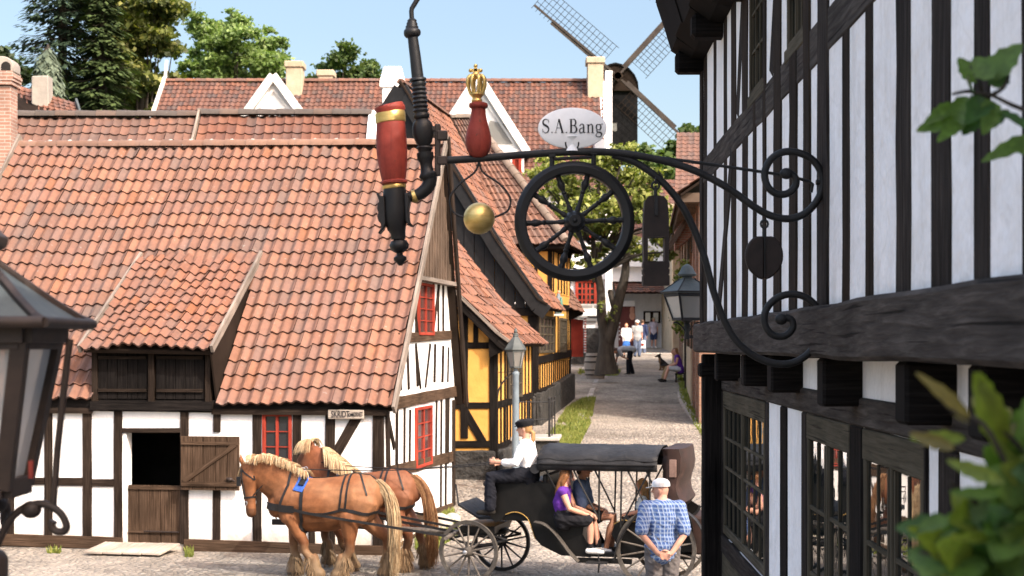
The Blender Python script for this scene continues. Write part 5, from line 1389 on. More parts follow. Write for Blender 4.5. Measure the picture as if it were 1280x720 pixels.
m=MB();m.beam(V((xr_(463,36)+.06,32.9,5.2)),V((xr_(463,36)+.06,36.25,8.6)),.1,.22,V((0,0,1)),4,.03);m.build('verge_board',MAT['white_wood'],h,bevel=.005)
# left far roof with concrete chimney
h=thing('tiled_house','small orange tiled roof sloping down below the dark conifer at far left','house',(-17,50,0))
a=P(-30,92,52);b=P(96,130,49);c=P(110,150,47)
tile_roof('roof',P(-40,190,46),P(112,190,44.5),P(94,129,47.5),P(-40,88,49.5),.21,.31,MAT['tile_far'],h,sub=3,seed=65,pal=PAL_OR)
m=MB();m.beam(P(95,126,47.4),P(116,192,44.4),.16,.06,V((0,0,1)),3,.03);m.build('verge_board',MAT['zinc'],h)
m=MB();y0,y1=44.5,52.0;zz=EYE+245/F*46
m.prism([P(-40,195,46.2),P(112,195,44.7),P(94,134,47.6),P(-40,93,49.6)],V((0,.3,-.2)));m.prism([V((-18,46,0)),V((-11.7,44.9,0)),V((-11.7,44.9,8.2)),V((-18,46,8.2))],V((0,.3,0)));m.build('wall',MAT['white_plaster'],h)
m=MB();pts=[P(39,95,47.5),P(60,94,47.5),P(61,118,47.5),P(64,133,47.5),P(60,134,47.5),P(52,118,47.5),P(46,110,47.5),P(39,110,47.5)]
m.prism([P(39,95,47.3),P(60,94,47.3),P(61,140,47.3),P(39,130,47.3)],V((0,.5,0)));m.build('chimney',MAT['cement'],h,bevel=.03)
# brick chimney stack at the left edge
BC=thing('brick_chimney','weathered pale brick chimney stack with an arched cowl at the left edge','chimney',(xr_(5,34.5),34.5,0))
m=MB();y=34.3;xa,xb=xr_(-16,y),xr_(13,y);m.bx(xa,xb,y,y+.5,5.5,EYE+325/F*y);m.build('stack',MAT['brick_pale'],BC,bevel=.01)
m=MB()
for py,e in((103,2.5),(98,4),(94,5),(90,3)):
    m.bx(xr_(-16-e,y),xr_(13+e,y),y-.06,y+.56,EYE+(HY-py-3)/F*y,EYE+(HY-py+1.2)/F*y)
m.build('corbel_band',MAT['brick_pale'],BC)
m=MB();zb_=EYE+(HY-90)/F*y
outer=[];inner=[]
cxp=xr_(2,y);
for k in range(11):
    a=PI*k/10;outer.append(V((cxp+.26*math.cos(a),y-.02,zb_+.14+.2*math.sin(a))));inner.append(V((cxp+.14+.07*math.cos(a) if False else cxp+.1*math.cos(a)+.08,y-.02,zb_+.12+.1*math.sin(a))))
m.prism([V((cxp+.26,y-.02,zb_))]+outer+[V((cxp-.26,y-.02,zb_))],V((0,.5,0)));m.build('cowl',MAT['cement'],BC,40,bevel=.02)
m=MB();m.prism([p+V((.02,-.012,0)) for p in [V((cxp+.18,y-.02,zb_+.02))]+inner+[V((cxp-.02,y-.02,zb_+.02))]],V((0,.02,0)));m.build('cowl_opening',MAT['interior'],BC)
# ------------------------------------------------------------------ the big white house with the long roof
DX0=xr_(207,72);DX1=4.2
D=thing('long_white_house','long white three-storey house with big red tile roof and two white gabled dormers','house',(-5,66,2.0))
zE=9.9;zR=EYE+329/F*72
def DP(px,py,y):return P(px,py,y)
m=MB();m.bx(DX0+.4,3.86,66.2,66.6,1.5,zE);m.bx(3.46,3.86,66.6,78,1.5,zE+2);m.bx(DX0+.4,DX0+.8,66.6,78,1.5,zE+2);m.build('wall',MAT['white_plaster'],D)
tile_roof('roof',V((DX0-.1,65.7,zE-.2)),V((3.8,65.7,zE-.2)),V((4.1,72,zR)),V((DX0,72,zR)),.23,.33,MAT['tile_far'],D,sub=4,seed=71,pal=PAL_RED+[((.14,.1,.09),1.2)],sag=.05,jit=.012)
tile_roof('roof',V((4.1,78,zE)),V((DX0,78,zE)),V((DX0,72,zR)),V((4.1,72,zR)),.6,.6,MAT['tile_far'],D,sub=2,seed=72,pal=PAL_RED)
ridge_caps('ridge_tiles',V((DX0,72,zR+.07)),V((4.1,72,zR+.07)),MAT['tile_far'],D,.14,.45)
m=MB();m.beam(V((DX0-.15,65.6,zE-.2)),V((DX0-.05,72.1,zR+.15)),.3,.14,V((0,0,1)));m.beam(V((DX0-.05,72,zR-.2)),V((DX0+.05,72,zR+1.0)),.12,.1);m.build('verge_board',MAT['white_wood'],D)
m=MB();m.bx(3.84,4.12,65.75,66.3,1.5,14.6);m.prism([V((3.9,65.8,zE-.2)),V((3.9,72,zR+.1)),V((3.9,72,zE)),V((3.9,65.8,zE-.6))],V((.25,0,0)));m.build('corner_pilaster',MAT['white_plaster'],D)
def gable_dormer(apx,apy,lx,rx,by,y,ridge_y):
    A=P(apx,apy,y);Lp=P(lx,by,y);Rp=P(rx,by,y)
    m=MB();m.prism([Lp+V((0,.02,-3)),Rp+V((0,.02,-3)),Rp+V((0,.02,0)),A+V((0,.02,-.06)),Lp+V((0,.02,0))],V((0,.25,0)));o=m.build('dormer',MAT['white_plaster'],D)
    for e,(a,b) in enumerate(((Lp,A),(Rp,A))):
        out=(a-A).normalized()
        m=MB();m.beam(a+out*.25+V((0,-.14,.02)),b+V((0,-.14-.01*e,.1)),.34,.26,V((0,0,1)));m.build('cornice',MAT['white_wood'],o,bevel=.02)
        m=MB();q=V((0,-.02,-.42));m.beam(a+q-out*.5,b+q*1.15,.1,.12,V((0,0,1)));m.build('cornice_moulding',MAT['white_wood'],o)
    m=MB();m.beam(Lp+V((.2,-.05,-.1)),Rp+V((.1,-.06,-.1)),.16,.2,V((0,0,1)));m.build('cornice_base',MAT['white_wood'],o)
    back=V((A.x,ridge_y,A.z))
    for a,s in((Lp,-1),(Rp,1)):
        p0=a+V((s*.25,-.2,-.2));p1=V((p0.x,ridge_y,p0.z))
        if s<0:tile_roof('dormer_roof',p1,p0,A+V((0,-.2,.16)),back+V((0,0,.16)),.23,.33,MAT['tile_far'],o,sub=3,seed=int(apx),pal=PAL_RED)
        else:tile_roof('dormer_roof',p0,p1,back+V((0,0,.16)),A+V((0,-.2,.16)),.23,.33,MAT['tile_far'],o,sub=3,seed=int(apx)+1,pal=PAL_RED)
    return o
gable_dormer(342,98,303,382,150,67.8,71.5)
do=gable_dormer(598,99,541,655,186,66.6,71.7)
m=MB();m.quad(P(606,180,66.58),P(642,180,66.58),P(630,155,66.58),P(612,150,66.58));m.build('pane',MAT['lamp_glass_pale'],do)
def chimney(root,x0,x1,ytop,ybot,y,mat,d=.9,cap=True):
    a=P(x0,ytop,y);b=P(x1,ybot,y)
    m=MB();m.bx(a.x,b.x,y-d/2,y+d/2,b.z-1.2,a.z);o=m.build('chimney',MAT[mat],root,bevel=.02)
    if cap:
        m=MB();m.bx(a.x-.07,b.x+.07,y-d/2-.07,y+d/2+.07,a.z-.22,a.z+.06);m.build('chimney_cap',MAT[mat],o,bevel=.03)
    return o
chimney(D,359,379,80,130,71.6,'buff_plaster');chimney(D,399,417,91,108,72.4,'buff_plaster')
chimney(D,734,753.5,75,140,71.4,'buff_plaster')
o=chimney(D,479,504,106,160,68.5,'white_plaster',1.0,False)
m=MB();a=P(477.5,105,68.5);b=P(505.5,85,68.5);vs=[]
for h,z in((0,a.z-.25),(0.05,a.z-.2),(.05,a.z),(-.12,b.z)):
    x0,x1=a.x-h,b.x+h;d=.52+h
    vs+=[V((x0,68.5-d,z)),V((x1,68.5-d,z)),V((x1,68.5+d,z)),V((x0,68.5+d,z))]
m.add(vs,[(4*i+k,4*i+(k+1)%4,4*i+4+(k+1)%4,4*i+4+k) for i in range(3) for k in range(4)]+[(12,13,14,15)]);m.build('chimney_cap',MAT['white_plaster'],o)
WD=Wall((0,66.2),(1,0),(0,-1))
for px0,px1,py0,py1 in[(681,694,300,258),(640,652,300,258),(719,746,386,350),(681,694,386,350),(640,652,230,196),(719,746,300,258)]:
    u0,z0=WD.uz(px0,py0);u1,z1=WD.uz(px1,py1)
    red_window(D,WD,u0,u1,z0,z1,.05,4,4,'dark_glass',fw=.12,mb=.06,depth=.12)
for py in(240,345,391):
    z=EYE-(py-HY)/F*66.2;m=MB();m.beam(V((DX0+1,66.1,z)),V((3.95,66.1,z)),.3,.3,V((0,0,1)));m.build('string_course',MAT['white_plaster'],D,bevel=.03)
u0,z0=WD.uz(718,401);u1,z1=WD.uz(746,380)
m=MB();m.bx(u0,u1,66.05,66.2,z0,z1);m.build('block_panel',MAT['grey_block'],D)
m=MB();u0,z0=WD.uz(714,446);u1,z1=WD.uz(768,410);m.bx(u0,u1,66.1,66.25,z0-.3,z1);m.build('plinth',MAT['black_stone'],D)
# red ticket booth
BO=thing('red_booth','small dark red booth with curved white canopy and striped pole beside the yellow corner house','booth',tuple(P(722,443,62)))
yb=62.0
def bp(px,py,dy=0):return P(px,py,yb)+V((0,dy,0))
m=MB();m.prism([bp(700,446),bp(729,446),bp(729,400),bp(700,396)],V((0,1.5,0)));m.build('booth_wall',MAT['red_wood'],BO)
m=MB();pts=spline([bp(700,382),bp(708,384),bp(715,390),bp(722,394),bp(734,394.5)],4);
for a,b in zip(pts[:-1],pts[1:]):m.prism([a+V((0,-.3,0)),b+V((0,-.3,0)),b+V((0,-.3,-.09)),a+V((0,-.3,-.09))],V((0,2.0,0)))
m.build('canopy',MAT['white_wood'],BO)
m=MB();pts=[bp(731,441-1.65*i,-.2) for i in range(29)];n8=8
vs=[p+V((.045*math.cos(2*PI*k/n8),.045*math.sin(2*PI*k/n8),0)) for p in pts for k in range(n8)]
m.add(vs,[(i*n8+k,i*n8+(k+1)%n8,(i+1)*n8+(k+1)%n8,(i+1)*n8+k) for i in range(28) for k in range(n8)],[((.42,.05,.04) if i%2 else (.7,.68,.66)) for i in range(28) for k in range(n8)])
m.build('striped_pole',MAT['dog_coat'],BO,60)
m=MB();m.bx(bp(727,0).x,bp(737,0).x,yb-.35,yb-.05,gz(yb)-.1,gz(yb)+.08);m.build('foot',MAT['stone'],BO)
BA=thing('barrel','pale weathered wooden barrel standing behind the street tree trunk','barrel',tuple(P(744,447,60)[:2])+(gz(60),))
c=P(744,440,60);z0=gz(60)
m=MB();m.lathe([(.33,0),(.38,.2),(.42,.45),(.40,.7),(.34,.95),(.31,.95),(.31,.9)],V((c.x,c.y,z0)),None,22);m.build('staves',MAT['pale_wood'],BA,40)
for z,r in((.14,.375),(.32,.41),(.62,.42),(.82,.385)):
    m=MB();m.lathe([(r-.02,-.025),(r+.006,-.025),(r+.006,.025),(r-.02,.025)],V((c.x,c.y,z0+z)),None,22);m.build('hoop',MAT['rust_iron'],BA)
# ------------------------------------------------------------------ grey building at the end of the street
E=thing('grey_gatehouse','grey boarded building closing the street with notice board, poster door and tile awning','building',tuple(P(800,437,88)[:2])+(3.1,))
ye=88.0
def ep(px,py,dy=0):return P(px,py,ye)+V((0,dy,0))
m=MB();m.bx(ep(764,0).x,ep(834,0).x,ye,ye+.3,2.9,ep(0,352).z);m.build('wall',MAT['grey_plaster'],E)
m=MB();m.bx(ep(700,0).x,ep(764,0).x,ye-.5,ye+6,2.9,ep(0,300).z);m.bx(ep(764,0).x,ep(900,0).x,ye+.4,ye+6,ep(0,352).z,ep(0,322).z);m.build('white_wall',MAT['white_plaster'],E)
for px in range(770,832,7):
    m=MB();m.bx(ep(px,0).x-.03,ep(px,0).x+.03,ye-.05,ye,2.9,ep(0,360).z);m.build('cover_strip',MAT['grey_plaster'],E)
tile_roof('awning_roof',ep(766,367,-2.2),ep(836,367,-2.2),ep(836,350),ep(766,350),.3,.4,MAT['tile_far'],E,sub=4,seed=81,pal=PAL_RED)
tile_roof('roof',ep(748,308,-.3),ep(900,308,-.3),P(900,225,94),P(748,225,94),.3,.4,MAT['tile_far'],E,sub=3,seed=82,pal=PAL_RED)
m=MB();a=ep(765,330,-.9);b=ep(842,330,-.9);t=ep(803,304,-.9);m.prism([a,b,t],V((0,.5,0)));m.beam(a+V((-.2,-.1,-.05)),b+V((.2,-.1,-.05)),.3,.4,V((0,0,1)));m.beam(a+V((0,-.1,.1)),t+V((0,-.1,.15)),.25,.4,V((0,0,1)));m.beam(b+V((0,-.12,.1)),t+V((0,-.12,.16)),.25,.4,V((0,0,1)));m.build('pediment',MAT['white_plaster'],E)
m=MB();m.bx(ep(764,0).x,ep(842,0).x,ye-.8,ye+.3,ep(0,352).z-.02,ep(0,333).z);m.build('frieze',MAT['white_plaster'],E)
m=MB();m.bx(ep(830,0).x,ep(837,0).x,ye-.4,ye,2.9,ep(0,366).z);m.build('yellow_pilaster',MAT['yellow_plaster'],E)
m=MB();m.bx(ep(835,0).x,ep(851,0).x,ye-3,ye,2.9,ep(0,340).z);m.build('side_wall',MAT['grey_plaster'],E)
m=MB();m.bx(ep(773,0).x,ep(793.5,0).x,ye-.1,ye+.02,3.15,ep(0,383).z);o=m.build('poster_door',MAT['poster'],E)
m=MB();m.bx(ep(765,0).x,ep(793,0).x,ye-.25,ye-.02,ep(0,383).z,ep(0,376).z);m.build('door_hood',MAT['white_plaster'],E)
m=MB()
for i in range(9):
    m.bx(ep(773.5,0).x,ep(774.8,0).x,ye-.13,ye-.1,ep(0,425-i*5).z,ep(0,422.5-i*5).z)
m.build('border_pattern',MAT['paper'],o)
m=MB();m.ball(ep(790,388,-.11),(.13,.02,.22));m.ball(ep(790.3,395,-.11),(.17,.02,.22));m.build('printed_figure',MAT['skin'],o,60)
NB=thing('notice_board','dark framed notice board with two pale sheets on the grey building','notice board',tuple(ep(814.5,403,-.1)))
m=MB();m.bx(ep(804,0).x,ep(825.5,0).x,ye-.12,ye-.06,ep(0,404).z,ep(0,389).z);m.build('frame',MAT['timber'],NB,bevel=.01)
for a,b in((806.5,812.5),(816.5,822.5)):
    m=MB();m.quad(ep(a,402,-.125),ep(b,402,-.125),ep(b,391,-.125),ep(a,391,-.125));m.build('sheet',MAT['paper'],NB)
m=MB();m.prism([V((ep(720,0).x,80,gz(80)-.1)),V((ep(860,0).x,80,gz(80)-.1)),V((ep(860,0).x,80.25,gz(80)-.1)),V((ep(720,0).x,80.25,gz(80)-.1))],V((0,0,.16)));o=recenter(m.build('kerb_step',MAT['stone'],bevel=.02));tag(o,'pale stone kerb crossing the far end of the street','kerb')
# ------------------------------------------------------------------ brick houses on the right of the street
K=thing('brick_house','tall brown brick house beyond the timber house with pale corner pier and small red gablet','house',(6,50,1.4),0)
Wk=Wall((5.15,44),(.082,1),(-1,.082))
m=MB();poly_wall(m,Wk,[(0,0),(27,0),(27,7.4),(0,7.4)],-.3,0);poly_wall(m,Wall(Wk.pt(27,0,0).xy,(1,0),(0,1)),[(0,0),(7,0),(7,7.4),(0,7.4)],-.3,0);poly_wall(m,Wall(Wk.pt(0,0,0).xy,(1,0),(0,-1)),[(0,0),(7,0),(7,7.4),(3.5,10),(0,7.4)],-.3,0);m.build('wall',MAT['brick_brown'],K)
for s_ in(1.2,4,7,10.5,14,18,22):
    timber(K,Wk,(s_,1),(s_,7.3),.22,MAT['brick_brown'],'post',proud=.05)
m=MB();m.beam(Wk.pt(25.8,.12,0),Wk.pt(25.8,.12,9.3),2.2,.3,Wk.ud);m.build('corner_pier',MAT['buff_plaster'],K)
m=MB();m.beam(Wk.pt(22,.3,8.9),Wk.pt(27.3,.3,8.9),.5,.8,V((0,0,1)));m.build('eave_board',MAT['buff_plaster'],K)
m=MB();m.beam(Wk.pt(-.3,.2,7.35),Wk.pt(22,.2,7.35),.25,.6,V((0,0,1)));m.build('eave_board',MAT['board_wood'],K)
tile_roof('roof',Wk.pt(28,.55,7.45),Wk.pt(-.5,.55,7.45),Wk.pt(-.5,-3.5,10.2),Wk.pt(28,-3.5,10.2),.3,.4,MAT['tile_far'],K,sub=3,seed=91,pal=PAL_DULL)
m=MB();m.prism([Wk.pt(6,.05,6.7),Wk.pt(6,.55,6.3),Wk.pt(6,.55,6.9),Wk.pt(6,-.6,8.4),Wk.pt(6,-.6,7.0)],Wk.ud*1.2);o=m.build('gablet',MAT['brick_red'],K);m=MB();m.beam(Wk.pt(5.9,.75,6.35),Wk.pt(5.9,-.7,8.6),.16,.25,V((0,0,1)));m.build('verge_board',MAT['board_wood'],o)
for s_,z in((3,3.2),(6,3.2),(9,3.2),(5,6.2),(9,6.2)):
    red_window(K,Wk,s_,s_+1.1,z,z+1.5,.03,2,3,'dark_glass',fm='frame_wood',fw=.08,mb=.04)
m=MB();poly_wall(m,Wk,[(6,1.5),(16,1.8),(16,3.4),(6,3.2)],.01,.06);m.build('pink_render',MAT['buff_plaster'],K)
# tile roof seen above it
K2=thing('tiled_house','reddish tiled roof rising above the brick house, just left of the shaded wall','house',(10,84,3),0)
tile_roof('roof',P(843,262,80),P(905,262,80),P(905,166,86),P(846,166,86),.3,.4,MAT['tile_far'],K2,sub=4,seed=95,pal=PAL_DULL)
m=MB();a=P(845,262,80.3);b=P(905,262,80.3);m.bx(a.x,b.x,80.3,88,2.9,a.z);m.build('wall',MAT['buff_plaster'],K2)
# ------------------------------------------------------------------ windmill
YM=150.0;km=YM/F
def mp(px,py,dy=0):return P(px,py,YM)+V((0,dy,0))
WMILL=thing('windmill','black wooden post mill with curved cap and four lattice sails behind the roofs','windmill',tuple(mp(770,215)))
m=MB();m.bx(mp(743,0).x,mp(797,0).x,YM,YM+4.5,mp(0,200).z,mp(0,112).z);m.build('body',MAT['mill_black'],WMILL)
m=MB();pts=[(742,114),(741.5,104),(745,95),(752,87),(761,82),(769,80),(777,82),(786,87),(793,95),(797,104),(798,114)]
m.prism([mp(a,b,-.3) for a,b in pts],V((0,5.2,0)));m.build('cap',MAT['timber'],WMILL)
m=MB()
for a,b in zip(pts[:-1],pts[1:]):
    m.prism([mp(a[0],a[1]-1,-.45),mp(b[0],b[1]-1,-.45),mp(b[0],b[1]+1.3,-.45),mp(a[0],a[1]+1.3,-.45)],V((0,5.5,0)))
m.build('cap_roof',MAT['mill_black'],WMILL)
m=MB();m.bx(mp(761.5,0).x,mp(771,0).x,YM-.06,YM,mp(0,164).z,mp(0,154).z);m.build('window',MAT['lamp_glass_pale'],WMILL)
m=MB();m.prism([mp(765,200,1.5),mp(774,200,1.5),mp(774,2160,1.5),mp(765,2160,1.5)],V((0,.8,0)));
m.beam(mp(745,235,2),mp(768,205,2),.4,.4);m.beam(mp(795,235,2),mp(772,205,2),.4,.4);m.build('trestle',MAT['timber'],WMILL)
hub=mp(771,98,-1.2)
m=MB();m.tube([hub+V((0,-.35,0)),hub+V((0,1.4,0))],.34,10);m.box(hub+V((0,-.1,0)),(.8,.5,.8),Matrix.Rotation(rad(45),3,'Y'));m.build('hub',MAT['timber'],WMILL)
for ang,side,L_ in((139.5,-1,10.2),(47.8,-1,9.0),(-43,-1,9.2),(-131,-1,9.6)):
    a=rad(ang);d=V((math.cos(a),0,math.sin(a)));n_=V((-d.z,0,d.x))*side
    m=MB();m.beam(hub,hub+d*L_,.20,.2,V((0,1,0)));o=m.build('sail',MAT['sail_wood'],WMILL)
    m=MB();m.beam(hub+d*1.0-n_*.12,hub+d*(L_*.78)-n_*.12,.52,.06,n_);m.build('wind_board',MAT['sail_wood'],o)
    for k in range(4):
        m=MB();w=.42+.55*k;m.tube([hub+d*(2.0 if k<3 else 1.6)+n_*w,hub+d*L_+n_*w],.028,5);m.build('lattice_bar',MAT['timber'],o)
    for i in range(18):
        s_=1.9+(L_-1.9)*i/17;m=MB();m.tube([hub+d*s_-n_*.4,hub+d*s_+n_*2.1],.026,5);m.build('lattice_rung',MAT['timber'],o)
# ------------------------------------------------------------------ trees
def leaves(m,clumps,n,size,cols,r,shape=.75,up=.35,sub=7,flat=.72):
    small=[]
    for c,rd in clumps:
        for k in range(sub):
            d=V((r.gauss(0,1),r.gauss(0,1),r.gauss(0,1))).normalized()*(r.random()**.4)
            f_=r.uniform(.36,.72)
            small.append((c+V((d.x*rd[0],d.y*rd[1],d.z*rd[2])),(rd[0]*f_,rd[1]*f_,rd[2]*f_*flat),d.z))
    tot=sum(q[0]*q[1] for _,q,_ in small)
    for c,rd,hz in small:
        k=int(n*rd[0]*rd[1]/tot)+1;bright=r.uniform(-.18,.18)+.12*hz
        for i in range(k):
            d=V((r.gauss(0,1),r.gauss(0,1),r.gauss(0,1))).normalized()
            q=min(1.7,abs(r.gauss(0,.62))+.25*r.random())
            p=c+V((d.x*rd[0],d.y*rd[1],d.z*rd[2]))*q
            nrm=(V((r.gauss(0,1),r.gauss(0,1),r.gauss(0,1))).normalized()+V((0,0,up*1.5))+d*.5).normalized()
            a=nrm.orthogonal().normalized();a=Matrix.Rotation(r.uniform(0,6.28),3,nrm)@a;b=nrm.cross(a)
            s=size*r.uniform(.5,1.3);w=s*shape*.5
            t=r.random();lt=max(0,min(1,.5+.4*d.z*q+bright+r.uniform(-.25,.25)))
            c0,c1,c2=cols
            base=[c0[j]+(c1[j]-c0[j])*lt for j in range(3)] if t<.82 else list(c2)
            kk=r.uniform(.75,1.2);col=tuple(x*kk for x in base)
            m.add([p-a*s*.5,p+b*w-a*s*.08,p+a*s*.5+nrm*s*.06,p-b*w+a*s*.05],[(0,1,2,3)],col)
def tree(name,label,base,clumps,n,size,cols,seed,trunk_r,mat='leaf',group=None,shape=.75,trunk_pts=None,cat='tree',limbs=True,up=.35):
    r=random.Random(seed);t=thing(name,label,cat,tuple(base),0,group);base=V(base)
    clumps=[(V(c),(rd if isinstance(rd,tuple) else (rd,)*3)) for c,rd in clumps]
    top=sum((c for c,_ in clumps),V((0,0,0)))/len(clumps)
    m=MB();tp=trunk_pts or [base+V((0,0,-.3)),base*.55+top*.45+V((r.uniform(-.3,.3),0,0)),top]
    tp=spline(tp,4);m.tube(tp,[trunk_r*(1.15-.75*i/(len(tp)-1)) for i in range(len(tp))],9)
    if limbs:
        for c,rd in clumps:
            st=tp[int(len(tp)*r.uniform(.4,.85))]
            mid=(st+c)*.5+V((r.uniform(-.3,.3),r.uniform(-.3,.3),-.15*(c-st).length))
            pts=spline([st,mid,c],4)
            m.tube(pts,[trunk_r*.32*(1-.85*i/(len(pts)-1)) for i in range(len(pts))],6)
    m.build('trunk',MAT['bark'],t,60)
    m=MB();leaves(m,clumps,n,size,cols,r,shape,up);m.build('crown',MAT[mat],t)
    return t
def clump_px(pts,Y,rs,r,dy=2.0):
    out=[]
    for px,py,rr in pts:
        R_=rr/F*Y;out.append((P(px,py,Y)+V((0,r.uniform(-dy,dy),0)),(R_,R_*1.1,R_*.8)))
    return out
G_OLIVE=((.03,.045,.012),(.15,.175,.042),(.21,.215,.06));G_DARK=((.012,.024,.01),(.05,.08,.032),(.06,.085,.035));G_LIGHT=((.06,.105,.025),(.18,.265,.075),(.26,.34,.12));G_MID=((.02,.045,.012),(.085,.13,.035),(.13,.17,.05));G_YEL=((.07,.095,.018),(.23,.26,.06),(.33,.34,.1))
rr=random.Random(77)
Y=95
pts=[(165,140,26),(200,145,18),(180,100,26),(140,85,26),(205,15,20),(170,45,28),(150,60,30),(175,20,34),(195,60,26),(205,95,22),(150,110,34),(185,125,30),(140,10,28),(190,-15,28),(165,85,30),(212,125,16),(215,65,12),(160,-30,30),(120,140,24),(205,30,18)]
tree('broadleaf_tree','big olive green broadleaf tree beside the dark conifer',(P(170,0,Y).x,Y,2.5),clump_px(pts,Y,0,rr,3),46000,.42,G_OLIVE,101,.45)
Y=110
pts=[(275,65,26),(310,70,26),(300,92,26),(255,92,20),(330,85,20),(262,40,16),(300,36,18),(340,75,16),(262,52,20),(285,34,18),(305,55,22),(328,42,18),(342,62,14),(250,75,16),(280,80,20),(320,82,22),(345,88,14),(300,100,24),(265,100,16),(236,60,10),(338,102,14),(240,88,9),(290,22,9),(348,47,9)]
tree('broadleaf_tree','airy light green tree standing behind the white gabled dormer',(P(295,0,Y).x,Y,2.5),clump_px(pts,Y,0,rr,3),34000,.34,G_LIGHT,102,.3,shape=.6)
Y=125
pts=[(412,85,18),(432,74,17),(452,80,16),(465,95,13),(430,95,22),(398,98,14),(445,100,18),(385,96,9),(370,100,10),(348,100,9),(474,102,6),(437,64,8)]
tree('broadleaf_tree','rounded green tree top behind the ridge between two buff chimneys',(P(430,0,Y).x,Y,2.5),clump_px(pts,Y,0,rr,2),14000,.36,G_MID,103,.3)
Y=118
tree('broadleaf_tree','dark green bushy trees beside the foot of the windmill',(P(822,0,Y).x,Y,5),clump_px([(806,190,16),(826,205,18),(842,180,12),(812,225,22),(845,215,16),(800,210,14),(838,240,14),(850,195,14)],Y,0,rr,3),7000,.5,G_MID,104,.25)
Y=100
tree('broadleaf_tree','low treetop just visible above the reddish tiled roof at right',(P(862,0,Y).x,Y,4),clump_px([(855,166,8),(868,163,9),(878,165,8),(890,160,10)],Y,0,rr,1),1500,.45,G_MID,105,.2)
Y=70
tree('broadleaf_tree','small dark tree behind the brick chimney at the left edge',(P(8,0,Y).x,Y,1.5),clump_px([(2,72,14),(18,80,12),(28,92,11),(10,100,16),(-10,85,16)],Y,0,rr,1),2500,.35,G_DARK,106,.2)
# conifers
def conifer(label,px,Y,ztop_px,zbot_px,halfw_px,seed,cols,n,droop,name='conifer_tree',lean=0):
    r=random.Random(seed);b=P(px,zbot_px,Y);tp=P(px+lean,ztop_px,Y);H=tp.z-b.z
    t=thing(name,label,'tree',(b.x,Y,b.z))
    m=MB();m.tube([b+V((0,0,-.5)),(b+tp)/2,tp],[.35,.22,.04],8)
    lf=MB();w=halfw_px/F*Y
    z=.02
    while z<.98:
        for k in range(r.randint(5,8)):
            a=r.uniform(0,6.283);Lb=w*(1-z)**.75*r.uniform(.6,1.12)+.25
            s=b+(tp-b)*z;d=V((math.cos(a),math.sin(a),0))
            pts=[]
            for i in range(6):
                q=i/5;pts.append(s+d*Lb*q+V((0,0,-droop*Lb*(q**1.3)*.9+Lb*.18*max(0,q-.6)*2)))
            m.tube(pts,[.05*(1-.85*i/5)*(1-z*.5) for i in range(6)],4)
            nn=int(n*Lb/w/9)+5
            for i in range(nn):
                q=r.uniform(.12,1.0);j=min(4,int(q*5));p=pts[j].lerp(pts[j+1],q*5-j)
                sd=V((-d.y,d.x,0))*r.choice((-1,1));spread=Lb*.32*(1.1-q)*r.random()+.06
                p=p+sd*spread+V((0,0,-r.random()*.28-.15*spread))
                dirv=(d*.6+sd*.8*r.random()+V((0,0,-.55*droop-.25*r.random()))).normalized()
                s_=r.uniform(.3,.62);wv=dirv.cross(V((0,0,1))).normalized()*s_*.22
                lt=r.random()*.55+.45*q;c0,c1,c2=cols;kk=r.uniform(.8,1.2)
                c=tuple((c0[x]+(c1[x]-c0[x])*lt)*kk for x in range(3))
                lf.add([p,p+dirv*s_*.5+wv,p+dirv*s_,p+dirv*s_*.5-wv],[(0,1,2,3)],c)
        z+=r.uniform(.016,.026)
    m.build('trunk',MAT['bark'],t,60);lf.build('crown',MAT['needle'],t)
conifer('tall dark blue-green conifer with drooping tiers rising above the small orange roof',78,90,-150,185,92,7,((.009,.02,.014),(.055,.088,.05),(0,0,0)),420,.38)
conifer('second dark conifer merging into the olive broadleaf tree',128,88,-70,190,50,9,((.012,.025,.01),(.08,.115,.04),(0,0,0)),300,.42)
conifer('small grey-green weeping conifer behind the concrete chimney',60,66,55,150,19,8,((.05,.07,.05),(.15,.19,.135),(0,0,0)),160,1.5)
# street tree
Y=57.5
tp=[P(758,468,Y),P(757,450,Y),P(757,425,Y),P(752,395,Y),P(751,365,Y),P(745,330,Y),P(741,300,Y),P(743,272,Y)]
t2=[P(759,428,Y),P(767,400,Y),P(774,372,Y),P(781,345,Y),P(783,320,Y),P(788,290,Y)]
r=random.Random(5);ST=thing('street_tree','street tree with forked dark trunk and sparse yellow-green crown behind the wheel sign','tree',(P(758,0,Y).x,Y,gz(Y)))
m=MB();kk=Y/F
a=spline(tp,4);m.tube(a,[kk*(16.5-9.5*min(1,i/9))*(1 if i<10 else max(.35,1-(i-10)/24)) for i in range(len(a))],11)
a=spline(t2,4);m.tube(a,[kk*(9-6*i/len(a)) for i in range(len(a))],9)
m.tube(spline([P(769,392,Y),P(764,372,Y),P(762,362,Y)],3),[.1]*6+[.06],7)
cl=[(672,222,18),(690,205,18),(712,268,22),(745,262,24),(775,258,24),(760,300,20),(812,228,18),(832,262,16),(745,312,18),(690,300,16),(705,232,22),(735,215,24),(765,205,22),(790,225,24),(815,250,20),(700,262,20),(730,250,26),(762,240,26),(800,275,24),(826,290,15),(715,290,20),(750,285,20),(788,310,20),(812,320,14),(835,318,9),(690,240,14),(725,318,16),(780,190,16),(750,195,14),(736,338,14),(705,335,10),(840,285,10)]
for px,py,q in cl:
    st=P(745+(px-745)*.25,max(py+30,300) if py<280 else py+15,Y);en=P(px,py,Y)+V((0,r.uniform(-1,1),0))
    mid=(st+en)/2+V((0,r.uniform(-.3,.3),.2));pp=spline([st,mid,en],4);m.tube(pp,[.075*(1-.8*i/len(pp)) for i in range(len(pp))],5)
m.build('trunk',MAT['bark'],ST,60)
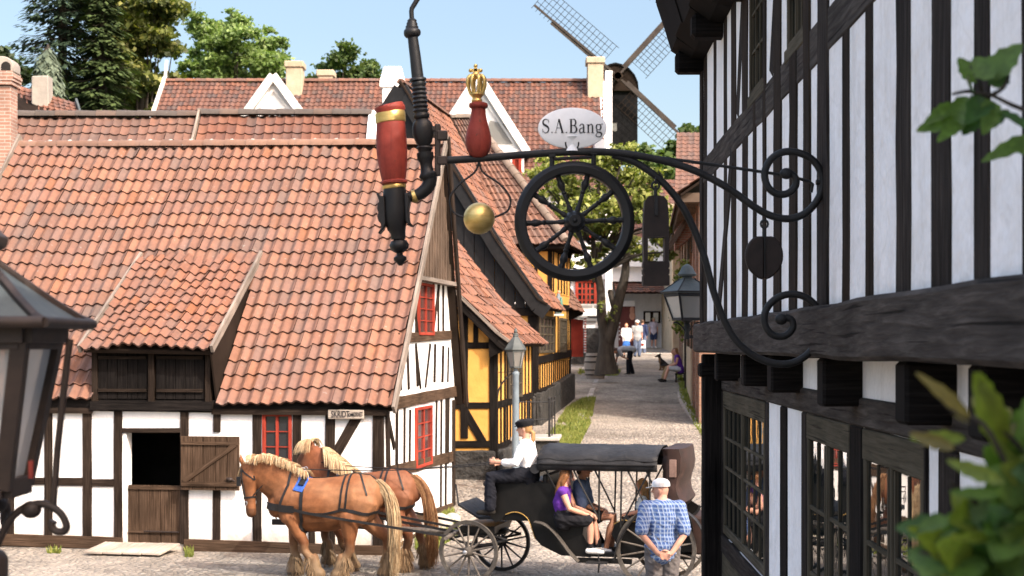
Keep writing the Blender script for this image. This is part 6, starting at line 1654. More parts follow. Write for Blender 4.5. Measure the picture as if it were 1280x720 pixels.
lf=MB();leaves(lf,[(V(c),rd) for c,rd in clump_px(cl,Y,0,r,1.5)],15000,.21,G_YEL,r,.6)
leaves(lf,[(P(763,395,Y-.4),(.18,.15,.3)),(P(752,383,Y-.4),(.15,.15,.2)),(P(770,385,Y-.4),(.1,.1,.15))],90,.13,G_YEL,r,.6)
lf.build('crown',MAT['leaf'],ST)
# creeper on the brick house
r=random.Random(6);CP=thing('climbing_plant','green climbing plant growing on the brown brick house wall','plant',(6.2,55,1.9))
m=MB();pts=[Wk.pt(11.2,.08,1.6),Wk.pt(11,.1,3.5),Wk.pt(11.3,.12,5.6)];m.tube(spline(pts,4),.04,6);m.build('stem',MAT['bark'],CP,60)
m=MB();leaves(m,[(Wk.pt(11+r.uniform(-3,4),.15,r.uniform(3.4,6.2)),(.25,.7,.5)) for i in range(14)],1500,.17,G_YEL,r,.7);m.build('foliage',MAT['leaf'],CP)
# ------------------------------------------------------------------ near shrub at the right edge
def big_leaf(m,p,d,n,L_,w,col,fold=.25,curl=.3,r=R):
    d=d.normalized();n=(n-d*n.dot(d)).normalized();s=d.cross(n);rows=9;vs=[];fs=[]
    for i in range(rows):
        t=i/(rows-1);ww=w*.5*(math.sin(PI*min(1,t**.8)))**.75*(1.12 if i%2 else .9) if 0<t<1 else 0.002
        c=p+d*L_*t-n*curl*L_*t*t
        vs+=[c-s*ww+n*ww*fold,c-s*ww*.5+n*ww*fold*.35,c,c+s*ww*.5+n*ww*fold*.35,c+s*ww+n*ww*fold]
    cols=[]
    for i in range(rows-1):
        for k in range(4):
            fs.append((i*5+k,i*5+k+1,i*5+5+k+1,i*5+5+k));q=r.uniform(.85,1.15);cols.append(tuple(x*q for x in col))
    m.add(vs,fs,cols)
def sprig(label,Y,stems,lv,seed):
    r=random.Random(seed);base=P(*stems[0][0],Y);t=thing('leafy_branch',label,'plant',tuple(base))
    m=MB()
    for st in stems:
        pts=spline([P(x,y,Y)+V((0,r.uniform(-.03,.03),0)) for x,y in st],4);m.tube(pts,[.006-.004*i/len(pts) for i in range(len(pts))],6)
    m.build('twig',MAT['bark'],t,60)
    for (x0,y0,x1,y1,w,c) in lv:
        a=P(x0,y0,Y)+V((0,r.uniform(-.05,.05),0));b=P(x1,y1,Y)+V((0,r.uniform(-.12,.06),0))
        k=Y/F;n_=V((r.uniform(-.5,.5),-1,r.uniform(-.1,.7)))
        m=MB();big_leaf(m,a,b-a,n_,(b-a).length,w*k*1.15,c,r.uniform(.1,.35),r.uniform(-.1,.3),r);m.build('leaf',MAT['leaf_fg'],t,60)
gL=(.085,.15,.03);gD=(.035,.085,.018);gY=(.16,.2,.03);gB=(.15,.115,.03)
sprig('green leafy branch tip hanging in front of the upper white wall at right',3.4,
 [[(1300,148),(1265,133),(1232,121),(1215,118)],[(1232,121),(1214,113),(1190,118)],[(1232,121),(1225,108),(1217,80)],[(1232,122),(1250,112),(1262,90)]],
 [(1232,100,1273,57,30,gL),(1233,108,1266,86,24,gD),(1228,100,1206,68,20,gL),(1222,112,1185,110,16,gD),(1234,102,1215,75,26,gL),(1212,118,1195,158,26,gL),(1200,146,1148,164,22,gL),(1234,124,1196,150,28,gD),(1236,128,1222,166,26,gL),(1206,150,1164,172,18,gL),(1196,128,1160,150,16,gL),(1242,142,1268,160,16,gD),(1226,145,1204,168,18,gD),(1265,136,1240,158,14,gD),(1290,172,1226,198,18,gL),(1300,180,1262,188,16,gL)],201)
lv=[]
r=random.Random(31)
for i in range(70):
    x=r.uniform(1195,1330);y=r.uniform(560,760)
    if x<1290-(y-560)*.55 and y<640:continue
    a=r.uniform(PI*.75,PI*1.35);L_=r.uniform(45,85)
    lv.append((x,y,x+math.cos(a)*L_,y+math.sin(a)*L_*.8,r.uniform(30,52),r.choice([gL,gL,gY,gD,(.12,.19,.035)])))
lv+=[(1265,650,1180,668,62,gL),(1300,610,1215,640,60,gL),(1275,600,1235,560,50,gL),(1262,560,1212,470,34,gY),(1290,580,1240,560,40,gY),(1250,520,1209,460,22,gY),(1270,545,1230,490,34,(.15,.14,.03)),(1255,545,1240,500,20,gY),(1190,560,1148,545,16,gB),(1215,530,1160,520,14,gB),(1200,520,1140,465,15,gB),(1215,550,1150,550,16,gY),(1245,600,1180,575,18,gY),(1235,615,1175,610,14,gL),(1240,690,1140,690,30,gL),(1225,710,1140,700,34,gL),(1260,670,1150,666,14,gY),(1215,690,1170,720,40,gL),(1290,640,1210,690,55,gL),(1310,560,1270,510,50,gL),(1315,600,1262,560,56,gL),(1320,650,1240,650,70,(.11,.17,.03)),(1230,680,1200,720,34,gD),(1178,672,1142,661,13,gY),(1320,520,1262,545,44,gL),(1300,700,1230,715,60,gL)]
sprig('blurred yellow-green leaves of a shrub close by in the lower right corner',2.3,
 [[(1330,760),(1290,660),(1260,590),(1225,530),(1195,515),(1165,480)],[(1290,660),(1240,640),(1180,600)],[(1300,700),(1220,700),(1150,690)],[(1330,600),(1280,560),(1225,500)]],lv,202)
# ------------------------------------------------------------------ people
def up_basis(fd,up=V((0,0,1))):
    fd=fd.normalized();sd=up.cross(fd).normalized();u=fd.cross(sd)   # sd = left
    return fd,sd,u,Matrix((fd,sd,u)).transposed()
def stand(loc,ang,h=1.75):
    """joints of a standing person, world space; heading angle about z"""
    s=h/1.75;f=V((math.cos(ang),math.sin(ang),0));l=V((-f.y,f.x,0));o=V(loc)
    def w(x,y,z):return o+f*x*s+l*y*s+V((0,0,z*s))
    J=dict(pelvis=w(0,0,.95),chest=w(0,0,1.26),neck=w(-.01,0,1.48),head=w(.025,0,1.635),
      shL=w(-.01,.185,1.43),shR=w(-.01,-.185,1.43),elL=w(-.04,.235,1.14),elR=w(-.04,-.235,1.14),wrL=w(.04,.23,.9),wrR=w(.04,-.23,.9),
      hpL=w(0,.095,.92),hpR=w(0,-.095,.92),knL=w(.025,.1,.5),knR=w(.025,-.1,.5),anL=w(-.02,.105,.085),anR=w(-.02,-.105,.085))
    J['f']=f;J['l']=l;J['w']=w;return J
def person(label,J,face=None,s=1,girth=1,skin='skin',top='shirt_white',sleeve=1.6,bottom='trouser_black',leg=2.0,shoe='shoe_dark',hair='hair_brown',style='short',hat=None,hatmat=None,vox=.012,eyes=True,skirt=None,group=None,toes=None,palm=None,curl=.5,root=None,hand_dir=None,sock=None,tuck=False):
    f=J['f'];face=V(face or f)
    rt=root or V((J['pelvis'].x,J['pelvis'].y,min(J['anL'].z,J['anR'].z)-.085))
    t=thing('person',label,'person',tuple(rt),0,group)
    sd=(J['shL']-J['shR']).normalized()
    def torso(m,e,low=.06,neck=True):
        pe,ch,ne=J['pelvis'],J['chest'],J['neck'];ax=(pe-ch).normalized()
        pts=[pe+ax*low,pe,pe*.5+ch*.5,ch,ch*.35+ne*.65]
        ra=[.15,.163,.143,.163,.145];rb=[.10,.118,.105,.118,.092]
        if neck:pts.append(ne);ra.append(.07);rb.append(.06)
        x_=[.02*s,.018*s,.004,0,0,0] if (e>0 and low>.03) else [0]*6
        m.loft(pts,[a*s*girth+e+q for a,q in zip(ra,x_)],[b*s*girth+e+q for b,q in zip(rb,x_)],sd,16)
        for k in('shL','shR'):m.limb([ch*.3+ne*.7,J[k]],[.062*s+e,.058*s+e])
    fd,sl,u,Mh=up_basis(face)
    hd=J['head']
    m=MB();torso(m,0)
    m.limb([J['neck']-V((0,0,.03)),hd-u*.05*s-fd*.02*s],[.06*s,.055*s])
    m.ball(hd,(.094*s,.075*s,.113*s),Mh,18,12);m.ball(hd+fd*.028*s-u*.055*s,(.062*s,.056*s,.062*s),Mh)
    m.ball(hd+fd*.07*s-u*.092*s,.024*s);m.limb([hd+fd*.085*s+u*.012*s,hd+fd*.113*s-u*.026*s],[.010*s,.016*s],8)
    m.ball(hd+fd*.088*s-u*.055*s,(.012*s,.026*s,.008*s),Mh);m.ball(hd+fd*.08*s+u*.032*s,(.018*s,.05*s,.010*s),Mh)
    for q in(-1,1):m.ball(hd+sl*q*.078*s-fd*.008*s-u*.012*s,(.022*s,.012*s,.034*s),Mh)
    for a,b,c in(('shL','elL','wrL'),('shR','elR','wrR')):
        m.limb([J[a],J[a]*.5+J[b]*.5,J[b],J[b]*.6+J[c]*.4,J[c]],[.055*s,.05*s,.042*s,.04*s,.029*s])
        hdv=(J[c]-J[b]).normalized()
        if hand_dir and hand_dir.get(c) is not None:hdv=V(hand_dir[c]).normalized()
        pn=(palm or {}).get(c);pn=V(pn) if pn is not None else (V((0,0,-1)) if abs(hdv.z)<.7 else -sd*(1 if c=='wrL' else -1))
        pn=(pn-hdv*pn.dot(hdv)).normalized();ac=pn.cross(hdv)*(1 if c=='wrL' else -1)  # towards the thumb side
        o=J[c]
        m.loft([o,o+hdv*.045*s,o+hdv*.09*s],[.03*s,.04*s,.041*s],[.02*s,.019*s,.014*s],ac,10)
        for k in range(4):
            off=(.031-.0207*k)*s;L_=[.068,.078,.073,.055][k]*s
            p0=o+hdv*.08*s+ac*off
            d1=(hdv+pn*curl*.5+ac*(.10-.07*k)).normalized();d2=(hdv+pn*curl*1.7+ac*(.08-.05*k)).normalized();d3=(hdv*.6+pn*curl*3).normalized()
            p1=p0+d1*L_*.5;p2=p1+d2*L_*.32;p3=p2+d3*L_*.24
            m.limb([p0,p1,p2,p3],[.0105*s,.0098*s,.009*s,.008*s],8)
        q0=o+hdv*.02*s+ac*.026*s;q1=q0+(hdv*.7+ac*.75+pn*.25).normalized()*.045*s;q2=q1+(hdv+ac*.15+pn*.35).normalized()*.035*s
        m.limb([q0,q1,q2],[.014*s,.012*s,.0095*s],8)
    fts={}
    for q,(a,b,c) in(('L',('hpL','knL','anL')),('R',('hpR','knR','anR'))):
        m.limb([J[a],J[a]*.5+J[b]*.5,J[b],J[b]*.65+J[c]*.35,J[c]],[.088*s*girth,.075*s,.055*s,.055*s,.037*s])
        td=V((toes or {}).get(q) or f).normalized();fts[q]=td
        m.limb([J[c]-td*.03*s-V((0,0,.045*s)),J[c]+td*.09*s-V((0,0,.05*s)),J[c]+td*.17*s-V((0,0,.06*s))],[.036*s,.034*s,.024*s])
    voxel(m,'body',MAT[skin],t,vox*.8,3)
    e=.02*s
    if top:
        m=MB();torso(m,e,.0 if tuck is True else (tuck or .1),False)
        for a,b,c in(('shL','elL','wrL'),('shR','elR','wrR')):
            if sleeve<=0:continue
            if sleeve<=1:m.limb([J[a],J[a]*.5+J[a].lerp(J[b],sleeve)*.5,J[a].lerp(J[b],sleeve)],[.062*s+e,.062*s+e,.062*s+e])
            else:m.limb([J[a],J[a].lerp(J[b],.5),J[b],J[b].lerp(J[c],sleeve-1)],[.06*s+e,.055*s+e,.047*s+e,.036*s+e])
        voxel(m,'shirt',MAT[top],t,vox,3,wrinkle=.007 if vox<.013 else 0)
    if bottom:
        e=.026*s
        m=MB();pe=J['pelvis'];ax=(J['pelvis']-J['chest']).normalized()
        m.loft([pe-ax*.09*s,pe,pe+ax*.07*s],[.148*s*girth+e,.165*s*girth+e,.155*s*girth+e],[.108*s*girth+e,.12*s*girth+e,.11*s*girth+e],sd,16)
        if skirt:
            k=(J['knL']+J['knR'])/2;m.loft([pe+ax*.02,pe.lerp(k,.6),pe.lerp(k,skirt)],[.17*s,.19*s,.21*s],[.13*s,.15*s,.17*s],sd,16)
        else:
            for a,b,c in(('hpL','knL','anL'),('hpR','knR','anR')):
                if leg<=1:m.limb([J[a],J[a].lerp(J[b],leg*.6),J[a].lerp(J[b],leg)],[.09*s*girth+e,.085*s+e,.075*s+e])
                else:m.limb([J[a],J[a].lerp(J[b],.5),J[b],J[b].lerp(J[c],(leg-1)*.5),J[b].lerp(J[c],leg-1)],[.09*s*girth+e,.083*s+e,.067*s+e,.064*s+e,.056*s+e])
        voxel(m,'skirt' if skirt else ('trousers' if leg>1.3 else 'shorts'),MAT[bottom],t,vox,3,wrinkle=.009 if vox<.013 else 0)
    for q in'LR':
        c=J['an'+q];td=fts[q]
        if sock:
            m=MB();m.limb([c+V((0,0,.1*s)),c],[.045*s,.044*s]);voxel(m,'sock',MAT[sock],t,vox*.8,1)
        if shoe:
            m=MB();m.limb([c-td*.035*s-V((0,0,.042*s)),c+td*.09*s-V((0,0,.05*s)),c+td*.18*s-V((0,0,.058*s))],[.043*s,.041*s,.03*s]);m.limb([c,c-V((0,0,.04*s))],[.044*s,.044*s]);voxel(m,'shoe',MAT[shoe],t,vox*.8,2)
    if hair:
        m=MB();m.ball(hd-fd*.022*s+u*.02*s,(.098*s,.085*s,.11*s),Mh,18,12)
        if style in('short',):m.ball(hd-fd*.05*s-u*.03*s,(.06*s,.07*s,.07*s),Mh)
        if style=='long':
            m.loft([hd-fd*.03*s,hd-fd*.06*s-u*.1*s,hd-fd*.075*s-u*.22*s,hd-fd*.08*s-u*.31*s],[.09*s,.1*s,.1*s,.07*s],[.07*s,.06*s,.05*s,.03*s],sl,12)
            for q in(-1,1):m.limb([hd+sl*q*.07*s,hd+sl*q*.085*s-u*.1*s-fd*.02*s,hd+sl*q*.08*s-u*.2*s-fd*.01*s],[.04*s,.035*s,.018*s])
        if style=='pony':
            m.limb([hd-fd*.085*s-u*.03*s,hd-fd*.125*s-u*.07*s,hd-fd*.12*s-u*.16*s,hd-fd*.1*s-u*.24*s],[.025*s,.034*s,.032*s,.012*s])
        voxel(m,'hair',MAT[hair],t,vox*.8,2)
    if hat:
        m=MB()
        if hat=='ball':   # baseball cap
            m.lathe([(1.02,.0),(1.03,.25),(.97,.55),(.78,.82),(.45,.98),(.1,1.03)],hd+u*.035*s-fd*.005*s,Mh@Matrix.Diagonal((.108*s,.09*s,.095*s)),20)
            pl=[];c=hd+u*.04*s+fd*.07*s
            pts=[c+sl*(.085*s*math.cos(a))+fd*(.115*s*math.sin(a))-u*(.02*s*math.sin(a)) for a in [PI*k/10 for k in range(11)]]
            m.prism(pts,u*.008*s)
        elif hat=='flat':
            m.lathe([(1.0,-.02),(1.06,.2),(1.2,.45),(1.15,.68),(.8,.86),(.1,.92)],hd+u*.03*s-fd*.015*s,Mh@Matrix.Rotation(rad(8),3,'Y')@Matrix.Diagonal((.118*s,.1*s,.115*s)),20)
            c=hd+u*.04*s+fd*.075*s
            m.prism([c+sl*(.08*s*math.cos(a))+fd*(.07*s*math.sin(a))-u*(.018*s*math.sin(a)) for a in [PI*k/8 for k in range(9)]],u*.01*s)
        else:
            m.lathe([(2.0,.06),(1.9,.12),(1.03,.2),(1.03,.3),(.98,.7),(.7,.95),(.1,1.0)],hd+u*.025*s,Mh@Matrix.Diagonal((.1*s,.085*s,.1*s)),20)
        m.build('cap' if hat!='straw' else 'hat',MAT[hatmat],t,40)
    if eyes:
        for q in(-1,1):
            m=MB();m.ball(hd+fd*.084*s+sl*q*.031*s+u*.012*s,.011*s,nu=8,nv=6);m.build('eye',MAT['sign_black'],t,180)
    return t
# ------------------------------------------------------------------ carriage
CF=V((-.97,.242,0)).normalized();CLf=V((-CF.y,CF.x,0))
CO=V((2.107,22.23,0))
CR=thing('carriage','black open horse carriage with canvas canopy, gold lining and large spoked wheels','carriage',tuple(CO),math.atan2(CF.y,CF.x))
MC_=Matrix(((CF.x,CLf.x,0,CO.x),(CF.y,CLf.y,0,CO.y),(0,0,1,0),(0,0,0,1)))
def C(x,y,z):return MC_@V((x,y,z))
def cl(px,py,y):
    W=Wall((CO+CLf*y).xy,CF,CLf);u,z=W.uz(px,py);return u,z
def cp(px,py,y):
    u,z=cl(px,py,y);return C(u,y,z)
CB=MAT['carriage_black']
side=[(612,604),(668,604),(676,602),(690,604),(697,611),(701,625),(708,638),(718,645),(727,650),(729,660),(728,668),(734,680),(740,692),(738,697),(700,694),(692,690),(676,682),(669,674),(665,662),(660,649),(652,642),(642,640),(632,643),(626,651),(618,653),(608,640)]
for y in(.55,-.55):
    prof=[cl(a,b,.55) for a,b in side]
    m=MB();m.prism([C(x,y-.015*(1 if y>0 else -1),z) for x,z in prof],CLf*(.03 if y<0 else -.03));sp=m.build('side_panel',CB,CR,bevel=.004)
    gl=[(697,611),(701,625),(708,638),(718,645),(727,650)];gl2=[(669,674),(665,662),(660,649),(652,642),(642,640),(632,643)]
    for g in(gl,gl2):
        m=MB();m.tube(spline([C(*(lambda q:(q[0],y+(.004 if y>0 else -.004),q[1]))(cl(a,b,.55))) for a,b in g],4),.006,5);m.build('gold_lining',MAT['gold_line'],sp,60)
rear=[(764,668),(768,655),(778,650),(795,652),(806,643),(812,634),(850,634),(862,642),(866,660),(864,690),(790,694),(776,690),(770,680)]
for y in(.55,-.55):
    prof=[cl(a,b,.55) for a,b in rear]
    m=MB();m.prism([C(x,y-.015*(1 if y>0 else -1),z) for x,z in prof],CLf*(.03 if y<0 else -.03));sp=m.build('side_panel',CB,CR,bevel=.004)
    m=MB();m.tube(spline([C(*(lambda q:(q[0],y+(.004 if y>0 else -.004),q[1]))(cl(a,b,.55))) for a,b in((768,655),(778,650),(795,652),(806,643),(812,634))],4),.006,5);m.build('gold_lining',MAT['gold_line'],sp,60)
def cbox(name,x0,x1,y0,y1,z0,z1,mat,bev=.01,parent=None):
    m=MB(MC_);m.bx(x0,x1,y0,y1,z0,z1);return m.build(name,mat,parent or CR,bevel=bev)
xa,zf=cl(700,692,.55);xb,_=cl(864,692,.55)
cbox('floor',xa,xb,-.53,.53,zf-.03,zf+.03,CB)
x0,z0=cl(612,604,.3);x1,_=cl(690,604,.3)
z_seat=cl(650,600,.3)[1]
cbox('driver_seat',cl(682,0,.3)[0],cl(608,0,.3)[0],-.5,.5,z_seat-.1,z_seat,MAT['leather'],.03)
cbox('seat_box',cl(684,0,.3)[0],cl(622,0,.3)[0],-.5,.5,z_seat-.55,z_seat-.1,CB,.01)
cbox('seat_back',cl(684,0,.3)[0]-.05,cl(684,0,.3)[0]+.02,-.5,.5,z_seat-.1,z_seat+.1,MAT['leather'],.02)
# front passenger bench, rear bench
xs,zs=cl(705,650,.5);xs2,_=cl(728,650,.5)
cbox('passenger_seat',xs2,xs+.12,-.52,.52,zs-.1,zs,MAT['leather'],.03)
cbox('bench_back',xs+.04,xs+.14,-.52,.52,zs,cl(690,606,.5)[1],MAT['leather'],.03)
cbox('bench_front',xs2,xs2+.03,-.52,.52,zf,zs-.1,CB)
xr0,zr0=cl(800,655,.5);xr1,_=cl(838,655,.5)
cbox('passenger_seat',xr1,xr0+.08,-.52,.52,zr0-.1,zr0,MAT['leather'],.03)
cbox('bench_back',xr1-.1,xr1,-.52,.52,zr0-.05,cl(838,615,.5)[1],MAT['leather'],.03)
cbox('bench_front',xr0+.05,xr0+.08,-.52,.52,zf,zr0-.1,CB)
# footboard
m=MB();a=[cl(626,646,.5),cl(598,646,.5),cl(572,629,.5)]
m.prism([C(x,.5,z) for x,z in a]+[C(x,.5,z-.035) for x,z in reversed(a)],CLf*-1.0);m.build('footboard',MAT['canvas_black'],CR,bevel=.006)
m=MB();m.tube([cp(573,629,.5),cp(570,606,.5),cp(570,606,-.5),cp(573,629,-.5)],.012,6);m.tube([cp(570,612,.5),cp(570,612,-.5)],.008,5);m.tube([cp(571.5,620,.5),cp(571.5,620,-.5)],.008,5);m.build('dash_rail',MAT['iron'],CR,60)
m=MB();m.tube([cp(626,645,.52),cp(618,610,.52),cp(610,604,.52)],.012,6);m.build('seat_iron',MAT['iron'],CR,60)
# wheels
def wheel(name,cx,cy,r,mat,nsp,label=None,steer=0):
    Rz=Matrix.Rotation(steer,3,'Z')
    M3=Matrix((V((1,0,0)),V((0,0,1)),V((0,1,0)))).transposed()   # lathe z -> local y
    T3=MC_.to_3x3()@Rz
    c=C(cx,cy,r)
    m=MB();n=48;vs=[];fs=[]
    q=[(r-.052,-.018),(r-.006,-.022),(r-.006,.022),(r-.052,.018)]
    for k in range(n):
        a=2*PI*k/n
        for rr_,d in q:vs.append(c+T3@V((rr_*math.cos(a),d,rr_*math.sin(a))))
    for k in range(n):
        for j in range(4):fs.append((4*k+j,4*k+(j+1)%4,4*((k+1)%n)+(j+1)%4,4*((k+1)%n)+j))
    m.add(vs,fs);o=m.build('wheel',mat,CR,40)
    m=MB();vs=[];fs=[]
    q=[(r-.008,-.024),(r,-.024),(r,.024),(r-.008,.024)]
    for k in range(n):
        a=2*PI*k/n
        for rr_,d in q:vs.append(c+T3@V((rr_*math.cos(a),d,rr_*math.sin(a))))
    for k in range(n):
        for j in range(4):fs.append((4*k+j,4*k+(j+1)%4,4*((k+1)%n)+(j+1)%4,4*((k+1)%n)+j))
    m.add(vs,fs);m.build('tyre',MAT['wheel_grey'],o,40)
    m=MB();sg=1 if cy>0 else -1
    m.lathe([(.02,-.1),(.05,-.1),(.06,-.05),(.078,-.02),(.078,.02),(.06,.05),(.045,.09),(.045,.12),(.03,.13)],c,T3@Matrix.Diagonal((1,sg,1))@M3,18);m.build('hub',mat,o,40)
    m=MB();m.lathe([(.03,.125),(.032,.15),(.02,.16)],c,T3@Matrix.Diagonal((1,sg,1))@M3,14);m.build('hub_cap',MAT['steel'],o,50)
    for k in range(nsp):
        a=2*PI*(k+.5)/nsp;d=T3@V((math.cos(a),0,math.sin(a)));off=T3@V((0,sg*.02*(1 if k%2 else -.4),0))
        m=MB();m.tube([c+d*.06+off,c+d*(.16)+off*.8,c+d*(r-.045)],[.017,.0145,.011],6);m.build('spoke',MAT['horse_pole'] if mat==MAT['wheel_grey'] else mat,o,60)
    return o
xfw=cl(585,693,.65)[0];xrw=cl(820,682,.65)[0]
wheel('wheel',xfw,.62,.435,MAT['wheel_grey'],14,steer=-.1)
wheel('wheel',xfw-.16,-.62,.435,MAT['black_paint'],14,steer=-.1)
wheel('wheel',xrw,.64,.545,MAT['wheel_grey'],16)
wheel('wheel',xrw,-.64,.545,MAT['wheel_grey'],16)
for q_ in([C(xfw,.58,.435),C(xfw-.16,-.58,.435)],[C(xrw,.6,.545),C(xrw,-.6,.545)]):
    m=MB();m.tube(q_,.029,8);m.build('axle',MAT['iron'],CR,60)
# undercarriage: springs, perch, turntable
for y in(.4,-.4):
    for xc,zc,L_ in((xfw-.08,.52,.42),(xrw,.62,.48)):
        m=MB();
        for k in(-1,1):m.tube(spline([C(xc-L_,y,zc+.06),C(xc-L_*.5,y,zc+.06+k*.05),C(xc,y,zc+.06+k*.075),C(xc+L_*.5,y,zc+.06+k*.05),C(xc+L_,y,zc+.06)],4),.018,6)
        m.build('leaf_spring',MAT['iron'],CR,60)
m=MB();m.lathe([(.3,0),(.34,.02),(.34,.06),(.3,.08)],C(xfw-.08,0,.62),None,24);m.box(C(xfw-.08,0,.72),(.5,.9,.1),Matrix.Rotation(math.atan2(CF.y,CF.x),3,'Z'));m.build('turntable',CB,CR,40)
# fenders and steps
for y in(.66,):
    m=MB();pts=spline([cp(668,652,y),cp(680,655,y),cp(692,664,y),cp(703,678,y),(cp(712,690,y)),cp(723,702,y)],4)
    for a,b in zip(pts[:-1],pts[1:]):m.beam(a,b+(b-a)*.05,.16,.014,CLf)
    m.build('fender',MAT['wheel_grey'],CR,bevel=.003)
    m=MB();pts=spline([cp(768,700,y),cp(773,680,y),cp(784,660,y),cp(800,640,y),cp(822,630,y),cp(850,636,y),cp(870,650,y),cp(882,672,y)],4)
    for a,b in zip(pts[:-1],pts[1:]):m.beam(a,b+(b-a)*.05,.16,.014,CLf)
    m.build('fender',MAT['black_paint'],CR,bevel=.003)
m=MB();m.box(cp(747,703,.66),(.3,.2,.02),Matrix.Rotation(math.atan2(CF.y,CF.x),3,'Z'));m.tube([cp(748,694,.55),cp(749,703,.66),cp(748,716,.66)],.014,6);m.build('step',MAT['iron'],CR,bevel=.003)
for y in(.5,-.5):
    m=MB();m.beam(cp(722,700,y),cp(790,702,y),.07,.05);m.build('sill_bar',CB,CR,bevel=.005)
# canopy
cz0=cl(740,585,.6)[1];
xA=cl(672,570,.62)[0];xB=cl(822,570,.62)[0]
zT=[cl(672,557,.0)[1],cl(822,561,.0)[1]]
m=MB();rows=[];nx=18;ny=12
r=random.Random(3)
def canz(u,v):   # v -1..1 across
    edge=abs(v)
    return cz0+.10+(zT[0]+.02-cz0-.10)*(1-edge**2.6)+.015*math.sin(u*19)*edge+.008*r.uniform(-1,1)
vs=[];fs=[]
for i in range(nx+1):
    u=i/nx;x=xA+(xB-xA)*u
    for j in range(ny+1):
        v=-1+2*j/ny;vs.append(C(x,-.66*v,canz(u,v)))
w=ny+1
for i in range(nx):
    for j in range(ny):fs.append((i*w+j,i*w+j+1,(i+1)*w+j+1,(i+1)*w+j))
# valances
for sgn in(-1,1):
    b=len(vs)
    for i in range(nx+1):
        u=i/nx;x=xA+(xB-xA)*u
        vs+=[C(x,.66*sgn,canz(u,1)+.005),C(x,.675*sgn,cz0+.05),C(x,.665*sgn+.012*math.sin(u*23),cz0-.035)]
    for i in range(nx):
        for j in range(2):
            q=(b+i*3+j,b+i*3+j+1,b+i*3+4+j,b+i*3+3+j);fs.append(q if sgn>0 else q[::-1])
m.add(vs,fs);can=m.build('canopy',MAT['canvas_black'],CR,50)
sol=can.modifiers.new('thick','SOLIDIFY');sol.thickness=.012
for y in(.685,-.685):
    m=MB();m.tube([C(xA-.02,y,cz0+.055),C(xB+.02,y,cz0+.055)],.012,6);m.build('canopy_rail',MAT['iron'],can,60)
m=MB();
for y0,y1 in((-.62,.62),):
    pts=[C(xA+.03,y,cz0-.02) for y in(-.66,-.33,0,.33,.66)];m.tube(pts,[.07,.075,.075,.075,.07],10)
m.build('rolled_curtain',MAT['canvas_black'],can,60)
m=MB();bc=[(818,564),(840,560),(856,561),(857,580),(856,592),(852,606),(854,620),(848,632),(838,637),(818,632)]
xe0,xe1=cl(829,590,.6)[0],cl(853,590,.6)[0]
vs=[];fs=[];nzz=8
zt2,zb2=cl(840,561,.6)[1],cl(840,637,.6)[1]
loop=[(xe0,.62),(xe0-.08,.66),(xe1+.04,.65),(xe1,.5),(xe1-.02,.2),(xe1-.02,-.2),(xe1,-.5),(xe1+.04,-.65),(xe0-.08,-.66),(xe0,-.62)]
for i in range(nzz+1):
    z=zt2+(zb2-zt2)*i/nzz;q=[0,-.01,-.02,-.01,.03,.05,.02,-.02,.06][i]
    for x,y in loop:vs.append(C(x+(q if x<xe0-.2 else 0)+r.uniform(-.012,.012),y+r.uniform(-.01,.01),z))
k=len(loop)
for i in range(nzz):
    for j in range(k-1):fs.append((i*k+j,i*k+j+1,(i+1)*k+j+1,(i+1)*k+j))
fs.append(tuple(range(k)))
m.add(vs,fs);bcur=m.build('rear_curtain',MAT['brown_leather'],CR,50);so_=bcur.modifiers.new('t','SOLIDIFY');so_.thickness=.01
m=MB();u_=cl(844,580,.67);m.box(C(xe1+.12,.675,(zt2+zb2)/2+.15),(.10,.012,.24),MC_.to_3x3());m.build('number_patch',noisy('faded_patch',[(.3,(.12,.075,.06)),(.7,(.2,.13,.11))],14,.8,0,0),bcur,bevel=.01)
for y in(.64,-.64):
    for a,b in(((713,584),(714,612)),((749,585),(748,652)),((777,587),(775,660)),((812,589),(812,640)),((680,583),(702,628)),((716,586),(748,650)),((778,575),(806,632)),((811,590),(777,655))):
        x0_,z0_=cl(*a,.64);x1_,z1_=cl(*b,.64)
        m=MB();m.tube([C(x0_,y,z0_),C(x1_,y*.93,z1_)],.013,6);m.build('canopy_stay',MAT['iron'],CR,60)
# trunk box and brake lever at the back
x0_,z0_=cl(862,688,.4);x1_=cl(884,688,.4)[0]
tb=cbox('trunk_box',x1_,x0_,-.45,.45,z0_-.05,cl(862,645,.4)[1],MAT['brown_leather'],.03)
m=MB();m.tube(spline([cp(850,655,.3),cp(862,647,.3),cp(871,640,.3),cp(875,632,.3)],3),.02,6);m.build('brake_lever',MAT['iron'],CR,60)
# pole, splinter bar
xp=cl(560,655,0)[0]
HFW=V((-.985,.172,0)).normalized();HLf=V((-HFW.y,HFW.x,0))
ps=C(xfw+.25,0,.62)
pe=ps+HFW*2.75+V((0,0,.10))
m=MB();m.tube([ps-HFW*.3,ps,pe],[.045,.042,.028],8);m.build('draught_pole',MAT['horse_pole'],CR,60)
m=MB();m.tube([ps+HLf*.95+HFW*.05+V((0,0,.03)),ps-HLf*.95+HFW*.05+V((0,0,.03))],.03,8);m.build('splinter_bar',MAT['horse_pole'],CR,60)
m=MB();m.box(pe,(.2,.08,.08),Matrix.Rotation(math.atan2(HFW.y,HFW.x),3,'Z'));m.tube([pe+V((-.03,0,.02)),pe+V((-.06,0,.1)),pe+V((0,0,.1)),pe+V((.03,0,.02))],.012,6);m.build('pole_head',MAT['iron'],CR,60)
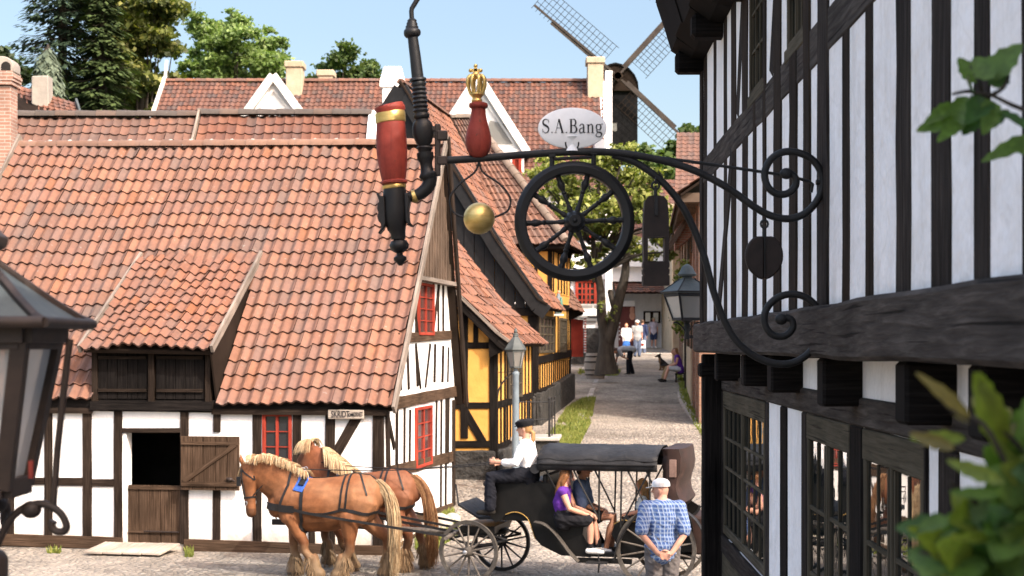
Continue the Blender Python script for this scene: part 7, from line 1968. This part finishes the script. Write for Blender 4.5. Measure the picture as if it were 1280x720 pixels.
# ------------------------------------------------------------------ horses
def ribbon(m,bv,pts,w,off=.010,k=5,closed=False,th=.008,col=None):
    pts=spline(pts,k,closed);loc=[]
    for p in pts:
        q=bv.find_nearest(p)
        loc.append((q[0],q[1]) if (q[0]-p).length<.22 else (p,(q[1])))
    vs=[];n=len(loc)
    for i in range(n):
        p,nn=loc[i];a=loc[(i+1)%n][0] if (closed or i<n-1) else loc[i][0];b=loc[i-1][0] if (closed or i>0) else loc[i][0]
        t=(a-b).normalized();s=t.cross(nn).normalized()
        vs+=[p+nn*(off-th)-s*w/2,p+nn*off-s*w/2,p+nn*off+s*w/2,p+nn*(off-th)+s*w/2]
    fs=[]
    for i in range(n if closed else n-1):
        j=(i+1)%n
        for e in range(4):fs.append((4*i+e,4*i+(e+1)%4,4*j+(e+1)%4,4*j+e))
    m.add(vs,fs)
def strands(m,roots,dirs,lens,rad_,cols,r,curve,n=6):
    for p,d,L_ in zip(roots,dirs,lens):
        pts=[];q=V(p);dv=V(d).normalized()
        for i in range(n+1):
            pts.append(q.copy());dv=(dv+curve(q,i/n)*.5).normalized();q=q+dv*L_/n
        rr_=rad_*r.uniform(.6,1.3);c=r.choice(cols);kq=r.uniform(.75,1.2)
        m.tube(pts,[rr_*(.9 if i==0 else 1.0 if i<n*.6 else 1-.8*(i/n-.6)/.4) for i in range(n+1)],5,col=tuple(x*kq for x in c))
def horse(label,loc,ang,neckpts,poll,headdir,legs,seed,coat,tailp,mane_over=True,group=None,pad=True):
    r=random.Random(seed)
    t=thing('horse',label,'horse',tuple(loc),ang,group);M=wmat(t)
    m=MB(M)
    X=[(-.90,1.13,.07,.13),(-.84,1.14,.17,.24),(-.72,1.14,.27,.33),(-.52,1.14,.315,.355),(-.28,1.09,.315,.365),(-.02,1.04,.335,.385),(.22,1.03,.33,.385),(.42,1.06,.295,.375),(.6,1.10,.25,.33),(.74,1.10,.17,.25),(.80,1.09,.08,.14)]
    X=[(x*.88 if x<0 else x,z,a,b) for x,z,a,b in X]
    m.loft([V((x,0,z)) for x,z,_,_ in X],[a for _,_,a,_ in X],[b for *_,b in X],(0,1,0),20)
    for y in(-1,1):
        m.loft([V((-.53,y*.16,1.12)),V((-.47,y*.19,.88))],[.15,.12],[.25,.17],(0,1,0),12)
        m.loft([V((.52,y*.17,1.12)),V((.5,y*.18,.86))],[.10,.1],[.22,.14],(0,1,0),12)
        m.ball(V((.72,y*.11,1.0)),(.12,.12,.15))
    nk=[V(p) for p in neckpts];nr=[(.18,.33),(.155,.285),(.13,.225),(.105,.165)]
    m.loft(nk,[a for a,_ in nr][:len(nk)],[b for _,b in nr][:len(nk)],V((0,1,0)) if abs((nk[-1]-nk[0]).normalized().y)<.5 else V((1,0,0)),16)
    hd=V(headdir).normalized();po=V(poll)
    side=hd.cross(V((0,0,1)));side=side.normalized() if side.length>.1 else V((0,1,0))
    up=side.cross(hd).normalized()
    if up.dot(V((nk[-1]-nk[0])))>0 and False:pass
    # forehead direction: away from the neck
    fr=-up if up.dot((nk[0]-po))>0 else up
    pts=[po+hd*.02,po+hd*.17-fr*.02,po+hd*.34,po+hd*.52+fr*.0,po+hd*.66]
    m.loft(pts,[.092,.105,.085,.07,.07],[.125,.155,.12,.09,.085],side,16)
    m.ball(po+hd*.2-fr*.07,(.09,.09,.11));
    for s_ in(-1,1):
        e0=po+side*s_*.065-hd*.04;m.limb([e0,e0-hd*.07+fr*.01+side*s_*.02,e0-hd*.15+side*s_*.01+fr*.02],[.032,.036,.010],8)
        m.ball(po+hd*.2+side*s_*.083+fr*.04,.028);m.ball(po+hd*.63+side*s_*.045+fr*.03,.024)
    hoofs=[]
    for kind,y,P4 in legs:
        a,b,c,d=[V(p) for p in P4]
        if kind=='f':m.limb([a,a*.5+b*.5,b+V((.0,0,.03)),b-V((0,0,.06)),b*.4+c*.6,c,c*.4+d*.6],[.125,.095,.072,.062,.058,.072,.06])
        else:m.limb([a,a*.5+b*.5,b+V((0,0,.04)),b-V((0,0,.07)),b*.4+c*.6,c,c*.4+d*.6],[.165,.115,.078,.068,.06,.075,.064])
        # feathering skirt
        m.loft([c+V((0,0,.16)),c,d+V((-.02,0,.05))],[.06,.095,.105],[.06,.10,.115],(0,1,0),12)
        m.lathe([(.098,-.045),(.085,.01),(.07,.05)],d+V((.015,0,.045)),None,14);hoofs.append(d)
    base,pale,dark=coat
    def colr(p,n):
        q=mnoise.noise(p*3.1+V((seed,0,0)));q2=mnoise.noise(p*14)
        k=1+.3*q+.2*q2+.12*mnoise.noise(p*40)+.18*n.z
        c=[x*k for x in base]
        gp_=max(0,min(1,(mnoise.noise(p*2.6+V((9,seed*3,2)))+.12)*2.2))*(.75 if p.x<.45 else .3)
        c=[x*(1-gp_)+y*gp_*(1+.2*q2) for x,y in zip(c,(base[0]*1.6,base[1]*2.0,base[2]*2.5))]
        w=min(1,max(0,(0.55-p.z)/.3+.25*q2)) if p.z<.6 else 0
        kn=max(0,1-abs(p.z-.5)/.13)*.45
        c=[x*(1-kn)+y*kn for x,y in zip(c,dark)]
        c=[x*(1-w)+y*(.8+.3*q2)*w for x,y in zip(c,pale)]
        be=max(0,min(.45,(.85-p.z)/.3)) if p.z>.6 and abs(p.x)<.45 else 0
        c=[x*(1-be)+y*be for x,y in zip(c,[base[0]*1.35,base[1]*1.45,base[2]*1.5])]
        if p.z<.055:c=[.07,.055,.045]
        if (p-(po+hd*.68)).length<.11:c=[x*.55 for x in c]
        return c
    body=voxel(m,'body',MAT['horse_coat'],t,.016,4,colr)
    me=body.data
    bv=BVHTree.FromPolygons([v.co.copy() for v in me.vertices],[tuple(p.vertices) for p in me.polygons])
    # feather strands on the legs
    cols=[pale,tuple(x*1.25 for x in pale),tuple(x*.7 for x in pale)]
    for kind,y,P4 in legs:
        a,b,c,d=[V(p) for p in P4];lm=MB(M)
        for i in range(330):
            an=r.uniform(0,6.283);q=r.random()
            p=b.lerp(c,.45+.5*q) if r.random()<.5 else c.lerp(d,r.uniform(-.3,.5))
            o=V((math.cos(an),math.sin(an),0));p=p+o*.055
            strands(lm,[p],[o*.5+V((-.12,0,-1))],[r.uniform(.10,.22)],.0048,cols,r,lambda q_,t_,w1=r.uniform(-.5,.5),w2=r.uniform(-.5,.5):V((w1*math.sin(t_*5),w2*math.cos(t_*4),-.35)),5)
        lm.build('leg_feather',MAT['hair_strand'],t,60)
    # tail
    tm=MB(M);rt,tipx,wid,cols=tailp
    for i in range(800):
        p=V(rt)+V((r.uniform(-.03,.05),r.uniform(-.06,.06),r.uniform(-.08,.05)))
        g=r.gauss(0,1)*wid;g2=r.gauss(0,1)*wid*.8;tl=r.uniform(.95,1.36)
        ph=r.uniform(0,6.3);wa=r.uniform(.05,.22)
        def cv(q,tt,g=g,g2=g2,ph=ph,wa=wa):return V(((tipx+g-q.x)*.5*(1-tt*.6)+wa*math.sin(tt*9+ph),(g2-q.y)*.5+wa*math.cos(tt*8+ph),-1.1))
        strands(tm,[p],[V((-.4,0,-.1))],[tl],.0052,cols,r,cv,10)
    tm.build('tail',MAT['hair_strand'],t,60)
    # mane
    mm=MB(M);nn=spline(nk+[po],5);mc=[(.4,.29,.165),(.47,.36,.22),(.28,.175,.09)]
    for i in range(1000 if abs(hd.y)>.4 else 520):
        q=r.random();j=min(len(nn)-2,int(q*(len(nn)-1)));p=nn[j].lerp(nn[j+1],q*(len(nn)-1)-j)
        tg=(nn[j+1]-nn[j]).normalized();cd=V((-tg.z,0,tg.x)) if abs(tg.y)<.5 else V((0,0,1))
        if cd.z<0:cd=-cd
        h=.30+(.10-.30)*q
        p=p+cd*h*.72
        hit=bv.find_nearest(p+cd*.1);p=hit[0]
        s_=r.choice(mane_over) if isinstance(mane_over,(list,tuple)) else 1
        far_=abs(hd.y)>.4
        strands(mm,[p],[cd*.7+V((r.uniform(-.2,.2),s_*.6,.15))],[r.uniform(.3,.55) if far_ else r.uniform(.12,.32)],.0055,mc,r,lambda q_,t_,s_=s_:V((r.uniform(-.05,.05),s_*.22*(1-t_),-.75)),6)
    for i in range(120):   # forelock
        p=po-hd*.05+fr*.05+side*r.uniform(-.04,.04)
        strands(mm,[p],[fr*.8+side*r.uniform(-.3,.3)+hd*.2],[r.uniform(.2,.36)],.005,mc,r,lambda q_,t_:hd*.6+V((0,0,-.25)),6)
    mm.build('mane',MAT['hair_strand'],t,60)
    # eyes
    for s_ in(-1,1):
        m=MB(M);m.ball(po+hd*.2+side*s_*.105+fr*.045,.019,nu=8,nv=6);m.build('eye',MAT['sign_black'],t,180)
    # harness
    ha=MAT['leather'];
    def st(name,pts,w,closed=False,mat=ha,off=.012,k=5):
        m=MB();ribbon(m,bvw,[M@V(p) for p in pts],w,off,k,closed);return m.build(name,mat,t,60)
    wv=[M@v.co for v in me.vertices];bvw=BVHTree.FromPolygons(wv,[tuple(p.vertices) for p in me.polygons])
    # breast collar
    st('breast_collar',[(.40,.31,.99),(.6,.28,1.0),(.76,.2,1.02),(.85,0,1.03),(.76,-.2,1.02),(.6,-.28,1.0),(.40,-.31,.99)],.10,off=.018)
    st('neck_strap',[(.62,.28,1.04),(.52,.22,1.35),(.5,0,1.55),(.52,-.22,1.35),(.62,-.28,1.04)],.035)
    st('girth',[(.3,.3,1.35),(.3,.36,1.05),(.3,.22,.7),(.3,0,.63),(.3,-.22,.7),(.3,-.36,1.05),(.3,-.3,1.35),(.3,0,1.48)],.05,True)
    if pad:
        m=MB();ribbon(m,bvw,[M@V(p) for p in[(.36,.29,1.26),(.32,.22,1.40),(.3,0,1.47),(.32,-.22,1.40),(.36,-.29,1.26)]],.15,.016,5,False,.015);pd=m.build('saddle_pad',MAT['blue_cloth'],t,60,.004)
        m=MB();ribbon(m,bvw,[M@V(p) for p in[(.32,.26,1.35),(.30,.2,1.43),(.29,0,1.48),(.30,-.2,1.43),(.32,-.26,1.35)]],.08,.04,5,False,.02);m.build('saddle',ha,pd,60)
        for y in(-.1,.1):
            m=MB();p=bvw.find_nearest(M@V((.3,y,1.5)))[0]+V((0,0,.05));m.tube([p+V((.025*math.cos(a*PI/4),0,.025*math.sin(a*PI/4)+.02)) for a in range(8)],.006,5,closed=True);m.build('rein_ring',MAT['steel'],pd,60)
    st('back_strap',[(.3,0,1.48),(0,0,1.43),(-.3,0,1.46),(-.53,0,1.48),(-.72,0,1.36)],.03)
    for xx in(-.30,-.38):
        st('hip_strap',[(xx,0,1.47),(xx,.2,1.38),(xx+.02,.32,1.1),(xx+.04,.32,.98)],.026);st('hip_strap',[(xx,0,1.47),(xx,-.2,1.38),(xx+.02,-.32,1.1),(xx+.04,-.32,.98)],.026)
    st('loin_strap',[(-.48,0,1.49),(-.58,.2,1.38),(-.65,.26,1.2)],.022);st('loin_strap',[(-.48,0,1.49),(-.58,-.2,1.38),(-.65,-.26,1.2)],.022)
    st('breeching',[(-.28,.33,1.0),(-.46,.32,.98),(-.66,.28,.93),(-.8,.06,.93),(-.8,-.06,.93),(-.66,-.28,.93),(-.46,-.32,.98),(-.28,-.33,1.0)],.045)
    st('side_strap',[(.4,.32,.99),(.2,.36,.94),(-.05,.36,.93),(-.28,.33,.99)],.035);st('side_strap',[(.4,-.32,.99),(.2,-.36,.94),(-.05,-.36,.93),(-.28,-.33,.99)],.035)
    # bridle
    Mi=lambda q:tuple(q)
    a1=po+hd*.03;c1=po+hd*.44
    for s_ in(-1,1):
        st('cheek_strap',[Mi(a1+side*s_*.09-hd*.02),Mi(po+hd*.2+side*s_*.1),Mi(c1+side*s_*.075)],.022,off=.01)
        m=MB();p=M@(po+hd*.2+side*s_*.125+fr*.045);Rm=M.to_3x3()
        q=[p+Rm@(hd*a+fr*b+side*s_*cc) for a,b,cc in((-.07,-.045,-.01),(-.07,.035,.012),(.06,.045,.015),(.075,-.03,-.01))];m.prism(q,Rm@(side*s_*.012));m.build('blinker',ha,t,bevel=.006)
        m=MB();m.tube([M@(po+hd*.52+side*s_*.075+V((0,0,.03*math.sin(a*PI/4)))+fr*.03*math.cos(a*PI/4)) for a in range(8)],.006,5,closed=True);m.build('bit_ring',MAT['steel'],t,60)
    st('noseband',[Mi(c1+side*.08),Mi(c1+fr*.1),Mi(c1-side*.08),Mi(c1-fr*.1)],.024,True,off=.01)
    st('brow_band',[Mi(a1+side*.1+hd*.02),Mi(a1+fr*.12+hd*.03),Mi(a1-side*.1+hd*.02)],.022,off=.01)
    st('throat_lash',[Mi(a1+side*.1),Mi(po+hd*.2-fr*.16),Mi(a1-side*.1)],.02,off=.01)
    return t,M,po,hd,side,bvw
HA=math.atan2(HFW.y,HFW.x)
h1=P(409,432,22.75);h1.z=0
CO1=((.165,.064,.025),(.215,.145,.082),(.09,.031,.012));CO2=((.125,.043,.018),(.2,.13,.072),(.07,.024,.009))
pale_tail=[(.36,.26,.15),(.44,.335,.2),(.26,.165,.085)];red_tail=[(.21,.105,.047),(.29,.16,.075),(.14,.062,.027)]
legs1=[('f',1,[(.47,.18,.86),(.28,.18,.47),(.13,.18,.15),(.10,.18,.02)]),('f',-1,[(.52,-.17,.86),(.55,-.17,.48),(.52,-.17,.15),(.55,-.17,.02)]),
 ('h',1,[(-.38,.19,.86),(-.39,.2,.49),(-.26,.2,.16),(-.20,.2,.02)]),('h',-1,[(-.52,-.19,.86),(-.83,-.19,.52),(-.83,-.19,.16),(-.78,-.19,.02)])]
hz1=horse('near chestnut draught horse with lowered head, blue saddle pad and pale blond tail',h1,HA,[(.50,0,1.22),(.78,0,1.40),(1.02,0,1.52)],(1.19,.0,1.56),(-.13,.10,-1),legs1,1,CO1,((-.755,0,1.36),-.80,.085,pale_tail),[1,1,1,-1],'pair of draught horses')
h2=h1-HLf*.92-HFW*.30;h2.z=0
legs2=[('f',1,[(.47,.18,.86),(.30,.18,.47),(.16,.18,.15),(.14,.18,.02)]),('f',-1,[(.52,-.17,.86),(.66,-.17,.52),(.60,-.17,.20),(.60,-.17,.07)]),
 ('h',1,[(-.48,.19,.86),(-.71,.2,.51),(-.65,.2,.16),(-.59,.2,.02)]),('h',-1,[(-.52,-.19,.86),(-.79,-.19,.55),(-.89,-.19,.2),(-.87,-.19,.06)])]
hz2=horse('far darker chestnut horse with head turned away, pale mane and rusty tail',h2,HA,[(.50,0,1.22),(.74,-.02,1.46),(.88,-.10,1.64)],(.94,-.22,1.74),(.10,-.72,-.62),legs2,2,CO2,((-.755,0,1.36),-.90,.11,red_tail),[1,1,1,-1],'pair of draught horses')
# traces, reins
def world(hz,p):return hz[1]@V(p)
bars=[ps+HLf*.75+HFW*.05+V((0,0,.03)),ps+HLf*.2+HFW*.05+V((0,0,.03)),ps-HLf*.2+HFW*.05+V((0,0,.03)),ps-HLf*.75+HFW*.05+V((0,0,.03))]
k=0
for hz in(hz1,hz2):
    for y in(.36,-.36):
        m=MB();a=world(hz,(.38,y,.985));b=world(hz,(-.3,y*1.02,.88));c=bars[k];k+=1
        pts=spline([a,world(hz,(.05,y*1.04,.93)),b,c],5)
        for p,q in zip(pts[:-1],pts[1:]):m.beam(p,q+(q-p)*.04,.036,.012,V((0,0,1)))
        m.build('trace',MAT['leather'],CR)
hands=[P(613,578,22.15),P(621,580,22.35)]
k=0
for hz,(hy) in((hz1,0),(hz2,1)):
    _,M_,po,hd_,sd_,bv_=hz
    bit=M_@(po+hd_*.52+sd_*.08*(1 if sd_.y>0 else -1))
    ring=bv_.find_nearest(M_@V((.3,.1,1.5)))[0]+V((0,0,.07))
    mid=bv_.find_nearest(M_@V((.62,.12,1.55)))[0]+V((0,0,.03))
    pts=spline([bit,mid,ring,ring.lerp(hands[k],.5)+V((0,0,-.06)),hands[k]],6)
    m=MB();m.tube(pts,.0075,5);o=m.build('rein',MAT['leather'],CR,60);k+=1
# ------------------------------------------------------------------ carriage people
YD=22.3
def pp(px,py,y):return P(px,py,y)
f=CF.copy();lf=CLf.copy()
J=dict(f=f,l=lf,pelvis=pp(662,593,YD),chest=pp(660,571,YD),neck=pp(658,551,YD),head=pp(655.5,535.5,YD))
J['shL']=J['neck']+lf*.17+V((.01,0,-.04));J['shR']=J['neck']-lf*.17+V((.01,0,-.04))
J['elL']=pp(644,579,YD-.27);J['wrL']=pp(620.5,577.5,YD-.16);J['elR']=pp(650,578,YD+.22);J['wrR']=pp(626,579,YD+.08)
J['hpL']=J['pelvis']+lf*.09;J['hpR']=J['pelvis']-lf*.09
J['knL']=pp(613,597,YD-.12);J['knR']=pp(622,596,YD+.12);J['anL']=pp(613,636,YD-.13);J['anR']=pp(619,637,YD+.12)
person('driver in white shirt and black cap with a blond ponytail, holding the reins',J,f*1+V((0,0,-.05)),.98,1,'skin','shirt_white',1.55,'trouser_black',1.95,'shoe_dark','hair_blond','pony','flat','cap_black',.011,tuck=True,curl=1.1,palm={'wrL':-lf,'wrR':lf})
# woman with purple top
b=-CF;bl=-CLf
YW_=22.0
J=dict(f=b,l=bl,pelvis=pp(704,647,YW_),chest=pp(702,628,YW_),neck=pp(706,609,YW_),head=pp(709,595,YW_))
J['shL']=J['neck']+bl*.15-V((0,0,.05));J['shR']=J['neck']-bl*.15-V((0,0,.05))
J['elR']=pp(712,636,YW_-.22);J['wrR']=pp(735,644,YW_-.12);J['elL']=pp(718,634,YW_+.2);J['wrL']=pp(738,642,YW_+.05)
J['hpL']=J['pelvis']+bl*.085;J['hpR']=J['pelvis']-bl*.085
J['knR']=pp(738,650,YW_-.1);J['knL']=pp(742,649,YW_+.1);J['anR']=pp(738,685,YW_-.08);J['anL']=pp(748,684,YW_+.1)
person('woman passenger with long auburn hair, purple top and black shorts leaning forward',J,b+V((0,0,-.25)),.94,.92,'skin','top_purple',0,'shorts_black',.85,'shoe_white','hair_auburn','long',None,None,.011,sock='cap_black',tuck=True)
YM_=22.45
J=dict(f=b,l=bl,pelvis=pp(722,645,YM_),chest=pp(724,622,YM_),neck=pp(727,600,YM_),head=pp(730,586,YM_))
J['shL']=J['neck']+bl*.18-V((0,0,.05));J['shR']=J['neck']-bl*.18-V((0,0,.05))
J['elR']=pp(728,632,YM_-.22);J['wrR']=pp(745,636,YM_-.1);J['elL']=pp(736,630,YM_+.2);J['wrL']=pp(750,635,YM_+.05)
J['hpL']=J['pelvis']+bl*.09;J['hpR']=J['pelvis']-bl*.09
J['knR']=pp(766,646,YM_-.12);J['knL']=pp(768,645,YM_+.12);J['anR']=pp(757,688,YM_-.1);J['anL']=pp(764,687,YM_+.1)
person('man passenger in dark blue shirt with bare legs sitting beside the purple top',J,b+V((0,0,-.1)),1.0,1.02,'skin_tan','shirt_blue',.9,'shorts_black',.55,'shoe_dark','hair_brown','short',None,None,.011)
YC=22.2
J=dict(f=f,l=lf,pelvis=pp(805,653,YC),chest=pp(806,637,YC),neck=pp(805,621,YC),head=pp(802,607,YC))
J['shL']=J['neck']+lf*.13-V((0,0,.04));J['shR']=J['neck']-lf*.13-V((0,0,.04))
J['elL']=pp(798,640,YC-.18);J['wrL']=pp(785,643,YC-.08);J['elR']=pp(798,640,YC+.16);J['wrR']=pp(784,642,YC+.06)
J['hpL']=J['pelvis']+lf*.075;J['hpR']=J['pelvis']-lf*.075
J['knL']=pp(779,652,YC-.08);J['knR']=pp(779,652,YC+.08);J['anL']=pp(780,682,YC-.08);J['anR']=pp(780,682,YC+.08)
person('girl passenger with long blond hair and pale top on the rear carriage seat',J,f+V((0,0,-.15)),.82,.95,'skin','top_pale',.6,'shorts_black',.8,'shoe_dark','hair_blond','long',None,None,.011,tuck=True)
# ------------------------------------------------------------------ man watching
YS_=18.9;lc=P(828,432,YS_);lc.z=0
J=stand(lc,PI/2+.02,1.72)
w=J['w']
J['head']=w(.04,0.015,1.625);J['shL']=w(-.01,.205,1.42);J['shR']=w(-.01,-.205,1.42)
J['elL']=w(-.14,.27,1.11);J['elR']=w(-.14,-.255,1.11);J['wrL']=w(-.235,.075,.885);J['wrR']=w(-.235,-.075,.885)
person('man in blue plaid shirt and white cap standing with hands clasped behind back',J,V((-.86,.45,-.06)),1.0,1.08,'skin','plaid',.86,'trouser_grey',2.0,'shoe_dark',None,'short','ball','cap_white',.0095,tuck=.085,
 palm={'wrL':(0,-1,0),'wrR':(0,-1,0)},hand_dir={'wrL':(1,-.12,-.3),'wrR':(-1,-.12,-.25)},curl=.55)
# ------------------------------------------------------------------ people up the street
def at_px(px,py):
    return gp(px,py)
def dstand(px,py,ang,h,Y=None):
    p=gp(px,py)
    return stand(p,ang,h)
J=dstand(608,447,-PI/2,1.75);
g=gp(796.5,446);J=stand(g,-PI/2+.1,1.76)
person('man in grey shirt and white cap walking down the street holding a white bag',J,None,1.0,1.1,'skin_tan','shirt_grey',.7,'jeans_mid',2,'shoe_dark','hair_grey','short','ball','cap_white',.02,False)
bagp=J['wrL'];bg_=thing('shopping_bag','white shopping bag with a red oval hanging from the hand of the white-capped man','bag',tuple(bagp-V((0,0,.5))))
m=MB();m.prism([bagp+V((x,-.03,z)) for x,z in((-.17,-.5),(.17,-.5),(.16,-.12),(-.16,-.12))],V((0,.1,0)));m.build('bag_body',MAT['bag_white'],bg_,bevel=.015)
m=MB();m.ball(bagp+V((0,-.035,-.32)),(.10,.006,.065));m.build('printed_oval',MAT['red_wood'],bg_,60)
m=MB();m.tube(spline([bagp+V((-.06,0,-.13)),bagp+V((0,0,.0)),bagp+V((.06,0,-.13))],4),.008,5);m.build('handle',MAT['bag_white'],bg_,60)
g=gp(783,446);J=stand(g,-PI/2-.1,1.62);J['wrR']=J['w'](.12,-.12,1.0)
person('woman in white jacket over blue dress standing left of the white-capped man',J,None,.94,1.05,'skin','shirt_white',1.7,'dress_blue',2,'shoe_dark','hair_auburn','short',None,None,.02,False,skirt=1.0)
g=gp(803,442);J=stand(g,PI/2-.3,1.72)
person('person in navy jacket half hidden behind the man with the white bag',J,None,1,1,'skin','cloth_navy',1.8,'jeans_mid',2,'shoe_dark','hair_brown','short',None,None,.02,False)
g=gp(817,435);J=stand(g,-PI/2+.2,1.66);J['knL']=J['knL']+V((.0,-.1,.02));J['anL']=J['anL']+V((0,-.14,0))
person('woman in straw hat and lilac top walking past the notice board',J,None,.96,1.1,'skin','cloth_lilac',.5,'cloth_navy',.9,'shoe_white','hair_brown','short','straw','hat_straw',.02,False)
g=gp(828,433.5);J=stand(g,-PI/2-.2,1.8);J['anR']=J['anR']+V((0,-.2,0))
person('man in pale shirt and tan trousers walking beside the yellow pilaster',J,None,1,1,'skin_tan','shorts_pale',.7,'cloth_tan',1.9,'shoe_dark','hair_brown','short',None,None,.02,False)
# bending man
YBm=57;g=gp(788,467.5)
def bq(px,py,dy=0):return P(px,py,g.y+dy)
J=dict(f=V((-1,-.1,0)).normalized(),l=V((.1,-1,0)).normalized(),pelvis=bq(788,437),chest=bq(779,436.5),neck=bq(773,437),head=bq(769.5,438.5))
J['shL']=bq(774,438,-.18);J['shR']=bq(774,437,.18);J['elL']=bq(778,446,-.22);J['wrL']=bq(783,448,-.16);J['elR']=bq(771,447,.2);J['wrR']=bq(769,457,.15)
J['hpL']=bq(788,439,-.09);J['hpR']=bq(788,439,.09);J['knL']=bq(785.5,452,-.1);J['knR']=bq(787,452,.1);J['anL']=bq(785.5,466.2,-.12);J['anR']=bq(791,465.8,.14)
person('man in grey shirt and black trousers bending down by the street tree',J,V((-.75,0,-.65)),1.0,1.05,'skin_tan','shirt_grey',.7,'trouser_black',2,'shoe_dark','hair_brown','short',None,None,.016,False)
BK=thing('grey_bucket','small dark bucket on the ground in front of the bending man','bucket',tuple(gp(768,466)))
c=gp(768,466);m=MB();m.lathe([(.1,0),(.13,.02),(.16,.3),(.17,.3),(.15,.28),(.12,.05)],c,None,14);m.build('pail',MAT['iron'],BK,40);m=MB();m.tube(spline([c+V((-.16,0,.3)),c+V((0,0,.44)),c+V((.16,0,.3))],4),.01,5);m.build('handle',MAT['iron'],BK,60)
# bench with two seated people, dog
g=gp(849,478);yb_=g.y
BN_=thing('bench','low dark wooden bench at the foot of the brick house wall','bench',tuple(g))
def q3(px,py,dy=0):return P(px,py,yb_+dy)
m=MB();sx=.0
for i in range(3):m.beam(q3(845,467,-.2)+V((.02+.14*i,0,.0)),q3(845,467,1.6)+V((.02+.14*i,0,.0)),.12,.04,V((1,0,0)))
m.build('seat',MAT['timber'],BN_,bevel=.005)
for dy in(0,1.3):
    for dx in(.0,.3):
        m=MB();p=q3(845,467,dy)+V((dx,0,-.02));m.beam(p,V((p.x,p.y,gz(p.y)-.05)),.06,.06,V((1,0,0)));m.build('leg',MAT['timber'],BN_)
def sit(px,py,dy,ang,s=1):
    o=q3(px,py,dy);f=V((math.cos(ang),math.sin(ang),0));l=V((-f.y,f.x,0));gr=gz(o.y)
    def w(x,y,z):return o+f*x*s+l*y*s+V((0,0,z*s))
    J=dict(f=f,l=l,pelvis=w(0,0,.1),chest=w(.08,0,.40),neck=w(.12,0,.6),head=w(.17,0,.75),shL=w(.11,.17,.55),shR=w(.11,-.17,.55),elL=w(.17,.22,.28),elR=w(.17,-.22,.28),wrL=w(.38,.1,.2),wrR=w(.38,-.1,.2),hpL=w(.02,.09,.08),hpR=w(.02,-.09,.08),knL=w(.44,.1,.12),knR=w(.44,-.1,.1))
    for q in'LR':
        k=J['kn'+q]+f*.14*s;J['an'+q]=V((k.x,k.y,gr+.085))
    return J
J=sit(850,464,.2,PI*.98+.1,.97)
person('woman in purple vest and white shorts sitting on the bench',J,V((-.9,-.4,-.1)),.95,1,'skin','top_purple',0,'shorts_pale',.8,'shoe_dark','hair_auburn','long',None,None,.016,False,root=J['pelvis'])
J=sit(848,464,1.0,PI,.97)
person('person in brown clothes sitting at the far end of the bench behind the purple vest',J,None,.95,1,'skin_tan','cloth_tan',1.5,'cloth_tan',1.9,'shoe_dark','hair_brown','short',None,None,.018,False,root=J['pelvis'])
# German shepherd, sitting
gd=gp(829,463)
DG=thing('dog','black and tan dog with pointed ears sitting beside the bench','dog',tuple(gd),PI*.9)
MDg=wmat(DG)@Matrix.Scale(.76,4);m=MB(MDg)
m.loft([V((-.28,0,.16)),V((-.16,0,.24)),V((.02,0,.40)),V((.14,0,.52)),V((.17,0,.60))],[.10,.14,.13,.12,.09],[.10,.16,.16,.15,.1],(0,1,0),14)
m.limb([V((.14,0,.55)),V((.19,0,.70)),V((.22,0,.78))],[.10,.085,.08])
m.loft([V((.20,0,.80)),V((.28,0,.79)),V((.36,0,.76)),V((.44,0,.745))],[.08,.075,.045,.035],[.08,.08,.05,.04],(0,1,0),12)
for y in(-1,1):
    m.limb([V((.17,y*.05,.86)),V((.165,y*.07,.96))],[.035,.01],8)
    m.limb([V((.12,y*.09,.45)),V((.14,y*.09,.24)),V((.15,y*.09,.05)),V((.2,y*.09,.03))],[.07,.042,.034,.036])
    m.limb([V((-.2,y*.12,.24)),V((.02,y*.15,.22))],[.13,.09]);m.limb([V((.02,y*.15,.2)),V((-.1,y*.15,.06)),V((.06,y*.15,.035))],[.06,.045,.04])
m.limb([V((-.34,0,.12)),V((-.5,.05,.06)),V((-.68,.12,.05))],[.05,.05,.025])
def dc(p,n):
    p=p/.76
    tan=(.22,.12,.05);bl=(.015,.012,.01)
    k=sm(.3,.14,p.z)*.9 if abs(p.y)>.06 else 0
    if p.x>.12 and .2<p.z<.68:k=max(k,.65)
    if p.x>.25 and p.z<.77:k=.3
    k=min(1,max(0,k+.25*mnoise.noise(p*9)));return [a*k+b*(1-k) for a,b in zip(tan,bl)]
voxel(m,'body',MAT['dog_coat'],DG,.016,3,dc)
for y in(-1,1):
    m=MB(MDg);m.ball(V((.32,y*.05,.81)),.014,nu=8,nv=6);m.build('eye',MAT['sign_black'],DG,180)
m=MB(MDg);m.ball(V((.475,0,.755)),(.018,.022,.016));m.build('nose',MAT['sign_black'],DG,180)

for k,(px,py,sx,sy,sz) in enumerate(((536,668,.22,.2,.17),(552,662,.19,.18,.2),(565,655,.16,.16,.14))):
    g=gp(px,py);r=random.Random(40+k);m=MB();m.ball(V((0,0,sz*.45)),(sx,sy,sz),nu=14,nv=10)
    m.v=[(x*(1+.22*mnoise.noise(V((x*6,y*6,z*6+k)))),y*(1+.2*mnoise.noise(V((x*7+3,y*6,z*6)))),max(-.05,z*(1+.15*mnoise.noise(V((y*7,x*6,z*5)))))) for x,y,z in m.v]
    o=m.build('boulder',MAT['stone'],None,60);o.location=g
    tag(o,('grey boulder nearest the carriage wheel below the white gable','largest upright grey boulder in the middle below the white gable','smallest grey boulder at the rear corner of the white gable')[k],'boulder','boulders at the foot of the gable')
